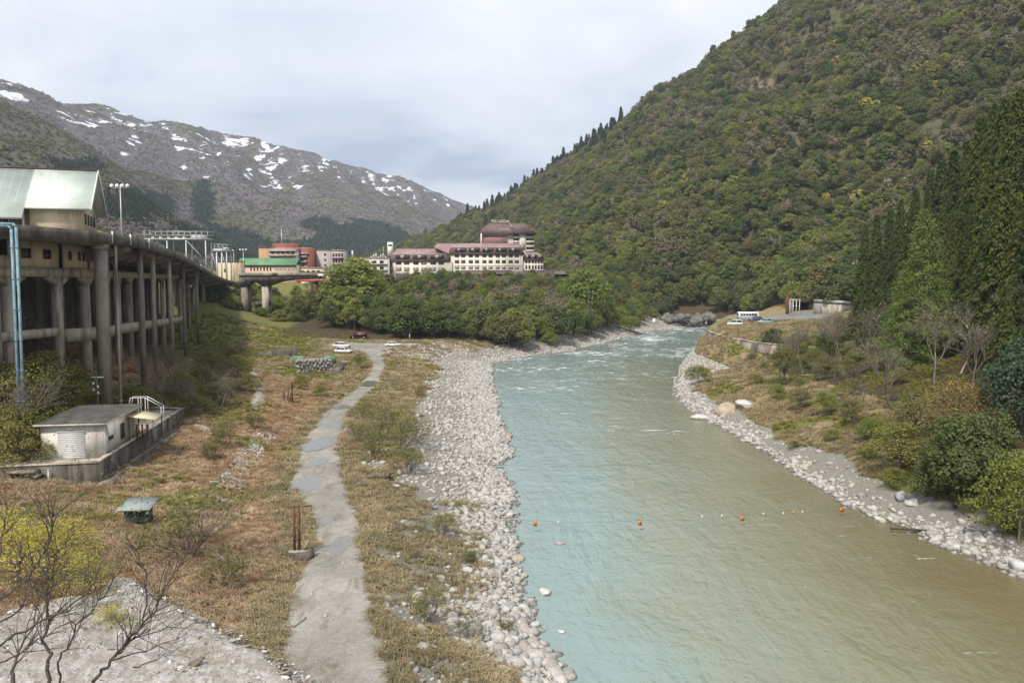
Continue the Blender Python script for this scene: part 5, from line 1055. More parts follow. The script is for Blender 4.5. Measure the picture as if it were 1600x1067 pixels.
for k in range(7): window(o, -w_ + 5.3 + k * 1.35, 0, 2.6, .55, 1.5, fmat=ROOF_K)
for k in range(5): window(o, w_ - 8 + k * 1.7, 0, 2.9, 1.1, .9, fmat=WHITE, pmat=GLASSC)
o, w_, h, q = block('station_building', 340, 372, 409, 433, 330, 8, CREAM, 'small cream building with a dark roof left of the green-roofed shed', ROOF_K); window(o, -1, 0, 2, 1.2, 1.2)
o, w_, h, q = block('town_building', 404, 424, 387, 420, 400, 12, TANW, 'tan tiled block left of the brown terraced building', BRICK)
o, w_, h, q = block('town_building', 426, 462, 380, 400, 415, 10, BRICK, 'dark red rooftop block with a white mast'); MB().tube((-1.8, 2, h), (-1.8, 2, h + 7), .18, .12, 8).build('mast', WHITE, o)
o, w_, h, q = block('town_building', 421, 462, 390, 420, 392, 10, surf('grey_balcony', (.30, .27, .23), (.4, .36, .31), .5), 'grey hotel with rounded balconies and a pink roof edge')
m = MB().prism([(-.6, h - .6), (3, h + .9), (10.4, h + .9), (10.4, h + .6), (-.6, h - .9)], -w_ - .4, w_ + .4, 'x'); m.build('roof', ROOF_P, o)
for f_ in range(3):
    z_ = h - 2.2 - f_ * 2.9; MB().prism([(-w_, -.01), (-w_, -1.2), (w_ - 2.5, -1.2), (w_ + 1.5, -.4), (w_ + 1.5, -.01)], z_ - .9, z_, 'z').build('balcony', CONC_L, o)
    for k in range(5): window(o, -w_ + 1.6 + k * 2.3, 0, z_ + .05, 1.7, 1.2, pmat=GLASS)
o, w_, h, q = block('town_building', 461, 487, 388, 425, 398, 12, BRICK, 'red brown building with stacked pale balconies')
m = MB().prism([(-.8, h - 2.6), (2.4, h + .4), (12.4, h + .4), (12.4, h + .1), (-.8, h - 2.9)], -w_ - .2, w_ - 1.4, 'x'); m.build('roof', ROOF_P, o)
for f_ in range(4):
    z_ = h - 3.6 - f_ * 2.4; MB().box(-w_ + .6, w_ - 2.2, -.9, -.003, z_ - .8, z_).build('balcony', CONC_L, o); window(o, -1.6, 0, z_ + .02, 3.4, 1.1)
o, w_, h, q = block('town_building', 493, 519, 391, 430, 405, 12, GREYW, 'mauve grey block with three small black windows', CONC)
for k in range(3): window(o, .6, 0, h - 2.6 - k * 2.6, 1.0, 1.0, fmat=ROOF_K)
o, w_, h, q = block('town_building', 518.5, 537, 391.5, 430, 404, 11, GREYW, 'grey balcony wing right of the mauve block', CONC_L)
for f_ in range(2):
    z_ = h - 3.0 - f_ * 3.; MB().box(-w_, w_ + .3, -1.0, -.003, z_ - .9, z_).build('balcony', CONC_L if f_ else GREYW, o)
    for k in range(4): window(o, -w_ + .8 + k * 1.35, 0, z_ + .05, .9, 1.5)
o, w_, h, q = block('town_building', 452, 505, 419, 436, 360, 8, CREAM, 'low cream shop row behind the red footbridge', CONC_L)
for k in range(6): window(o, -w_ + 1.5 + k * 2.2, 0, h - 1.6, 1.4, .6)
o, w_, h, q = block('town_building', 470, 512, 426, 440, 345, 7, WALLW, 'low white building close behind the red footbridge', ROOF_K)
for k in range(4): window(o, -w_ + 2.2 + k * 2.4, 0, h - 2.6, 1.2, 1.1)
o, w_, h, q = block('town_building', 545, 606, 404, 440, 418, 12, WALLW, 'white building with rooftop machinery left of the hotel', CONC_L)
for f_ in range(3):
    MB().box(-w_, w_, -.8, -.003, h - 3.2 - f_ * 3, h - 2.6 - f_ * 3).build('balcony', CONC_L, o)
    for k in range(5): window(o, -w_ + 2 + k * 3.6, 0, h - 2.4 - f_ * 3, 2.0, 1.4)
for k in range(7): MB().box(w_ - 9 + k * 1.2, w_ - 8.3 + k * 1.2, 2, 3, h + .36, h + 1.2 + (k % 3) * .7).build('roof_unit', STEEL, o)
MB().tube((w_ - 2.5, 2, h), (w_ - 2.5, 2, h + 6), .14, .1, 6).build('mast', STEEL, o); MB().tube((-w_ + 1.5, 2, h), (-w_ + 1.5, 2, h + 4.), .5, .5, 10).build('flue', STEEL, o)

# ================================================================ hotel on the bluff
HD = 424.
def HX(u): return A(u, 438, HD).x
def HZ(v): return A(800, v, HD).z
HZ0 = 21.4; HO = empty('hotel', (HX(730), HD, HZ0)); tag(HO, 'long white hotel with pink and brown mansard roofs above the wooded bluff', 'hotel')
def hx(u): return HX(u) - HX(730)
def hz(v): return HZ(v) - HZ0
def mansard(u0, u1, ub0, ub1, ur0, ur1, ve, vb, vr, y0, depth, name='roof'):
    """dark steep skirt with eaves u0..u1, break ub0..ub1, pink slope up to a ridge ur0..ur1"""
    e0, e1, b0, b1, r0, r1 = map(hx, (u0, u1, ub0, ub1, ur0, ur1)); ze, zb, zr = hz(ve), hz(vb), hz(vr); yb = y0 + 1.3; yr = y0 + depth * .5
    k_ = MB(); k_.add([(e0, y0 - .5, ze), (e1, y0 - .5, ze), (b1, yb, zb), (b0, yb, zb), (e0, y0 + depth + .5, ze), (e1, y0 + depth + .5, ze), (b1, y0 + depth - 1.3, zb), (b0, y0 + depth - 1.3, zb)], [[0, 1, 2, 3], [1, 5, 6, 2], [5, 4, 7, 6], [4, 0, 3, 7], [0, 4, 5, 1]])
    sk = k_.build('mansard_skirt', ROOF_B, HO)
    p_ = MB(); p_.add([(b0, yb, zb), (b1, yb, zb), (r1, yr, zr), (r0, yr, zr), (b0, y0 + depth - 1.3, zb), (b1, y0 + depth - 1.3, zb)], [[0, 1, 2, 3], [1, 5, 2], [5, 4, 3, 2], [4, 0, 3]])
    rf = p_.build(name, ROOF_P, HO); MB().box(e0, e1, y0 - .56, y0 - .3, ze - .22, ze - .02).build('gutter', ROOF_K, sk); return rf
def dormer(u, v, w, y0, panes, pale_pane):
    x_ = hx(u); z_ = hz(v); o = MB().box(x_ - w / 2, x_ + w / 2, y0 - .45, y0 + 2.2, z_ - .15, z_ + 1.9).build('dormer', ROOF_K, HO)
    for k in range(panes): xx = x_ - w / 2 + w * (k + .5) / panes; MB().box(xx - w / panes * .42, xx + w / panes * .42, y0 - .49, y0 - .455, z_, z_ + 1.65).build('pane', GLASSC if k == pale_pane else GLASS, o)  # one pane of each dormer is a pale panel, the rest dark glass
# left wing
MB().box(hx(614), hx(706), 0, 15, -1.5, hz(407.5)).build('wall', HOTELW, HO); mansard(606.5, 704, 612, 697, 616, 683, 408, 397.5, 388, 0, 15)
for (v, h) in ((413.5, 1.7), (423.3, 1.8), (433.6, 2.1)):
    for k, u in enumerate((623, 635.6, 650, 662.5, 677, 689.5)): window(HO, hx(u), 0, hz(v), 2.75, h, pmat=GLASSC if (v > 420 and v < 430) or (k == 3) else GLASS, cross=1, t_=.16, fmat=ROOF_K)
for u in (629, 656, 683): dormer(u, 403.8, 6.8, 0, 3, 1)
MB().box(hx(607), hx(618), -2.5, -.4, -.3, 1.6).build('plant_box', WHITE, HO)
# main block
MB().box(hx(704.5), hx(817), 1.5, 18, -1.5, hz(397)).build('wall', HOTELW, HO); mansard(698, 820, 704, 815, 681, 812, 397.2, 386.3, 379, 1.5, 16)
MB().add([(hx(678), 1.0, hz(386)), (hx(703.5), 1.2, hz(397)), (hx(703.8), 2.9, hz(386.4)), (hx(682), 9.5, hz(379.1)), (hx(678), 9.5, hz(386))], [[0, 1, 2, 3], [3, 4, 0]]).build('hip_slope', ROOF_P, HO)
for (v, h) in ((402, 1.6), (411.2, 1.6), (420.3, 1.6)):
    for k, u in enumerate((713.7, 723.7, 735.5, 745.2, 756.7, 766.5, 777.6, 787.2, 798, 807.5)): window(HO, hx(u), 1.5, hz(v), 2.1, h, pmat=GLASSC if v > 415 else GLASS, t_=.16, fmat=ROOF_K)
for u in (719, 740.5, 762, 783, 803.5): dormer(u, 392.6, 5.4, 1.5, 4, 1)
window(HO, hx(713), 1.5, hz(430.3), 1.5, 1.5, fmat=ROOF_K)
for v in (415.6, 424.6): MB().box(hx(704.6), hx(816.9), 1.42, 1.5, hz(v), hz(v) + .12).build('string_course', CONC_L, HO)
# right block
MB().box(hx(817.2), hx(849), 3, 16, -1.5, hz(406.3)).build('wall', HOTELW, HO); mansard(815, 851, 819, 849, 822, 838, 406.5, 398, 393, 3, 13)
for (v, h) in ((411.5, 1.5), (420.3, 2.0)):
    for u in (822.4, 827.4, 832.5, 837.2, 842, 846.7): window(HO, hx(u), 3, hz(v), 1.05, h, fmat=ROOF_K, t_=.12)
for u in (825.5, 835.3, 845): dormer(u, 402.8, 2.3, 3, 2, 0)
# tower
ty = 20.
def tx(u): return hx(u) * (HD + ty) / HD + (HX(730) * (ty / HD))
def tzz(v): return A(800, v, HD + ty).z - HZ0
MB().box(tx(752), tx(802), ty, ty + 16, 0, tzz(364)).build('tower_wall', HOTELW, HO)
MB().prism([(tx(802.2), ty + .8), (tx(811), ty + .8), (tx(813), ty - .6), (tx(821), ty - .6), (tx(822), ty + 1.2), (tx(834), ty + 2.4), (tx(834), ty + 16), (tx(802.2), ty + 16)], 0, tzz(364.1), 'z').build('tower_wall', HOTELW, HO)
e0, e1, r0, r1 = tx(746.5), tx(838), tx(764), tx(819); ze, zr = tzz(365), tzz(348)
rf = MB().add([(e0, ty - 2.5, ze), (e1, ty - 2.5, ze), (e1, ty + 18, ze), (e0, ty + 18, ze), (r0, ty + 5, zr), (r1, ty + 5, zr), (r1, ty + 10, zr), (r0, ty + 10, zr)], [[0, 1, 5, 4], [1, 2, 6, 5], [2, 3, 7, 6], [3, 0, 4, 7], [4, 5, 6, 7], [3, 2, 1, 0]]).build('tower_roof', ROOF_B, HO)
MB().bar((tx(795.5), ty + 4.6, zr + .1), (tx(800), ty - 1, ze + 3.2), .9, .12).build('roof_flashing', ROOF_P, rf)
MB().add([(tx(753), ty - 3.2, tzz(382)), (tx(794), ty - 3.2, tzz(382)), (tx(790.5), ty - .02, tzz(367.6)), (tx(756.5), ty - .02, tzz(367.6)), (tx(753), ty - .02, tzz(382)), (tx(794), ty - .02, tzz(382))], [[0, 1, 2, 3], [1, 5, 2], [0, 3, 4], [0, 4, 5, 1]]).build('sloping_screen', surf('brown_screen', (.2, .11, .11), (.26, .15, .15), .3, .6), HO)
MB().box(tx(751.2), tx(753.6), ty - 2.8, ty, tzz(388), tzz(365.2)).build('fin_wall', HOTELW, HO)
for k in range(4):
    v = 371 + k * 7.0; z_ = tzz(v)
    MB().box(tx(802.6), tx(811), ty - .5, ty + .78, z_ - .5, z_ + .55).build('balcony', HOTELW, HO); window(HO, tx(806.8), ty + .8, z_ + .6, 2.7, 1.35, fmat=ROOF_K, t_=.1)
    MB().box(tx(822.4), tx(834.6), ty - .2, ty + 2.2, z_ - .5, z_ + .6).build('balcony', HOTELW, HO); MB().box(tx(823), tx(833.4), ty + 1.0, ty + 1.2, z_ + .62, z_ + 1.8).build('balcony_glazing', GLASS, HO)
MB().box(tx(813.2), tx(820.8), ty - .72, ty - .61, tzz(391), tzz(366.5)).build('stair_panel', surf('grey_panel', (.52, .5, .46), (.58, .56, .52), .3), HO)
# roof-top lettering, as far as it can be read from here
cu = bpy.data.curves.new('sign_lettering', 'FONT'); cu.body = 'TIC-AZOA'; cu.size = 2.1; cu.extrude = .12; cu.align_x = 'CENTER'; cu.space_character = 1.05
tmp = bpy.data.objects.new('sign_lettering', cu); COL.objects.link(tmp); dg = bpy.context.evaluated_depsgraph_get(); dg.update()
me = bpy.data.meshes.new_from_object(tmp.evaluated_get(dg)); bpy.data.objects.remove(tmp); me.materials.clear(); me.materials.append(WHITE)
link('sign_lettering', me, HO, (tx(781.5), ty + 4.4, zr + .35), (R(90), 0, 0), (.95, .95, 1)); m = MB()
for k in range(7): x_ = tx(770.5 + k * 3.7); m.tube((x_, ty + 4.6, zr - .3), (x_, ty + 4.6, zr + 1.6), .05, n=4)
m.box(tx(769), tx(794), ty + 4.55, ty + 4.65, zr + .3, zr + .38); m.build('sign_frame', STEEL_D, HO)
# low annexes, terrace
def annex(u0, u1, us0, us1, vt, ve, y0, dep, nm='annex_roof', mat=ROOF_B):
    MB().add([(hx(u0), y0, hz(ve)), (hx(u1), y0, hz(ve)), (hx(us1), y0 + dep, hz(vt)), (hx(us0), y0 + dep, hz(vt)), (hx(u0), y0, hz(ve) - .25), (hx(u1), y0, hz(ve) - .25), (hx(us1), y0 + dep, hz(vt) - .3), (hx(us0), y0 + dep, hz(vt) - .3)], [[0, 1, 2, 3], [7, 6, 5, 4], [0, 4, 5, 1], [1, 5, 6, 2], [2, 6, 7, 3], [3, 7, 4, 0]]).build(nm, mat, HO)
annex(716.5, 806, 721, 798, 422.3, 428, -7, 8); MB().add([(hx(716.5), -7, hz(428)), (hx(716.5), -7, hz(434)), (hx(729), -6.5, hz(434)), (hx(727), -6.8, hz(428))], [[0, 1, 2, 3]]).build('annex_cheek', ROOF_B, HO)
MB().box(hx(730), hx(803), -3.5, 1.4, -1, hz(428.5)).build('annex_wall', surf('dark_timber', (.035, .028, .024), (.06, .05, .04), .8), HO)
annex(814, 867, 817.5, 864, 422, 440.5, -14, 17); MB().box(hx(836), hx(862), -11, -9, hz(445), hz(438.8)).build('annex_wall', CONC_L, HO)
annex(863, 893, 866, 891, 423, 428.5, -16, 14); MB().box(hx(882), hx(888), -13, -10.5, -14, hz(428)).build('annex_pillar', CONC, HO); MB().box(hx(864), hx(880), -12.5, -5, hz(436), hz(428)).build('annex_wall', ROOF_K, HO)
MB().box(hx(735), hx(775), -10, -6, hz(441), hz(438.6)).build('terrace_slab', CONC_L, HO)
MB().box(hx(578), hx(703), -9, -.02, hz(437.6), hz(436.2)).build('terrace_deck', CONC_L, HO)
MB().box(hx(579), hx(702), -8, -7.6, hz(447), hz(437.65)).build('terrace_understorey', ROOF_K, HO)
m = MB()
for k in range(34): x_ = hx(578) + (hx(703) - hx(578)) * k / 33; m.box(x_ - .03, x_ + .03, -8.95, -8.88, hz(436.2), hz(433.4))
m.box(hx(578), hx(703), -8.97, -8.86, hz(433.4), hz(433.1)); m.build('terrace_railing', STEEL, HO)
for k in range(8): x_ = hx(582) + k * 5.2; MB().box(x_ - .2, x_ + .2, -8.6, -8.2, -9, hz(437.65)).build('terrace_post', CONC, HO)
MB().box(hx(604.5), hx(612.5), 3, 5.6, hz(400), hz(378)).build('chimney', WHITE, HO); MB().box(hx(605.5), hx(611.5), 2.93, 2.999, hz(384.5), hz(381.5)).build('louvre', CONC_D, HO)
# ================================================================ pump house and its walled yard
ZP = 6.05
c0 = P(152, 722, ZP + .3); c1 = P(287, 637, ZP + .3); cl = P(-40, 730, ZP + .3); cb_ = Vector((c1.x - 9, c1.y + 1.5, 0))
tag(link('yard_slab', MB().prism([(cl.x, cl.y + .2), (c0.x - .2, c0.y + .2), (c1.x - .2, c1.y), (cb_.x, cb_.y), (cl.x, cb_.y - 4)], ZP - .4, ZP, 'z').mesh('yard_slab', CONC_L)), kind='structure')
RW = empty('retaining_wall', (c0.x, c0.y, 3.6)); tag(RW, 'dark stained concrete wall around the pump house yard', 'wall')
def wallrun(a, b, z0, z1, th, name, mat, n=1, gap=.03):
    a = Vector((a.x, a.y, 0)); b = Vector((b.x, b.y, 0)); d = b - a
    for k in range(n):
        p = a + d * (k / n); q = a + d * ((k + 1) / n) - d.normalized() * (gap if k < n - 1 else 0)
        nn = d.normalized().cross(Vector((0, 0, 1))) * -th
        part(MB().hexa([(p.x, p.y, z0), (q.x, q.y, z0), (q.x + nn.x, q.y + nn.y, z0), (p.x + nn.x, p.y + nn.y, z0), (p.x, p.y, z1), (q.x, q.y, z1), (q.x + nn.x, q.y + nn.y, z1), (p.x + nn.x, p.y + nn.y, z1)]), name, mat, RW)
wallrun(cl, c0, 2.6, ZP + .2, .35, 'wall_panel', CONC_D, 4); wallrun(c0, c1, 2.2, ZP + .2, .35, 'wall_panel', CONC_D, 9); wallrun(c1, cb_, 3, ZP + .2, .35, 'wall_panel', CONC, 3)
for a_, b_ in ((cl, c0), (c0, c1), (c1, cb_)):
    d_ = (b_ - a_); d_.z = 0; d_.normalize(); n_ = d_.cross(Vector((0, 0, 1))); m = MB(); p = a_ + n_ * .06; q = b_ + n_ * .06; w_ = n_ * -.5
    m.hexa([(p.x, p.y, ZP + .203), (q.x, q.y, ZP + .203), (q.x + w_.x, q.y + w_.y, ZP + .203), (p.x + w_.x, p.y + w_.y, ZP + .203), (p.x, p.y, ZP + .32), (q.x, q.y, ZP + .32), (q.x + w_.x, q.y + w_.y, ZP + .32), (p.x + w_.x, p.y + w_.y, ZP + .32)]); part(m, 'coping', CONC_L, RW)
dd_ = Vector((c1.x - c0.x, c1.y - c0.y, 0)).normalized(); nn_ = dd_.cross(Vector((0, 0, 1)))
wallrun(c0 + nn_ * 1.25 + dd_ * .2, c1 + nn_ * 1.25 + dd_ * 1.2, 1.8, 4.75, .3, 'lower_wall', CONC_D, 8); wallrun(c0 + nn_ * .94, c1 + nn_ * .94, 1.8, 4.55, .93, 'ledge', CONC, 1)
# house
fl, fr = P(65, 718, ZP), P(157, 718, ZP); an = R(9); PH = empty('pump_house', tuple(fl), an); tag(PH, 'small white pump house with a flat dark roof and roller shutter', 'building')
WD = (fr - fl).length * 1.0; LN = 11.; HH = 3.15
MB().box(0, WD, 0, LN, -.3, HH).build('wall', WALLW, PH)
MB().hexa([(-.5, -.5, HH + .003), (WD + .45, -.5, HH + .003), (WD + .45, LN + .4, HH + .003), (-.5, LN + .4, HH + .003), (-.5, -.5, HH + .16), (WD + .45, -.5, HH + .16), (WD + .45, LN + .4, HH + .2), (-.5, LN + .4, HH + .2)]).build('roof_slab', WALLW, PH)
MB().add([(-.52, -.52, HH + .17), (WD + .47, -.52, HH + .17), (WD + .47, LN + .42, HH + .21), (-.52, LN + .42, HH + .21), (WD * .3, LN * .45, HH + .75), (WD * .7, LN * .7, HH + .75)], [[0, 1, 4], [1, 5, 4], [1, 2, 5], [2, 3, 5], [3, 4, 5], [3, 0, 4]]).build('roof', ROOF_K, PH)
m = MB(); sh0, sh1 = WD * .27, WD * .70
for k in range(14): m.box(sh0, sh1, -.06, -.004, .02 + k * .172, .02 + k * .172 + .168)
sh = m.build('roller_shutter', SHUT, PH); MB().box(sh0 - .08, sh1 + .08, -.09, -.003, 2.45, 2.6).build('shutter_box', SHUT, sh); MB().box(WD * .42, WD * .53, -.22, -.003, 2.75, 2.87).build('lamp', WHITE, PH)
window(PH, WD, 2.0, 1.35, 1.2, .35, '+x', fmat=ROOF_K); window(PH, WD, 5.6, .75, 1.1, 1.55, '+x', fmat=ROOF_B, cross=1)
MB().tube((WD + .06, .15, 0), (WD + .06, .15, HH), .06, n=6).build('downpipe', WHITE, PH)
# yellow lean-to canopy, hand rail on the roof, rusty pipes under the canopy
CN = empty('lean_to', (0, 0, 0), 0); q = PH.matrix_basis
def ph(x, y, z): return Matrix.Translation(fl) @ Matrix.Rotation(an, 4, 'Z') @ Vector((x, y, z))
CN.location = ph(WD + 1.2, 8.6, 0); CN.rotation_euler = (0, 0, an); tag(CN, 'yellowed lean-to canopy on posts beside the pump house', 'canopy')
MB().hexa([(-1.1, -1.9, 2.75), (1.6, -1.9, 2.3), (1.6, 1.9, 2.3), (-1.1, 1.9, 2.75), (-1.1, -1.9, 2.83), (1.6, -1.9, 2.38), (1.6, 1.9, 2.38), (-1.1, 1.9, 2.83)]).build('sheet', YELP, CN)
for x_, y_ in ((1.4, -1.7), (1.4, 1.7), (-.9, -1.7), (-.9, 1.7)): MB().box(x_ - .05, x_ + .05, y_ - .05, y_ + .05, 0, 2.3 if x_ > 0 else 2.7).build('post', STEEL_D, CN)
VP = empty('valve_pipes', tuple(ph(WD + .7, 8.2, 0))); tag(VP, 'rusty red pipes and valves under the yellow canopy', 'pipes'); VP.rotation_euler = (0, 0, an)
for x_ in (0, .5, 1.): MB().tube((x_, 0, 0), (x_, 0, 1.7), .09, n=8).build('pipe', RUST, VP); MB().tube((x_ - .3, -.1, 1.0), (x_ + .3, -.1, 1.0), .05, n=6).build('valve_wheel', REDP, VP)
HR = empty('handrail', tuple(ph(WD - .3, LN + 1.2, 0))); HR.rotation_euler = (0, 0, an); tag(HR, 'pale tube handrail of the stair behind the pump house', 'railing')
m = MB()
for x0_, y0_ in ((0, 0), (0, 1.0)):
    m.path([(x0_ - .9, y0_, 2.9), (x0_ - .7, y0_, 3.9), (x0_ + .8, y0_, 3.9), (x0_ + 2.4, y0_, 2.9), (x0_ + 2.4, y0_, 1.0)], .035, 6).path([(x0_ + .1, y0_, 3.9), (x0_ + .1, y0_, 0)], .03, 5).path([(x0_ + .8, y0_, 3.9), (x0_ + .8, y0_, 0)], .03, 5)
m.build('rail', WHITE, HR)
# concrete steps outside the wall, white post
b0 = P(48, 728, ZP + .1); SP = empty('steps', (b0.x, b0.y - .6, 3.6)); tag(SP, 'concrete landing and steps hanging on the yard wall', 'steps')
MB().box(-1.2, 1.0, -1.0, .25, 2.2, 2.4).build('landing', CONC, SP)
for k in range(4): MB().box(1.05 + k * .32, 1.35 + k * .32, -1.0, .25, 1.85 - k * .38, 2.0 - k * .38).build('step', CONC, SP)
MB().box(-1.1, 1.0, -.6, .2, -.5, 2.19).build('support', CONC_D, SP)
wp = onT(76, 752); tag(link('marker_post', MB().tube((0, 0, -.2), (0, 0, 1.0), .06, n=8).tube((0, 0, 1.0), (0, 0, 1.06), .07, .02, 8).mesh('marker_post', WHITE), None, wp), 'white marker post below the yard wall steps', 'post')
# green mesh fence
FA, FB = P(62, 700, ZP - .1), P(-25, 722, ZP - .1); FN = empty('mesh_fence', tuple(FA)); tag(FN, 'blue green mesh fence at the left edge of the yard', 'fence')
FENCE = surf('fence_green', (.07, .11, .10), (.11, .16, .145), 1., .6, bump=0)
for k in range(7):
    p = FA.lerp(FB, k / 6.); part(MB().tube((p.x, p.y, p.z - .4), (p.x, p.y, p.z + 1.55), .045, n=6), 'post', FENCE, FN)
    if k < 6:
        q = FA.lerp(FB, (k + 1) / 6.); m = MB()
        for j in range(26): a_ = p.lerp(q, (j + .5) / 26); m.box(a_.x - .012, a_.x + .012, a_.y - .012, a_.y + .012, a_.z, a_.z + 1.5)
        for zz_ in np.arange(.05, 1.55, .15): m.bar((p.x, p.y, p.z + zz_), (q.x, q.y, q.z + zz_), .02, .02)
        part(m, 'mesh_panel', FENCE, FN)
# pole with white insulators left of the big pier
b_ = onT(150, 640); PO = empty('utility_pole', tuple(A(153, 640, 92))); PO.location.z = tz(PO.location.x, 92); tag(PO, 'short dark pole with white insulators behind the pump house', 'pole')
zt = A(153, 588, 92).z - PO.location.z; MB().tube((0, 0, -.5), (0, 0, zt), .1, .08, 7).build('pole', STEEL_D, PO); MB().box(-.75, .75, -.05, .05, zt - .15, zt - .03).build('crossarm', WHITE, PO)
for k in range(4): MB().tube((-.35 + (k % 2) * .5, -.12, zt - .9 - k * .35), (-.35 + (k % 2) * .5, -.12, zt - .65 - k * .35), .14, .1, 8).build('insulator', WHITE, PO)
# little dark green hut with tilted pale roof
b_ = onT(212, 822); HU = empty('hut', tuple(b_), R(6)); tag(HU, 'little dark green hut with a pale tilted roof on the near slope', 'hut'); w_ = 1.0
m = MB().box(-w_ * .8, w_ * .8, 0, 1.4, -.6, 1.25); m.build('wall', GREENP, HU); MB().box(-.4, .4, -.04, -.003, -.1, 1.0).build('door', surf('dark_door', (.012, .022, .022), (.02, .03, .03), 2), HU)
MB().hexa([(-1.25, -.45, 1.27), (1.15, -.45, 1.27), (1.25, 1.8, 1.62), (-1.0, 1.8, 1.62), (-1.25, -.45, 1.34), (1.15, -.45, 1.34), (1.25, 1.8, 1.69), (-1.0, 1.8, 1.69)]).build('roof', surf('grey_green_sheet', (.24, .29, .28), (.32, .36, .35), 1.5, .5, spec=.4, bump=.05), HU)
# rusty davit on a boat-shaped concrete base beside the track
b_ = onT(468, 872); DV = empty('davit', tuple(b_)); tag(DV, 'rusty iron davit post on a boat-shaped concrete base beside the track', 'davit')
pr = [(-.95, -.2), (-.75, -.62), (-.1, -.75), (.7, -.55), (1.05, .1), (.8, .75), (-.2, .6)]
MB().prism(pr, -.3, .55, 'z').build('base', CONC_D, DV); MB().prism([(x * .86, y * .84) for x, y in pr], .553, .62, 'z').build('top', CONC, DV)
for x_ in (-.34, .0):
    m = MB().box(x_ - .07, x_ + .07, -.1, -.07, .6, 3.7).box(x_ - .07, x_ + .07, .07, .1, .6, 3.7).box(x_ - .012, x_ + .012, -.069, .069, .6, 3.7); m.build('post', RUST, DV)
m = MB(); 
for z_ in (1.3, 2.2, 3.1): m.box(-.26, -.08, -.06, .06, z_, z_ + .1)
m.build('batten', RUST, DV); MB().bar((-.9, 0, 3.72), (.95, 0, 3.86), .07, .08).build('arm', RUST, DV); MB().tube((.9, 0, 3.85), (.9, 0, 3.5), .02, n=5).tube((.9, 0, 3.55), (.82, 0, 3.4), .05, .02, 6).build('hook', RUST, DV)
MB().hexa([(.28, -.1, .62), (.5, -.1, .62), (.5, .12, .62), (.28, .12, .62), (.55, -.1, 1.35), (.78, -.1, 1.35), (.78, .12, 1.35), (.55, .12, 1.35)]).build('stop_block', CONC, DV)
# old rusty posts farther back
b_ = onT(452, 627); RPz = empty('iron_posts', tuple(b_)); tag(RPz, 'group of leaning rusty iron posts in the dry grass', 'posts')
for x_, h_, tl in ((-.8, 1.9, .0), (-.3, 2.2, .25), (.1, 2.9, .45), (.5, 3.0, .0)): MB().bar((x_, 0, -.3), (x_ + tl, 0, h_), .16, .16).build('post', RUST, RPz)
# stone retaining walls on the far left flat
def stonewall(u0, v0, u1, v1, hpx, label, green=()):
    a_, b_ = onT(u0, v0), onT(u1, v1); o = empty('stone_wall', tuple(a_)); tag(o, label, 'wall'); h = hpx * (a_.y + b_.y) / 2 / FPX; L_ = (b_ - a_).length; n = max(5, int(L_ / .9)); rows = max(3, int(h / .55)); rr = np.random.default_rng(int(u0)); m0 = [rock_mesh(700 + k, 1, GREY, .8) for k in range(3)]
    part(MB().bar((a_.x, a_.y + .5, a_.z + h / 2 - .5), (b_.x, b_.y + .5, b_.z + h / 2 - .5), .6, h + .6), 'backing', CONC, o)
    for i in range(n):
        for j in range(rows):
            p = a_.lerp(b_, (i + .5 + .4 * (j % 2)) / n); s_ = L_ / n * .66; link('stone', m0[(i * 2 + j) % 3], o, (p.x - a_.x, p.y - a_.y, p.z - a_.z + h * (j + .5) / rows - .3), (0, rr.uniform(0, 3), rr.uniform(-.2, .2)), (s_, .5, h / rows * .8))
    return o
stonewall(462, 582, 518, 580, 22, 'grey stone retaining wall below the green slope')
for (u, v, lab) in ((466, 566, 'left'), (516, 566, 'right')):
    b_ = onT(u, v + 4); tag(link('green_sheet', MB().box(-1.4, 1.4, -.04, .04, .2, 2.0).box(-1.3, -1.2, .041, .1, -.3, 2).box(1.2, 1.3, .041, .1, -.3, 2).mesh('green_sheet', GREENR), None, b_, (0, 0, .3 if lab == 'right' else -.2)), 'green hoarding panel at the %s end of the stone wall' % lab, 'panel')
b_ = onT(520, 585); tag(link('timber_ramp', MB().hexa([(-1.5, 0, -.5), (.6, 0, -.5), (1.8, 6, 1.6), (.0, 6, 1.6), (-1.5, 0, -.2), (.6, 0, -.2), (1.8, 6, 1.9), (.0, 6, 1.9)]).mesh('timber_ramp', CONC_D), None, b_), 'dark sloping wing wall at the end of the stone wall', 'wall')
b_ = onT(432, 556); DW = link('dark_wall', MB().hexa([(-6, -.3, -2), (5, -.3, -2), (5, .3, -2), (-6, .3, -2), (-6, -.3, .6), (5, -.3, 2.4), (5, .3, 2.4), (-6, .3, .6)]).mesh('dark_wall', CONC_D), None, b_, (0, 0, -.12)); tag(DW, 'dark concrete wall set into the green slope', 'wall')
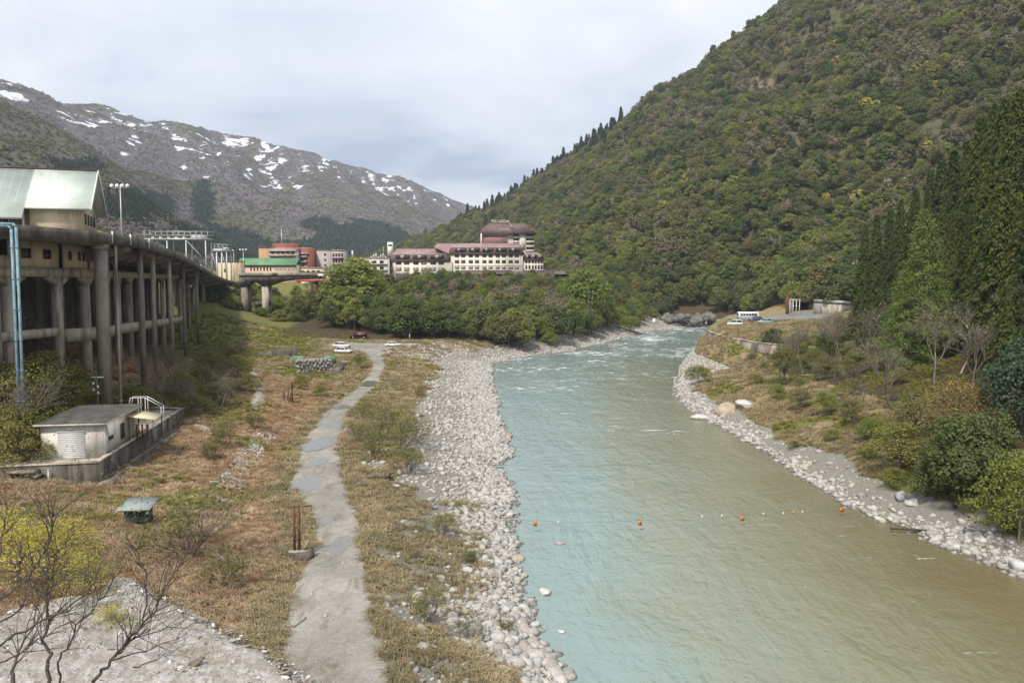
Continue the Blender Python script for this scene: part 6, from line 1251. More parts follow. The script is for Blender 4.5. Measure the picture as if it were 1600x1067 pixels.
# stony strip along the terrace edge left of the track, placed stone by stone as one mass
r = np.random.default_rng(51); yv = r.uniform(66, 104, 900); bb = brk(yv)[:, :, 0]; tt = r.random(900); xv = bb[:, 4] * (1 - tt) + bb[:, 5] * tt + r.normal(size=900) * .15
tag(scatter('pitched_stones', RKS, np.c_[xv, yv, TZ(xv, yv) + .03], np.c_[r.normal(size=(900, 2)) * .3, r.uniform(0, 6, 900)], np.repeat(r.uniform(.1, .24, 900)[:, None], 3, 1), r.integers(0, 6, 900)), 'stone pitching on the low terrace edge left of the track', 'stones', kind='stuff')
yv = r.uniform(205, 236, 700); bb = brk(yv)[:, :, 0]; tt = r.random(700); xv = bb[:, 7] * (1 - tt) + bb[:, 8] * tt
tag(scatter('revetment_stones', RKS, np.c_[xv, yv, TZ(xv, yv) + .05], np.c_[r.normal(size=(700, 2)) * .3, r.uniform(0, 6, 700)], np.repeat(r.uniform(.2, .5, 700)[:, None], 3, 1), r.integers(0, 6, 700)), 'stone revetment below the far parking area', 'stones', kind='stuff')
yv = 38 + 150 * r.random(5200) ** 1.8; bb = brk(yv)[:, :, 0]; e_ = r.beta(.55, .55, 5200); xv = bb[:, 6] * (1 - e_) + bb[:, 7] * e_ + r.normal(size=5200) * .15; s_ = r.lognormal(0, .5, 5200) * .028
tag(scatter('track_pebbles', RKS, np.c_[xv, yv, TZ(xv, yv) + .055], np.c_[r.normal(size=(5200, 2)) * .3, r.uniform(0, 6, 5200)], np.repeat(s_[:, None], 3, 1), r.integers(0, 6, 5200)), 'loose pebbles along the gravel track', 'pebbles', kind='stuff')
# driftwood
def drift(u, v, pts, r_, mat, label, cat='driftwood', nm='driftwood'):
    b_ = onT(u, v); m = MB()
    for a_ in pts:
        for k in range(len(a_) - 1): f0, f1 = 1 - k / len(a_) * .6, 1 - (k + 1) / len(a_) * .6; m.tube(a_[k], a_[k + 1], r_ * f0, r_ * f1, 6)
    tag(link(nm, m.mesh(nm, mat), None, b_), label, cat)
drift(597, 752, [[(-1.6, 0, .4), (-.6, .1, .55), (.5, 0, .45), (1.1, .1, .3)], [(.4, 0, .4), (.9, -.2, .9), (1.2, -.2, 1.0)], [(.5, 0, .4), (1.1, .4, .0)]], .26, BARK, 'weathered driftwood root on the gravel beside the willows')
drift(440, 985, [[(-.7, 0, .1), (.0, .1, .22), (.7, .5, .1)], [(.0, .1, .2), (.1, -.5, .1)], [(.6, .3, .12), (.9, 1.1, .16), (1.0, 1.6, .1)], [(.3, -.6, .06), (.9, -.3, .08)]], .06, TWIG_W, 'broken pale branches lying on the near track')
drift(1440, 832, [[(-2.6, .4, .25), (0, 0, .2), (2.6, -.7, .15)]], .13, BARK_D, 'dark log lying at the right water edge', 'log', 'log')
drift(335, 868, [[(-1.4, 1.2, .5), (0, 0, .3), (1.1, -1.2, .1)]], .06, TWIG_W, 'pale broken stick leaning in the near bush', 'stick', 'stick')
drift(1262, 590, [[(-.8, .6, .3), (.9, -.2, .5)]], .16, TWIG_W, 'bleached log on the green right bank', 'log', 'log')

# ================================================================ dirty snow left from an avalanche
t = NT('dirty_snow'); co = t.coord('World'); n1 = t.noise(co, .7, 5, .7, .6); n2 = t.noise(t.coord('World', (1, .5, 1)), 3.4, 5, .8); n3 = t.noise(co, 13., 3, .7)
col = t.mix(t.ramp(n2, [(.42, (0, 0, 0)), (.62, (1, 1, 1))]), (.50, .48, .46), (.22, .185, .15)); col = t.mix(t.ramp(n1, [(.4, (0, 0, 0)), (.65, (.8, .8, .8))]), col, (.27, .22, .17)); col = t.mix(t.ramp(n3, [(.6, (0, 0, 0)), (.7, (1, 1, 1))]), col, (.78, .78, .79))
t.bsdf(col, .85, 0, .3, t.bump(t.math('ADD', n2, n3), .7, .1)); SNOW = t.m
def snowpatch(poly, h, st, label):
    q = [onT(*p) for p in poly]; X = np.array([p.x for p in q]); Y = np.array([p.y for p in q]); gx_, gy_ = np.meshgrid(np.arange(X.min() - 1, X.max() + 1, st), np.arange(Y.min() - 1, Y.max() + 1, st)); ny, nx = gx_.shape; a, b = gx_.ravel(), gy_.ravel()
    ins = np.zeros(len(a), bool); dist = np.full(len(a), 1e9)
    for i in range(len(q)):
        x0, y0, x1, y1 = X[i - 1], Y[i - 1], X[i], Y[i]; c_ = (y0 > b) != (y1 > b); ins ^= c_ & (a < (x1 - x0) * (b - y0) / (y1 - y0 + 1e-9) + x0)
        t_ = np.clip(((a - x0) * (x1 - x0) + (b - y0) * (y1 - y0)) / ((x1 - x0) ** 2 + (y1 - y0) ** 2 + 1e-9), 0, 1); dist = np.minimum(dist, np.hypot(a - x0 - t_ * (x1 - x0), b - y0 - t_ * (y1 - y0)))
    sd = np.where(ins, dist, -dist) + fbm(a, b, 2.5, 3, 61) * .5; z = TZ(a, b) + h * sm(-.2, h * 3, sd) - .35 * sm(.15, -.3, sd) + fbm(a, b, 1.2, 3, 63) * .10
    fc = grid_faces(nx, ny); fc = fc[(sd[fc] > -.35).any(1)]; us = np.unique(fc); mp = np.zeros(len(a), int); mp[us] = np.arange(len(us))
    tag(link('snow_patch', mesh_np('snow_patch', np.c_[a, b, z][us], mp[fc], [SNOW], True)), label, kind='structure')
snowpatch([(520, 1100), (470, 1050), (400, 1010), (330, 970), (262, 938), (215, 905), (180, 898), (150, 930), (90, 935), (40, 950), (-60, 965), (-120, 1100)], .55, .3, 'dirty snow field below the near bare trees')
snowpatch([(385, 582), (402, 580), (412, 600), (415, 628), (400, 640), (388, 632), (398, 612)], .35, .3, 'small snow patch on the left slope')
snowpatch([(297, 655), (308, 662), (335, 674), (322, 674), (300, 666)], .3, .3, 'thin snow streak beside the yard wall')

r = np.random.default_rng(71); qx = r.uniform(-32, -9, 5200); qy = r.uniform(36, 54, 5200); zz_ = TZ(qx, qy); uq, vq = pix(np.c_[qx, qy, zz_]); k = (vq > np.interp(uq, [-50, 40, 150, 215, 262, 330, 400, 470, 520], [975, 960, 940, 915, 945, 980, 1018, 1058, 1100])) & (uq < 520); qx, qy = qx[k], qy[k]; n = len(qx)
DEB = [bpy.data.objects.new('debris', rock_mesh(760 + k, 1, surf('debris_%d' % k, c1, c2, 3., co='Object'))) for k, (c1, c2) in enumerate([((.10, .08, .06), (.2, .16, .12)), ((.24, .21, .17), (.36, .32, .27)), ((.5, .49, .47), (.66, .65, .63))])]
s_ = r.lognormal(0, .5, n) * .06; tag(scatter('snow_debris', DEB, np.c_[qx, qy, TZ(qx, qy) + .50], np.c_[r.normal(size=(n, 2)) * .3, r.uniform(0, 6, n)], np.c_[s_ * 1.8, s_, s_ * .6], r.choice(3, n, p=[.3, .35, .35])), 'litter of twigs and stones strewn over the dirty snow', 'debris', kind='stuff')
# ================================================================ river markers: cable with numbered orange plates and floats
ORANGE = surf('orange_plate', (.62, .20, .02), (.70, .26, .04), 3., .6, bump=0)
t = NT('black_paint'); t.bsdf((.012, .012, .012), .6); BLACK = t.m
PL = [(836, 818, 73, '5', 0), (1000, 817, 73.5, '4', 0), (1160, 810, 75, '3', 0), (1315, 796, 78, '2', .4), (1464, 775, 83, '1', 1.5)]
pos = [A(u, v, d) for u, v, d, _, _ in PL]
CB = empty('marker_cable', (pos[0].x - 8, pos[0].y, 2)); tag(CB, 'thin cable strung across the river carrying the number plates', 'cable')
ends = [Vector((pos[0].x - 9, 72.5, pos[0].z + 1.2))] + [p + Vector((0, 0, .3)) for p in pos] + [Vector((pos[-1].x + 8, 86, pos[-1].z + 3.5))]; m = MB()
for a_, b_ in zip(ends[:-1], ends[1:]):
    pts = [a_.lerp(b_, k / 8.) - Vector((0, 0, .22 * 4 * (k / 8.) * (1 - k / 8.))) for k in range(9)]; m.path(pts, .012, 4)
part(m, 'cable', STEEL_D, CB)
for e0, e1 in ((Vector((-9, 83, 4.5)), Vector((50, 92, 9))),):
    m = MB(); pts = [e0.lerp(e1, k / 20.) - Vector((0, 0, 3.2 * 4 * (k / 20.) * (1 - k / 20.))) for k in range(21)]; m.path(pts, .012, 4); o = m.build('guy_wire', STEEL_D); tag(o, 'second thin wire hanging across the river behind the number plates', 'cable')
def text_mesh(s_, size, mat, ext=.004):
    cu = bpy.data.curves.new('numeral', 'FONT'); cu.body = s_; cu.size = size; cu.extrude = ext; cu.align_x = 'CENTER'; cu.align_y = 'CENTER'
    tmp = bpy.data.objects.new('numeral', cu); COL.objects.link(tmp); dg = bpy.context.evaluated_depsgraph_get(); dg.update()
    me = bpy.data.meshes.new_from_object(tmp.evaluated_get(dg)); bpy.data.objects.remove(tmp); me.materials.clear(); me.materials.append(mat); return me
for p, (u, v, d, s_, _) in zip(pos, PL):
    o = empty('number_plate', tuple(p)); tag(o, 'orange plate with a black %s hanging from the river cable' % s_, 'sign', 'number plates on the river cable')
    MB().box(-.16, .16, -.012, .012, -.22, .22).build('plate', ORANGE, o); MB().box(-.175, -.162, -.02, .02, -.23, .23).box(.162, .175, -.02, .02, -.23, .23).build('rim', RUST, o); link('numeral', text_mesh(s_, .42, BLACK), o, (0, -.02, 0), (R(90), 0, 0))
    MB().tube((-.12, 0, .22), (-.12, 0, .5), .012, n=4).tube((.12, 0, .22), (.12, 0, .5), .012, n=4).build('hanger', STEEL_D, o)
for i, (u, v) in enumerate([(803, 816), (872, 815), (1097, 806), (1128, 805), (1193, 802), (1224, 801), (1254, 799)]):
    d_ = np.interp(u, [836, 1000, 1160, 1315], [73, 73.5, 75, 78]); p = A(u, v, d_); b = MB(); nn = 8
    b.tube((0, 0, -.10), (0, 0, -.04), .04, .075, nn).tube((0, 0, -.04), (0, 0, .04), .075, .075, nn).tube((0, 0, .04), (0, 0, .09), .075, .03, nn)
    tag(link('cable_float', b.mesh('cable_float', WHITE), None, p), ['white float nearest the left stones', 'white float between plates 5 and 4', 'left white float of the pair before plate 3', 'right white float of the pair before plate 3', 'first white float right of plate 3', 'second white float right of plate 3', 'white float beside the small orange one'][i], 'float', 'floats on the river cable')
p = A(1240, 800.5, 76.5); tag(link('cable_float', MB().tube((0, 0, -.1), (0, 0, .1), .09, .09, 8).tube((0, 0, .1), (0, 0, .16), .09, .03, 8).mesh('cable_float', ORANGE), None, p), 'small orange float between plates 3 and 2', 'float', 'floats on the river cable')
# ================================================================ vehicles
t = NT('tyre_rubber'); t.bsdf((.018, .018, .018), .8); TYRE = t.m
t = NT('tail_lamp'); t.bsdf((.35, .02, .02), .25, 0, .5); TAIL = t.m
t = NT('headlamp_glass'); t.bsdf((.6, .6, .6), .15, 0, .5); HEAD = t.m
def paint(name, c): t = NT(name); t.bsdf(c, .3, 0, .5).inputs['Coat Weight'].default_value = .5; return t.m
PW, PS, PB, PM, PK = paint('white_car_paint', (.72, .72, .71)), paint('silver_car_paint', (.45, .46, .47)), paint('blue_car_paint', (.05, .08, .16)), paint('maroon_paint', (.09, .02, .025)), paint('light_blue_paint', (.32, .42, .48))
def wheels(o, xs, w, r_):
    for x in xs:
        for s_ in (-1, 1):
            y = s_ * (w / 2 - .1); wh = MB().tube((x, y - .1, r_), (x, y + .1, r_), r_, n=14).build('wheel', TYRE, o); MB().tube((x, y + s_ * .101, r_), (x, y + s_ * .112, r_), r_ * .6, n=10).build('rim', STEEL, wh)
def car(p, rz, L_, w, h, body, label, group, hood=.26, tail=.1, name='parked_car'):
    """x is forward; sections lofted: lower body with bevelled shoulders, then a tapered glazed cabin and roof"""
    o = empty(name, tuple(p), rz); tag(o, label, 'car', group); b = L_ / 2; zb, zs = .28, h * .56
    prof = [(-b, zb + .12), (-b + .08, zb), (b - .1, zb), (b, zb + .15), (b - .03, zs * .82), (b - .15, zs * .95), (b - L_ * hood, zs), (-b + L_ * tail, zs), (-b + .05, zs * .95)]
    m = MB(); n = len(prof); rows = [(-w / 2, .0), (-w / 2 + .07, .05), (w / 2 - .07, .05), (w / 2, .0)]; V = []
    for y, k in rows: V += [(x, y, z + (k if z > zb + .2 else 0)) for x, z in prof]
    m.add(V, [[r_ * n + a, r_ * n + (a + 1) % n, (r_ + 1) * n + (a + 1) % n, (r_ + 1) * n + a] for r_ in range(3) for a in range(n)] + [list(range(n))[::-1], [3 * n + a for a in range(n)]]); m.build('body', body, o)
    x0, x1, x2, x3 = b - L_ * hood, b - L_ * hood - h * .38, -b + L_ * tail + h * .22, -b + L_ * tail; zt = h - .08; i1, i2 = w / 2 - .06, w / 2 - .2
    MB().hexa([(x3, -i1, zs + .04), (x0, -i1, zs + .04), (x0, i1, zs + .04), (x3, i1, zs + .04), (x2, -i2, zt), (x1, -i2, zt), (x1, i2, zt), (x2, i2, zt)]).build('windows', GLASS, o)
    MB().hexa([(x2 - .05, -i2 - .02, zt + .002), (x1 + .05, -i2 - .02, zt + .002), (x1 + .05, i2 + .02, zt + .002), (x2 - .05, i2 + .02, zt + .002), (x2 + .05, -i2 + .08, h), (x1 - .12, -i2 + .08, h), (x1 - .12, i2 - .08, h), (x2 + .05, i2 - .08, h)]).build('roof', body, o)
    for s_ in (-1, 1):
        MB().bar((x0 + .01, s_ * (i1 + .01), zs + .05), (x1 + .01, s_ * (i2 + .01), zt), .08, .08).bar((x3 - .01, s_ * (i1 + .01), zs + .05), (x2 - .01, s_ * (i2 + .01), zt), .12, .1).bar(((x0 + x3) / 2, s_ * (i1 + .01), zs + .05), ((x1 + x2) / 2, s_ * (i2 + .01), zt), .08, .08).build('pillar', body, o)
        MB().box(b - .1, b + .012, s_ * (w / 2 - .28) - .16, s_ * (w / 2 - .28) + .16, zs * .66, zs * .86).build('headlight', HEAD, o); MB().box(-b - .012, -b + .08, s_ * (w / 2 - .22) - .12, s_ * (w / 2 - .22) + .12, zs * .66, zs * .9).build('tail_light', TAIL, o)
        MB().box(x0 - .25, x0 - .1, s_ * (w / 2 + .06) - .06, s_ * (w / 2 + .06) + .06, zs + .05, zs + .2).build('mirror', body, o)
    MB().box(b - .02, b + .015, -w * .3, w * .3, zs * .45, zs * .62).build('grille', BLACK, o); wheels(o, (b - L_ * .19, -b + L_ * .19), w, .31); return o
def ong(u, v): p = onT(u, v); return Vector((p.x, p.y, p.z + .02))
car(ong(537, 552), R(-20), 4.4, 1.75, 1.5, PW, 'white parked car with a dark front, nearest of the pair beside the track', 'cars parked on the left bank')
car(ong(534, 543.5), R(-15), 4.5, 1.75, 1.6, PW, 'white parked car just behind the nearest one', 'cars parked on the left bank', .2)
car(ong(614, 541.5), R(8), 4.3, 1.7, 1.35, PW, 'white saloon alone on the far parking area by the stone revetment', 'cars parked on the left bank', .28, .2)
# dark flatbed truck at the foot of the bluff
TRK = empty('flatbed_truck', tuple(ong(560, 529)), R(12)); tag(TRK, 'dark maroon flatbed truck at the foot of the bluff', 'truck')
MB().hexa([(-2.5, -.85, .7), (-.9, -.85, .7), (-.9, .85, .7), (-2.5, .85, .7), (-2.35, -.8, 1.3), (-.9, -.8, 1.3), (-.9, .8, 1.3), (-2.35, .8, 1.3)]).hexa([(-2.35, -.8, 1.3), (-.9, -.8, 1.3), (-.9, .8, 1.3), (-2.35, .8, 1.3), (-1.95, -.75, 1.95), (-.95, -.75, 1.95), (-.95, .75, 1.95), (-1.95, .75, 1.95)]).build('cab', PM, TRK)
MB().hexa([(-2.37, -.7, 1.35), (-2.3, -.7, 1.35), (-2.3, .7, 1.35), (-2.37, .7, 1.35), (-2.02, -.66, 1.88), (-1.9, -.66, 1.88), (-1.9, .66, 1.88), (-2.02, .66, 1.88)]).box(-1.85, -1.1, -.815, -.79, 1.36, 1.85).build('windscreen', GLASS, TRK)
MB().box(-.8, 2.6, -.9, .9, .75, .95).build('bed', BLACK, TRK)
for b_ in ((-.8, 2.6, -.93, -.9, .9, 1.45), (-.8, 2.6, .9, .93, .9, 1.45), (2.6, 2.65, -.9, .9, .9, 1.45), (-.85, -.8, -.9, .9, .9, 1.75)): MB().box(*b_).build('drop_side', PM, TRK)
MB().hexa([(-.7, -.85, 1.0), (2.5, -.85, 1.0), (2.5, .85, 1.0), (-.7, .85, 1.0), (-.2, -.6, 2.0), (2.2, -.6, 1.9), (2.2, .6, 1.9), (-.2, .6, 2.0)]).build('load', RUST, TRK); MB().box(-2.6, 2.6, -.4, .4, .45, .7).build('chassis', BLACK, TRK); wheels(TRK, (-1.7, 1.6), 1.75, .36)
for s_ in (-.6, .6): MB().box(-2.55, -2.5, s_ - .15, s_ + .15, .78, .98).build('headlight', HEAD, TRK)
# white microbus on the right terrace
BU = empty('minibus', tuple(A(1169, 503, 268)), R(2)); BU.location.z = tz(BU.location.x, 268) + .02; tag(BU, 'white minibus parked on the right terrace', 'bus')
MB().prism([(-3.35, .45), (3.3, .45), (3.4, .9), (3.35, 1.5), (3.1, 2.45), (2.9, 2.6), (-3.2, 2.6), (-3.4, 2.4)], -1.0, 1.0, 'y').build('body', PW, BU)
for k in range(6): MB().box(-2.95 + k * .92, -2.15 + k * .92, -1.02, -1.003, 1.35, 2.1).build('window', GLASS, BU)
MB().hexa([(3.36, -.85, 1.5), (3.40, -.85, 1.5), (3.40, .85, 1.5), (3.36, .85, 1.5), (3.12, -.85, 2.35), (3.16, -.85, 2.35), (3.16, .85, 2.35), (3.12, .85, 2.35)]).build('windscreen', GLASS, BU); MB().box(-3.43, -3.405, -.8, .8, 1.4, 2.2).build('rear_window', GLASS, BU)
MB().box(-3.3, 3.3, -1.015, -1.002, .85, 1.0).build('stripe', paint('blue_stripe', (.08, .15, .4)), BU); MB().box(3.36, 3.46, -.9, .9, .45, .75).box(-3.46, -3.36, -.9, .9, .45, .75).build('bumper', STEEL_D, BU); wheels(BU, (2.2, -2.1), 1.95, .38)
for s_ in (-.7, .7): MB().box(3.36, 3.425, s_ - .15, s_ + .15, .85, 1.1).build('headlight', HEAD, BU)
def onT2(u, d): x = (u - 800) / FPX * d; return Vector((x, d, tz(x, d) + .02))
car(onT2(1149, 246), R(160), 4.6, 1.8, 1.85, PW, 'white van nearest the river on the right terrace', 'cars parked on the right terrace', .16, .03)
car(onT2(1181, 258), R(175), 4.4, 1.7, 1.45, PB, 'dark blue car in front of the minibus', 'cars parked on the right terrace')
car(onT2(1196, 250), R(185), 4.4, 1.7, 1.45, PK, 'pale blue car right of the dark blue one', 'cars parked on the right terrace')

# ================================================================ right terrace: revetment, walls, ramp, gate
ysr = np.arange(178, 232, 1.2); VS = []; VC = []
def xz_at(y, z):                                   # where the right bank reaches height z
    xs_ = np.linspace(28, 75, 300); zz_ = TZ(xs_, np.full(300, y), False); return xs_[int(np.argmax(zz_ > z))]
xa = np.array([xz_at(y, -.2) for y in ysr]); xb_ = np.array([xz_at(y, 3.4) for y in ysr]); xc = np.array([xz_at(y, 7.4) for y in ysr]); ker = np.ones(9) / 9
xa, xb_, xc = [np.convolve(np.pad(q_, 4, mode='edge'), ker, 'valid') for q_ in (xa, xb_, xc)]
RV = empty('river_revetment', (float(xb_[20]), float(ysr[20]), 3.)); tag(RV, 'two-tier stone and concrete revetment below the right terrace', 'revetment')
n = len(ysr); V = np.array([p for k in range(n) for p in ((xa[k] - .6, ysr[k], -.6), (xb_[k] - .3, ysr[k], 3.7))]); part(MB().add([tuple(v) for v in V], [[2 * k, 2 * k + 1, 2 * k + 3, 2 * k + 2] for k in range(n - 1)]), 'cobble_slope', CONC_L, RV)
r = np.random.default_rng(61); k = r.integers(0, n - 1, 1500); s_ = r.random(1500); pts = np.c_[(xa[k] - .6) * (1 - s_) + (xb_[k] - .3) * s_, ysr[k] + r.uniform(0, 1.2, 1500), -.6 + 4.3 * s_ + .05]
o = scatter('cobble', RKS, pts - np.array(RV.location), np.c_[r.normal(size=(1500, 2)) * .3, r.uniform(0, 6, 1500)], np.repeat(r.uniform(.25, .45, 1500)[:, None], 3, 1), r.integers(0, 6, 1500)); o.parent = RV; o['kind'] = 'stuff'
WL = [Vector(p) for p in ((53.5, 234, 0), (52.4, 224, 0), (52.0, 214, 0), (52.2, 205, 0), (52.8, 197, 0), (54.2, 189, 0), (57.0, 182, 0), (60.5, 176.5, 0), (64.5, 172, 0), (69, 168.5, 0))]
for p, q in zip(WL[:-1], WL[1:]):                    # upper wall in battered panels
    d_ = (q - p).normalized(); nn = Vector((-d_.y, d_.x, 0)); nn = nn if nn.x > 0 else -nn; q2 = q - d_ * .04
    lo, hi, th = Vector((0, 0, 2.6)), nn * 1.5 + Vector((0, 0, 8.3)), nn * .8
    part(MB().hexa([p + lo, q2 + lo, q2 + lo + th, p + lo + th, p + hi, q2 + hi, q2 + hi + th, p + hi + th]), 'wall_panel', CONC, RV)
    part(MB().hexa([p + hi - nn * .1 + Vector((0, 0, .003)), q2 + hi - nn * .1 + Vector((0, 0, .003)), q2 + hi + th + Vector((0, 0, .003)), p + hi + th + Vector((0, 0, .003)), p + hi - nn * .1 + Vector((0, 0, .2)), q2 + hi - nn * .1 + Vector((0, 0, .2)), q2 + hi + th + Vector((0, 0, .2)), p + hi + th + Vector((0, 0, .2))]), 'coping', CONC_L, RV)
p = WL[5]; part(MB().hexa([p + Vector(c) for c in ((-1.0, -.7, 2.4), (.3, -.7, 2.4), (.3, .7, 2.4), (-1.0, .7, 2.4), (.9, -.7, 8.35), (1.7, -.7, 8.35), (1.7, .7, 8.35), (.9, .7, 8.35))]), 'buttress', CONC_D, RV)
part(MB().path([(xa[k] - .55 + (xb_[k] - xa[k]) * 0, ysr[k], -.1) for k in range(n)], .3, 6), 'toe_kerb', CONC_L, RV)
# parking surface and ramp
def sheet(pts, dz, mat, name, sub=8):
    A0, A1, A2, A3 = [Vector(p) for p in pts]; V = []; 
    for i in range(sub + 1):
        for j in range(sub + 1): p = A0.lerp(A1, i / sub).lerp(A3.lerp(A2, i / sub), j / sub); V.append((p.x, p.y, tz(p.x, p.y) + dz))
    return tag(link(name, mesh_np(name, np.array(V), grid_faces(sub + 1, sub + 1), [mat], True)), kind='structure')
ASPH = surf('worn_asphalt', (.16, .158, .15), (.24, .235, .225), .3, .9, bump=.15)
sheet([(69, 258, 0), (100, 256, 0), (104, 286, 0), (74, 286, 0)], .28, ASPH, 'terrace_parking', 16)
RP = empty('concrete_ramp', (92, 262, tz(92, 262))); tag(RP, 'pale curved concrete ramp rising to the tunnel portal', 'ramp')
a_ = [A(1243, 488, 285), A(1252, 496, 268), A(1275, 501, 255), A(1325, 506, 240)]; m = MB()
for p, q in zip(a_[:-1], a_[1:]): m.hexa([(p.x, p.y, p.z - 2.5), (q.x, q.y, q.z - 2.5), (q.x + 3, q.y + 6, q.z - 2.5), (p.x + 4, p.y + 4, p.z - 2.5), (p.x, p.y, p.z), (q.x, q.y, q.z), (q.x + 3, q.y + 6, q.z + .1), (p.x + 4, p.y + 4, p.z + .1)])
part(m, 'ramp_slab', CONC_L, RP)
PT = empty('tunnel_portal', tuple(A(1250, 488, 292))); tag(PT, 'dark tunnel portal with a grassy lintel behind the ramp', 'tunnel'); s_ = 292 / FPX
MB().box(-11 * s_, 14 * s_, 1.5, 6, -3, 3.6).build('painted_dark', BLACK, PT); MB().box(-12 * s_, 17 * s_, -.5, 6.5, 3.61, 4.6).build('lintel', CONC, PT); MB().box(-13.5 * s_, -11.2 * s_, -.5, 5, -3, 3.6).box(14.2 * s_, 17 * s_, -.5, 5, -3, 3.6).build('jamb', CONC_D, PT)  # mouth is a solid black block, the tunnel's darkness painted as its colour
GT = empty('gate_frame', tuple(A(1241, 489, 276))); tag(GT, 'grey steel frame railing beside the tunnel portal', 'frame'); s_ = 276 / FPX; m = MB()
for u in (-7, -2, 3, 8): m.box(u * s_ - .1, u * s_ + .1, -.1, .1, -2.5, 4.4)
m.build('post', STEEL, GT); MB().box(-7 * s_, 8 * s_, -.08, .08, 4.4, 4.55).box(-7 * s_, 8 * s_, -.06, .06, 2.2, 2.3).build('rail', STEEL, GT)
for u, h_ in ((1229.5, 5.2), (1233, 4.2)):
    p = A(u, 483, 284); tag(link('rusty_pillar', MB().box(-.35, .35, -.35, .35, -4, h_).box(-.45, .45, -.45, .45, h_, h_ + .2).mesh('rusty_pillar', RUST), None, p), 'rust red pillar left of the tunnel portal' if u < 1231 else 'shorter rust red pillar close beside the portal frame', 'pillar')
GW = empty('guard_wall', tuple(A(1300, 482, 262))); tag(GW, 'pale concrete guard wall with steel rail in front of the cedars', 'wall'); a_, b_ = A(1272, 478, 272), A(1335, 482, 256)
part(MB().bar(a_ - Vector((0, 0, 1.9)), b_ - Vector((0, 0, 1.9)), .5, 5.6), 'wall', CONC_L, GW); part(MB().bar(a_ + Vector((0, 0, 1.7)), b_ + Vector((0, 0, 1.7)), .12, .9), 'guard_rail', STEEL, GW)
for k in range(7): p = a_.lerp(b_, k / 6.); part(MB().box(p.x - .08, p.x + .08, p.y + .1, p.y + .26, p.z + .9, p.z + 2.1), 'rail_post', STEEL_D, GW)
# lattice of concrete ribs holding the slope above the portal
def onH(u, v, d0=300, d1=700):                       # ground or hillside point under a photo pixel, beyond the terrace
    d = ray(u, v); ts = np.linspace(d0, d1, 1200); X, Y, Z = d.x * ts / d.y, ts, CAM_H + d.z * ts / d.y
    h = np.where((X < 157) & (Y < 466), TZ(np.clip(X, -260, 160), np.clip(Y, 10, 470)), RMZ(X, Y)); k = int(np.argmax(Z < h)); return Vector((X[k], Y[k], Z[k] + .15))
LT = empty('slope_lattice', tuple(onH(1240, 455))); tag(LT, 'terraced lattice of dark beams holding the slope above the tunnel', 'retaining lattice')
for k in range(8):
    ps = [onH(1214 + k * 1.2 + j * 8, 458 - k * 5.5) for j in range(7)]
    for p, q in zip(ps[:-1], ps[1:]): part(MB().bar(p, q, .5, .4), 'beam', CONC_D, LT)
p = A(1022, 503, 372); tag(link('white_post', MB().box(-.5, .5, -.3, .3, -1, 1.6).box(-.9, -.5, -.2, .2, .2, .9).mesh('white_post', WHITE), None, p), 'small white block standing on the far gravel point', 'block')
p = onT(640, 529); tag(link('white_post', MB().tube((0, 0, -.3), (0, 0, 1.3), .22, .2, 8).tube((0, 0, 1.3), (0, 0, 1.45), .2, .05, 8).mesh('white_post', WHITE), None, p), 'short white post at the far end of the parking area', 'post')
DROCK = stone_mat('dark_rock', (.10, .095, .085), (.2, .19, .17))
for k in range(26):
    u = 1036 + k * 3.2; v = 503 - (k * 7 % 5) * 2.2; d_ = 398 + (k % 3) * 4; p = A(u, v, d_); q = 1.2 + (k * 13 % 7) * .25
    tag(link('shore_rock', rock_mesh(900 + k % 5, 2, DROCK, .8), None, (p.x, p.y, max(p.z, tz(p.x, p.y))), (0, 0, k), (q, q, q)), 'dark rock in the tumbled shore at the far river bend', 'rock', 'dark rocks at the far river bend')

# ================================================================ near bare trees in the lower left corner
def near_tree(stems, d0, label, seed, base):
    r = np.random.default_rng(seed); segs = []; tips = []; o = empty('near_bare_tree', base); tag(o, label, 'tree', 'bare trees in the lower left corner')
    bz_ = Vector(base)
    for pl, r0, dy in stems:
        pts = [np.array(A(u, v, d0 + dy * (i / max(1, len(pl) - 1)) * 2.2 - dy)) for i, (u, v) in enumerate(pl)]
        fine = [pts[0]]
        for a_, b_ in zip(pts[:-1], pts[1:]):
            for k in range(1, 4): fine.append(a_ + (b_ - a_) * k / 3 + r.normal(size=3) * .035)
        n = len(fine); rr = [r0 * (1 - .78 * i / (n - 1)) for i in range(n)]
        for i in range(n - 1):
            segs.append((fine[i], fine[i + 1], rr[i] * .66, rr[i + 1] * .66)); d = fine[i + 1] - fine[i]; d /= np.linalg.norm(d)
            if i > n * .22:
                for _ in range(2 if r.random() < .55 else 1):
                    s_ = r.normal(size=3); s_ -= d * s_.dot(d); s_[2] = abs(s_[2]) * .3 + s_[2] * .4; s_ /= np.linalg.norm(s_)
                    grow(r, fine[i + 1], d * .9 + s_ * .75, r.uniform(.5, 1.25), min(rr[i + 1] * .45, .016), 2, segs, 2, .5, .03, 3, .5, .13, tips)
    if stems[0][1] > 0:
        for pl, r0, dy in stems:
            p = np.array(A(*pl[0], d0 - dy)); 
            if pl[0][1] >= 1060: segs.append((np.array([base[0] + (p[0] - base[0]) * .25, base[1] + (p[1] - base[1]) * .25, base[2] - .4]), p, r0 * 1.7, r0))
    v, f = segs_mesh(segs, 5); v = v - np.array(base); me = combine([(v, f, None, BARK_D)], 'branches'); link('branches', me, o)
    tv, tf, lv = cards(np.array(tips) - np.array(base), .035, r, .2, 2.2); link('buds', combine([(tv, tf, lv, LM_OLIVE)], 'buds'), o)
def gb(u, d): x = (u - 800) / FPX * d; return (x, d, tz(x, d))
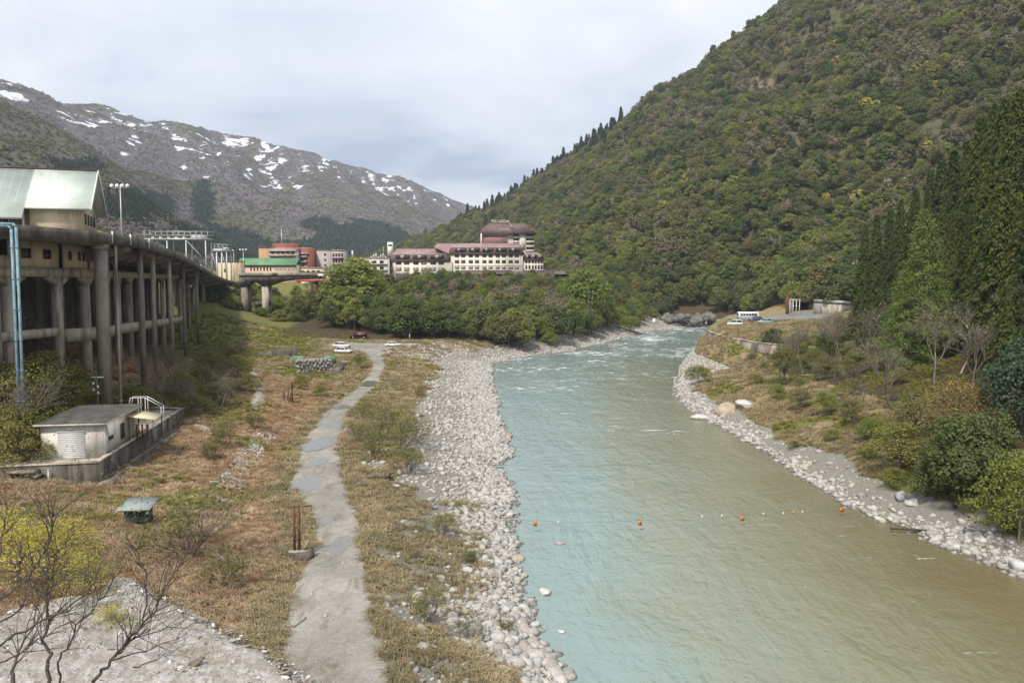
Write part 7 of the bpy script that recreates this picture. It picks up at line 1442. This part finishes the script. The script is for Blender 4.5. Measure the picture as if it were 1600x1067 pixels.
near_tree([([(575, 1075), (640, 985), (715, 905), (790, 800), (860, 745), (955, 640), (1010, 530), (1085, 375), (1200, 230)], .05, .4), ([(700, 925), (760, 880), (870, 760), (1070, 715), (1290, 690)], .03, -.5), ([(880, 640), (910, 560), (908, 400), (860, 320), (850, 210), (890, 180)], .026, .3), ([(740, 920), (880, 880), (1000, 830), (1150, 770)], .024, .8)], 1, '', 1, (0, 0, 0)) if False else None
def z4(pl): return [(u / 4., 800 + v / 4.) for u, v in pl]
near_tree([(z4([(575, 1075), (640, 985), (715, 905), (790, 800), (860, 745), (955, 640), (1010, 530), (1085, 375), (1200, 230)]), .075, .4), (z4([(715, 905), (780, 850), (870, 760), (1070, 715), (1290, 690)]), .042, -.5), (z4([(860, 745), (910, 600), (908, 400), (860, 300), (850, 210), (890, 180)]), .04, .3), (z4([(700, 925), (880, 880), (1000, 830), (1150, 770)]), .035, .8), (z4([(830, 965), (940, 950), (1010, 900), (1060, 880)]), .03, .3)], 21.5, 'right bare tree in the lower left corner with long arching branches', 5, gb(150, 20.5))
near_tree([(z4([(300, 1075), (285, 960), (310, 900), (280, 800), (305, 680), (290, 520), (300, 300), (320, 100), (345, 20), (560, -160)]), .085, .5), (z4([(290, 520), (330, 470), (350, 250), (450, 170), (540, 40)]), .04, -.4), (z4([(300, 660), (480, 560), (600, 420), (640, 340)]), .045, .6), (z4([(290, 540), (200, 420), (120, 250), (60, 120)]), .04, .4), (z4([(320, 100), (240, -60), (230, -120)]), .022, .2), (z4([(370, 1075), (360, 930), (420, 850), (500, 700), (620, 560), (700, 430), (770, 340)]), .05, -.6)], 22.5, 'middle bare tree in the lower left corner with an upright trunk', 6, gb(80, 21.5))
near_tree([(z4([(-60, 580), (60, 500), (180, 410), (240, 320), (280, 200), (340, 60)]), .06, .3), (z4([(80, 1075), (75, 980), (120, 880), (250, 640)]), .085, .5), (z4([(-80, 720), (60, 650), (200, 560), (330, 480), (420, 400)]), .045, .4), (z4([(-60, 870), (100, 760), (260, 680), (400, 620), (520, 560), (620, 440)]), .05, -.3), (z4([(-40, 350), (10, 200), (30, 60), (90, -80), (110, -170)]), .035, .4), (z4([(-80, 980), (80, 900), (220, 800), (420, 700), (560, 640)]), .04, .6), (z4([(30, 80), (120, 30), (180, -20)]), .02, .2)], 20.5, 'left bare tree in the lower left corner reaching in from the edge', 7, gb(-20, 19.5))
# ================================================================ air: thin spring haze in the valley
m, tr = new_mat('haze'); o_ = tr.nodes.new('ShaderNodeOutputMaterial'); pv = tr.nodes.new('ShaderNodeVolumePrincipled')
pv.inputs['Color'].default_value = (.80, .87, .97, 1); pv.inputs['Density'].default_value = .00013; pv.inputs['Anisotropy'].default_value = .2
tr.links.new(pv.outputs[0], o_.inputs['Volume'])
hz = MB().box(-2700, 1900, -80, 4900, -6, 760).build('haze', m); tag(hz, kind='stuff')
S.cycles.volume_bounces = 0; S.cycles.volume_step_rate = 5
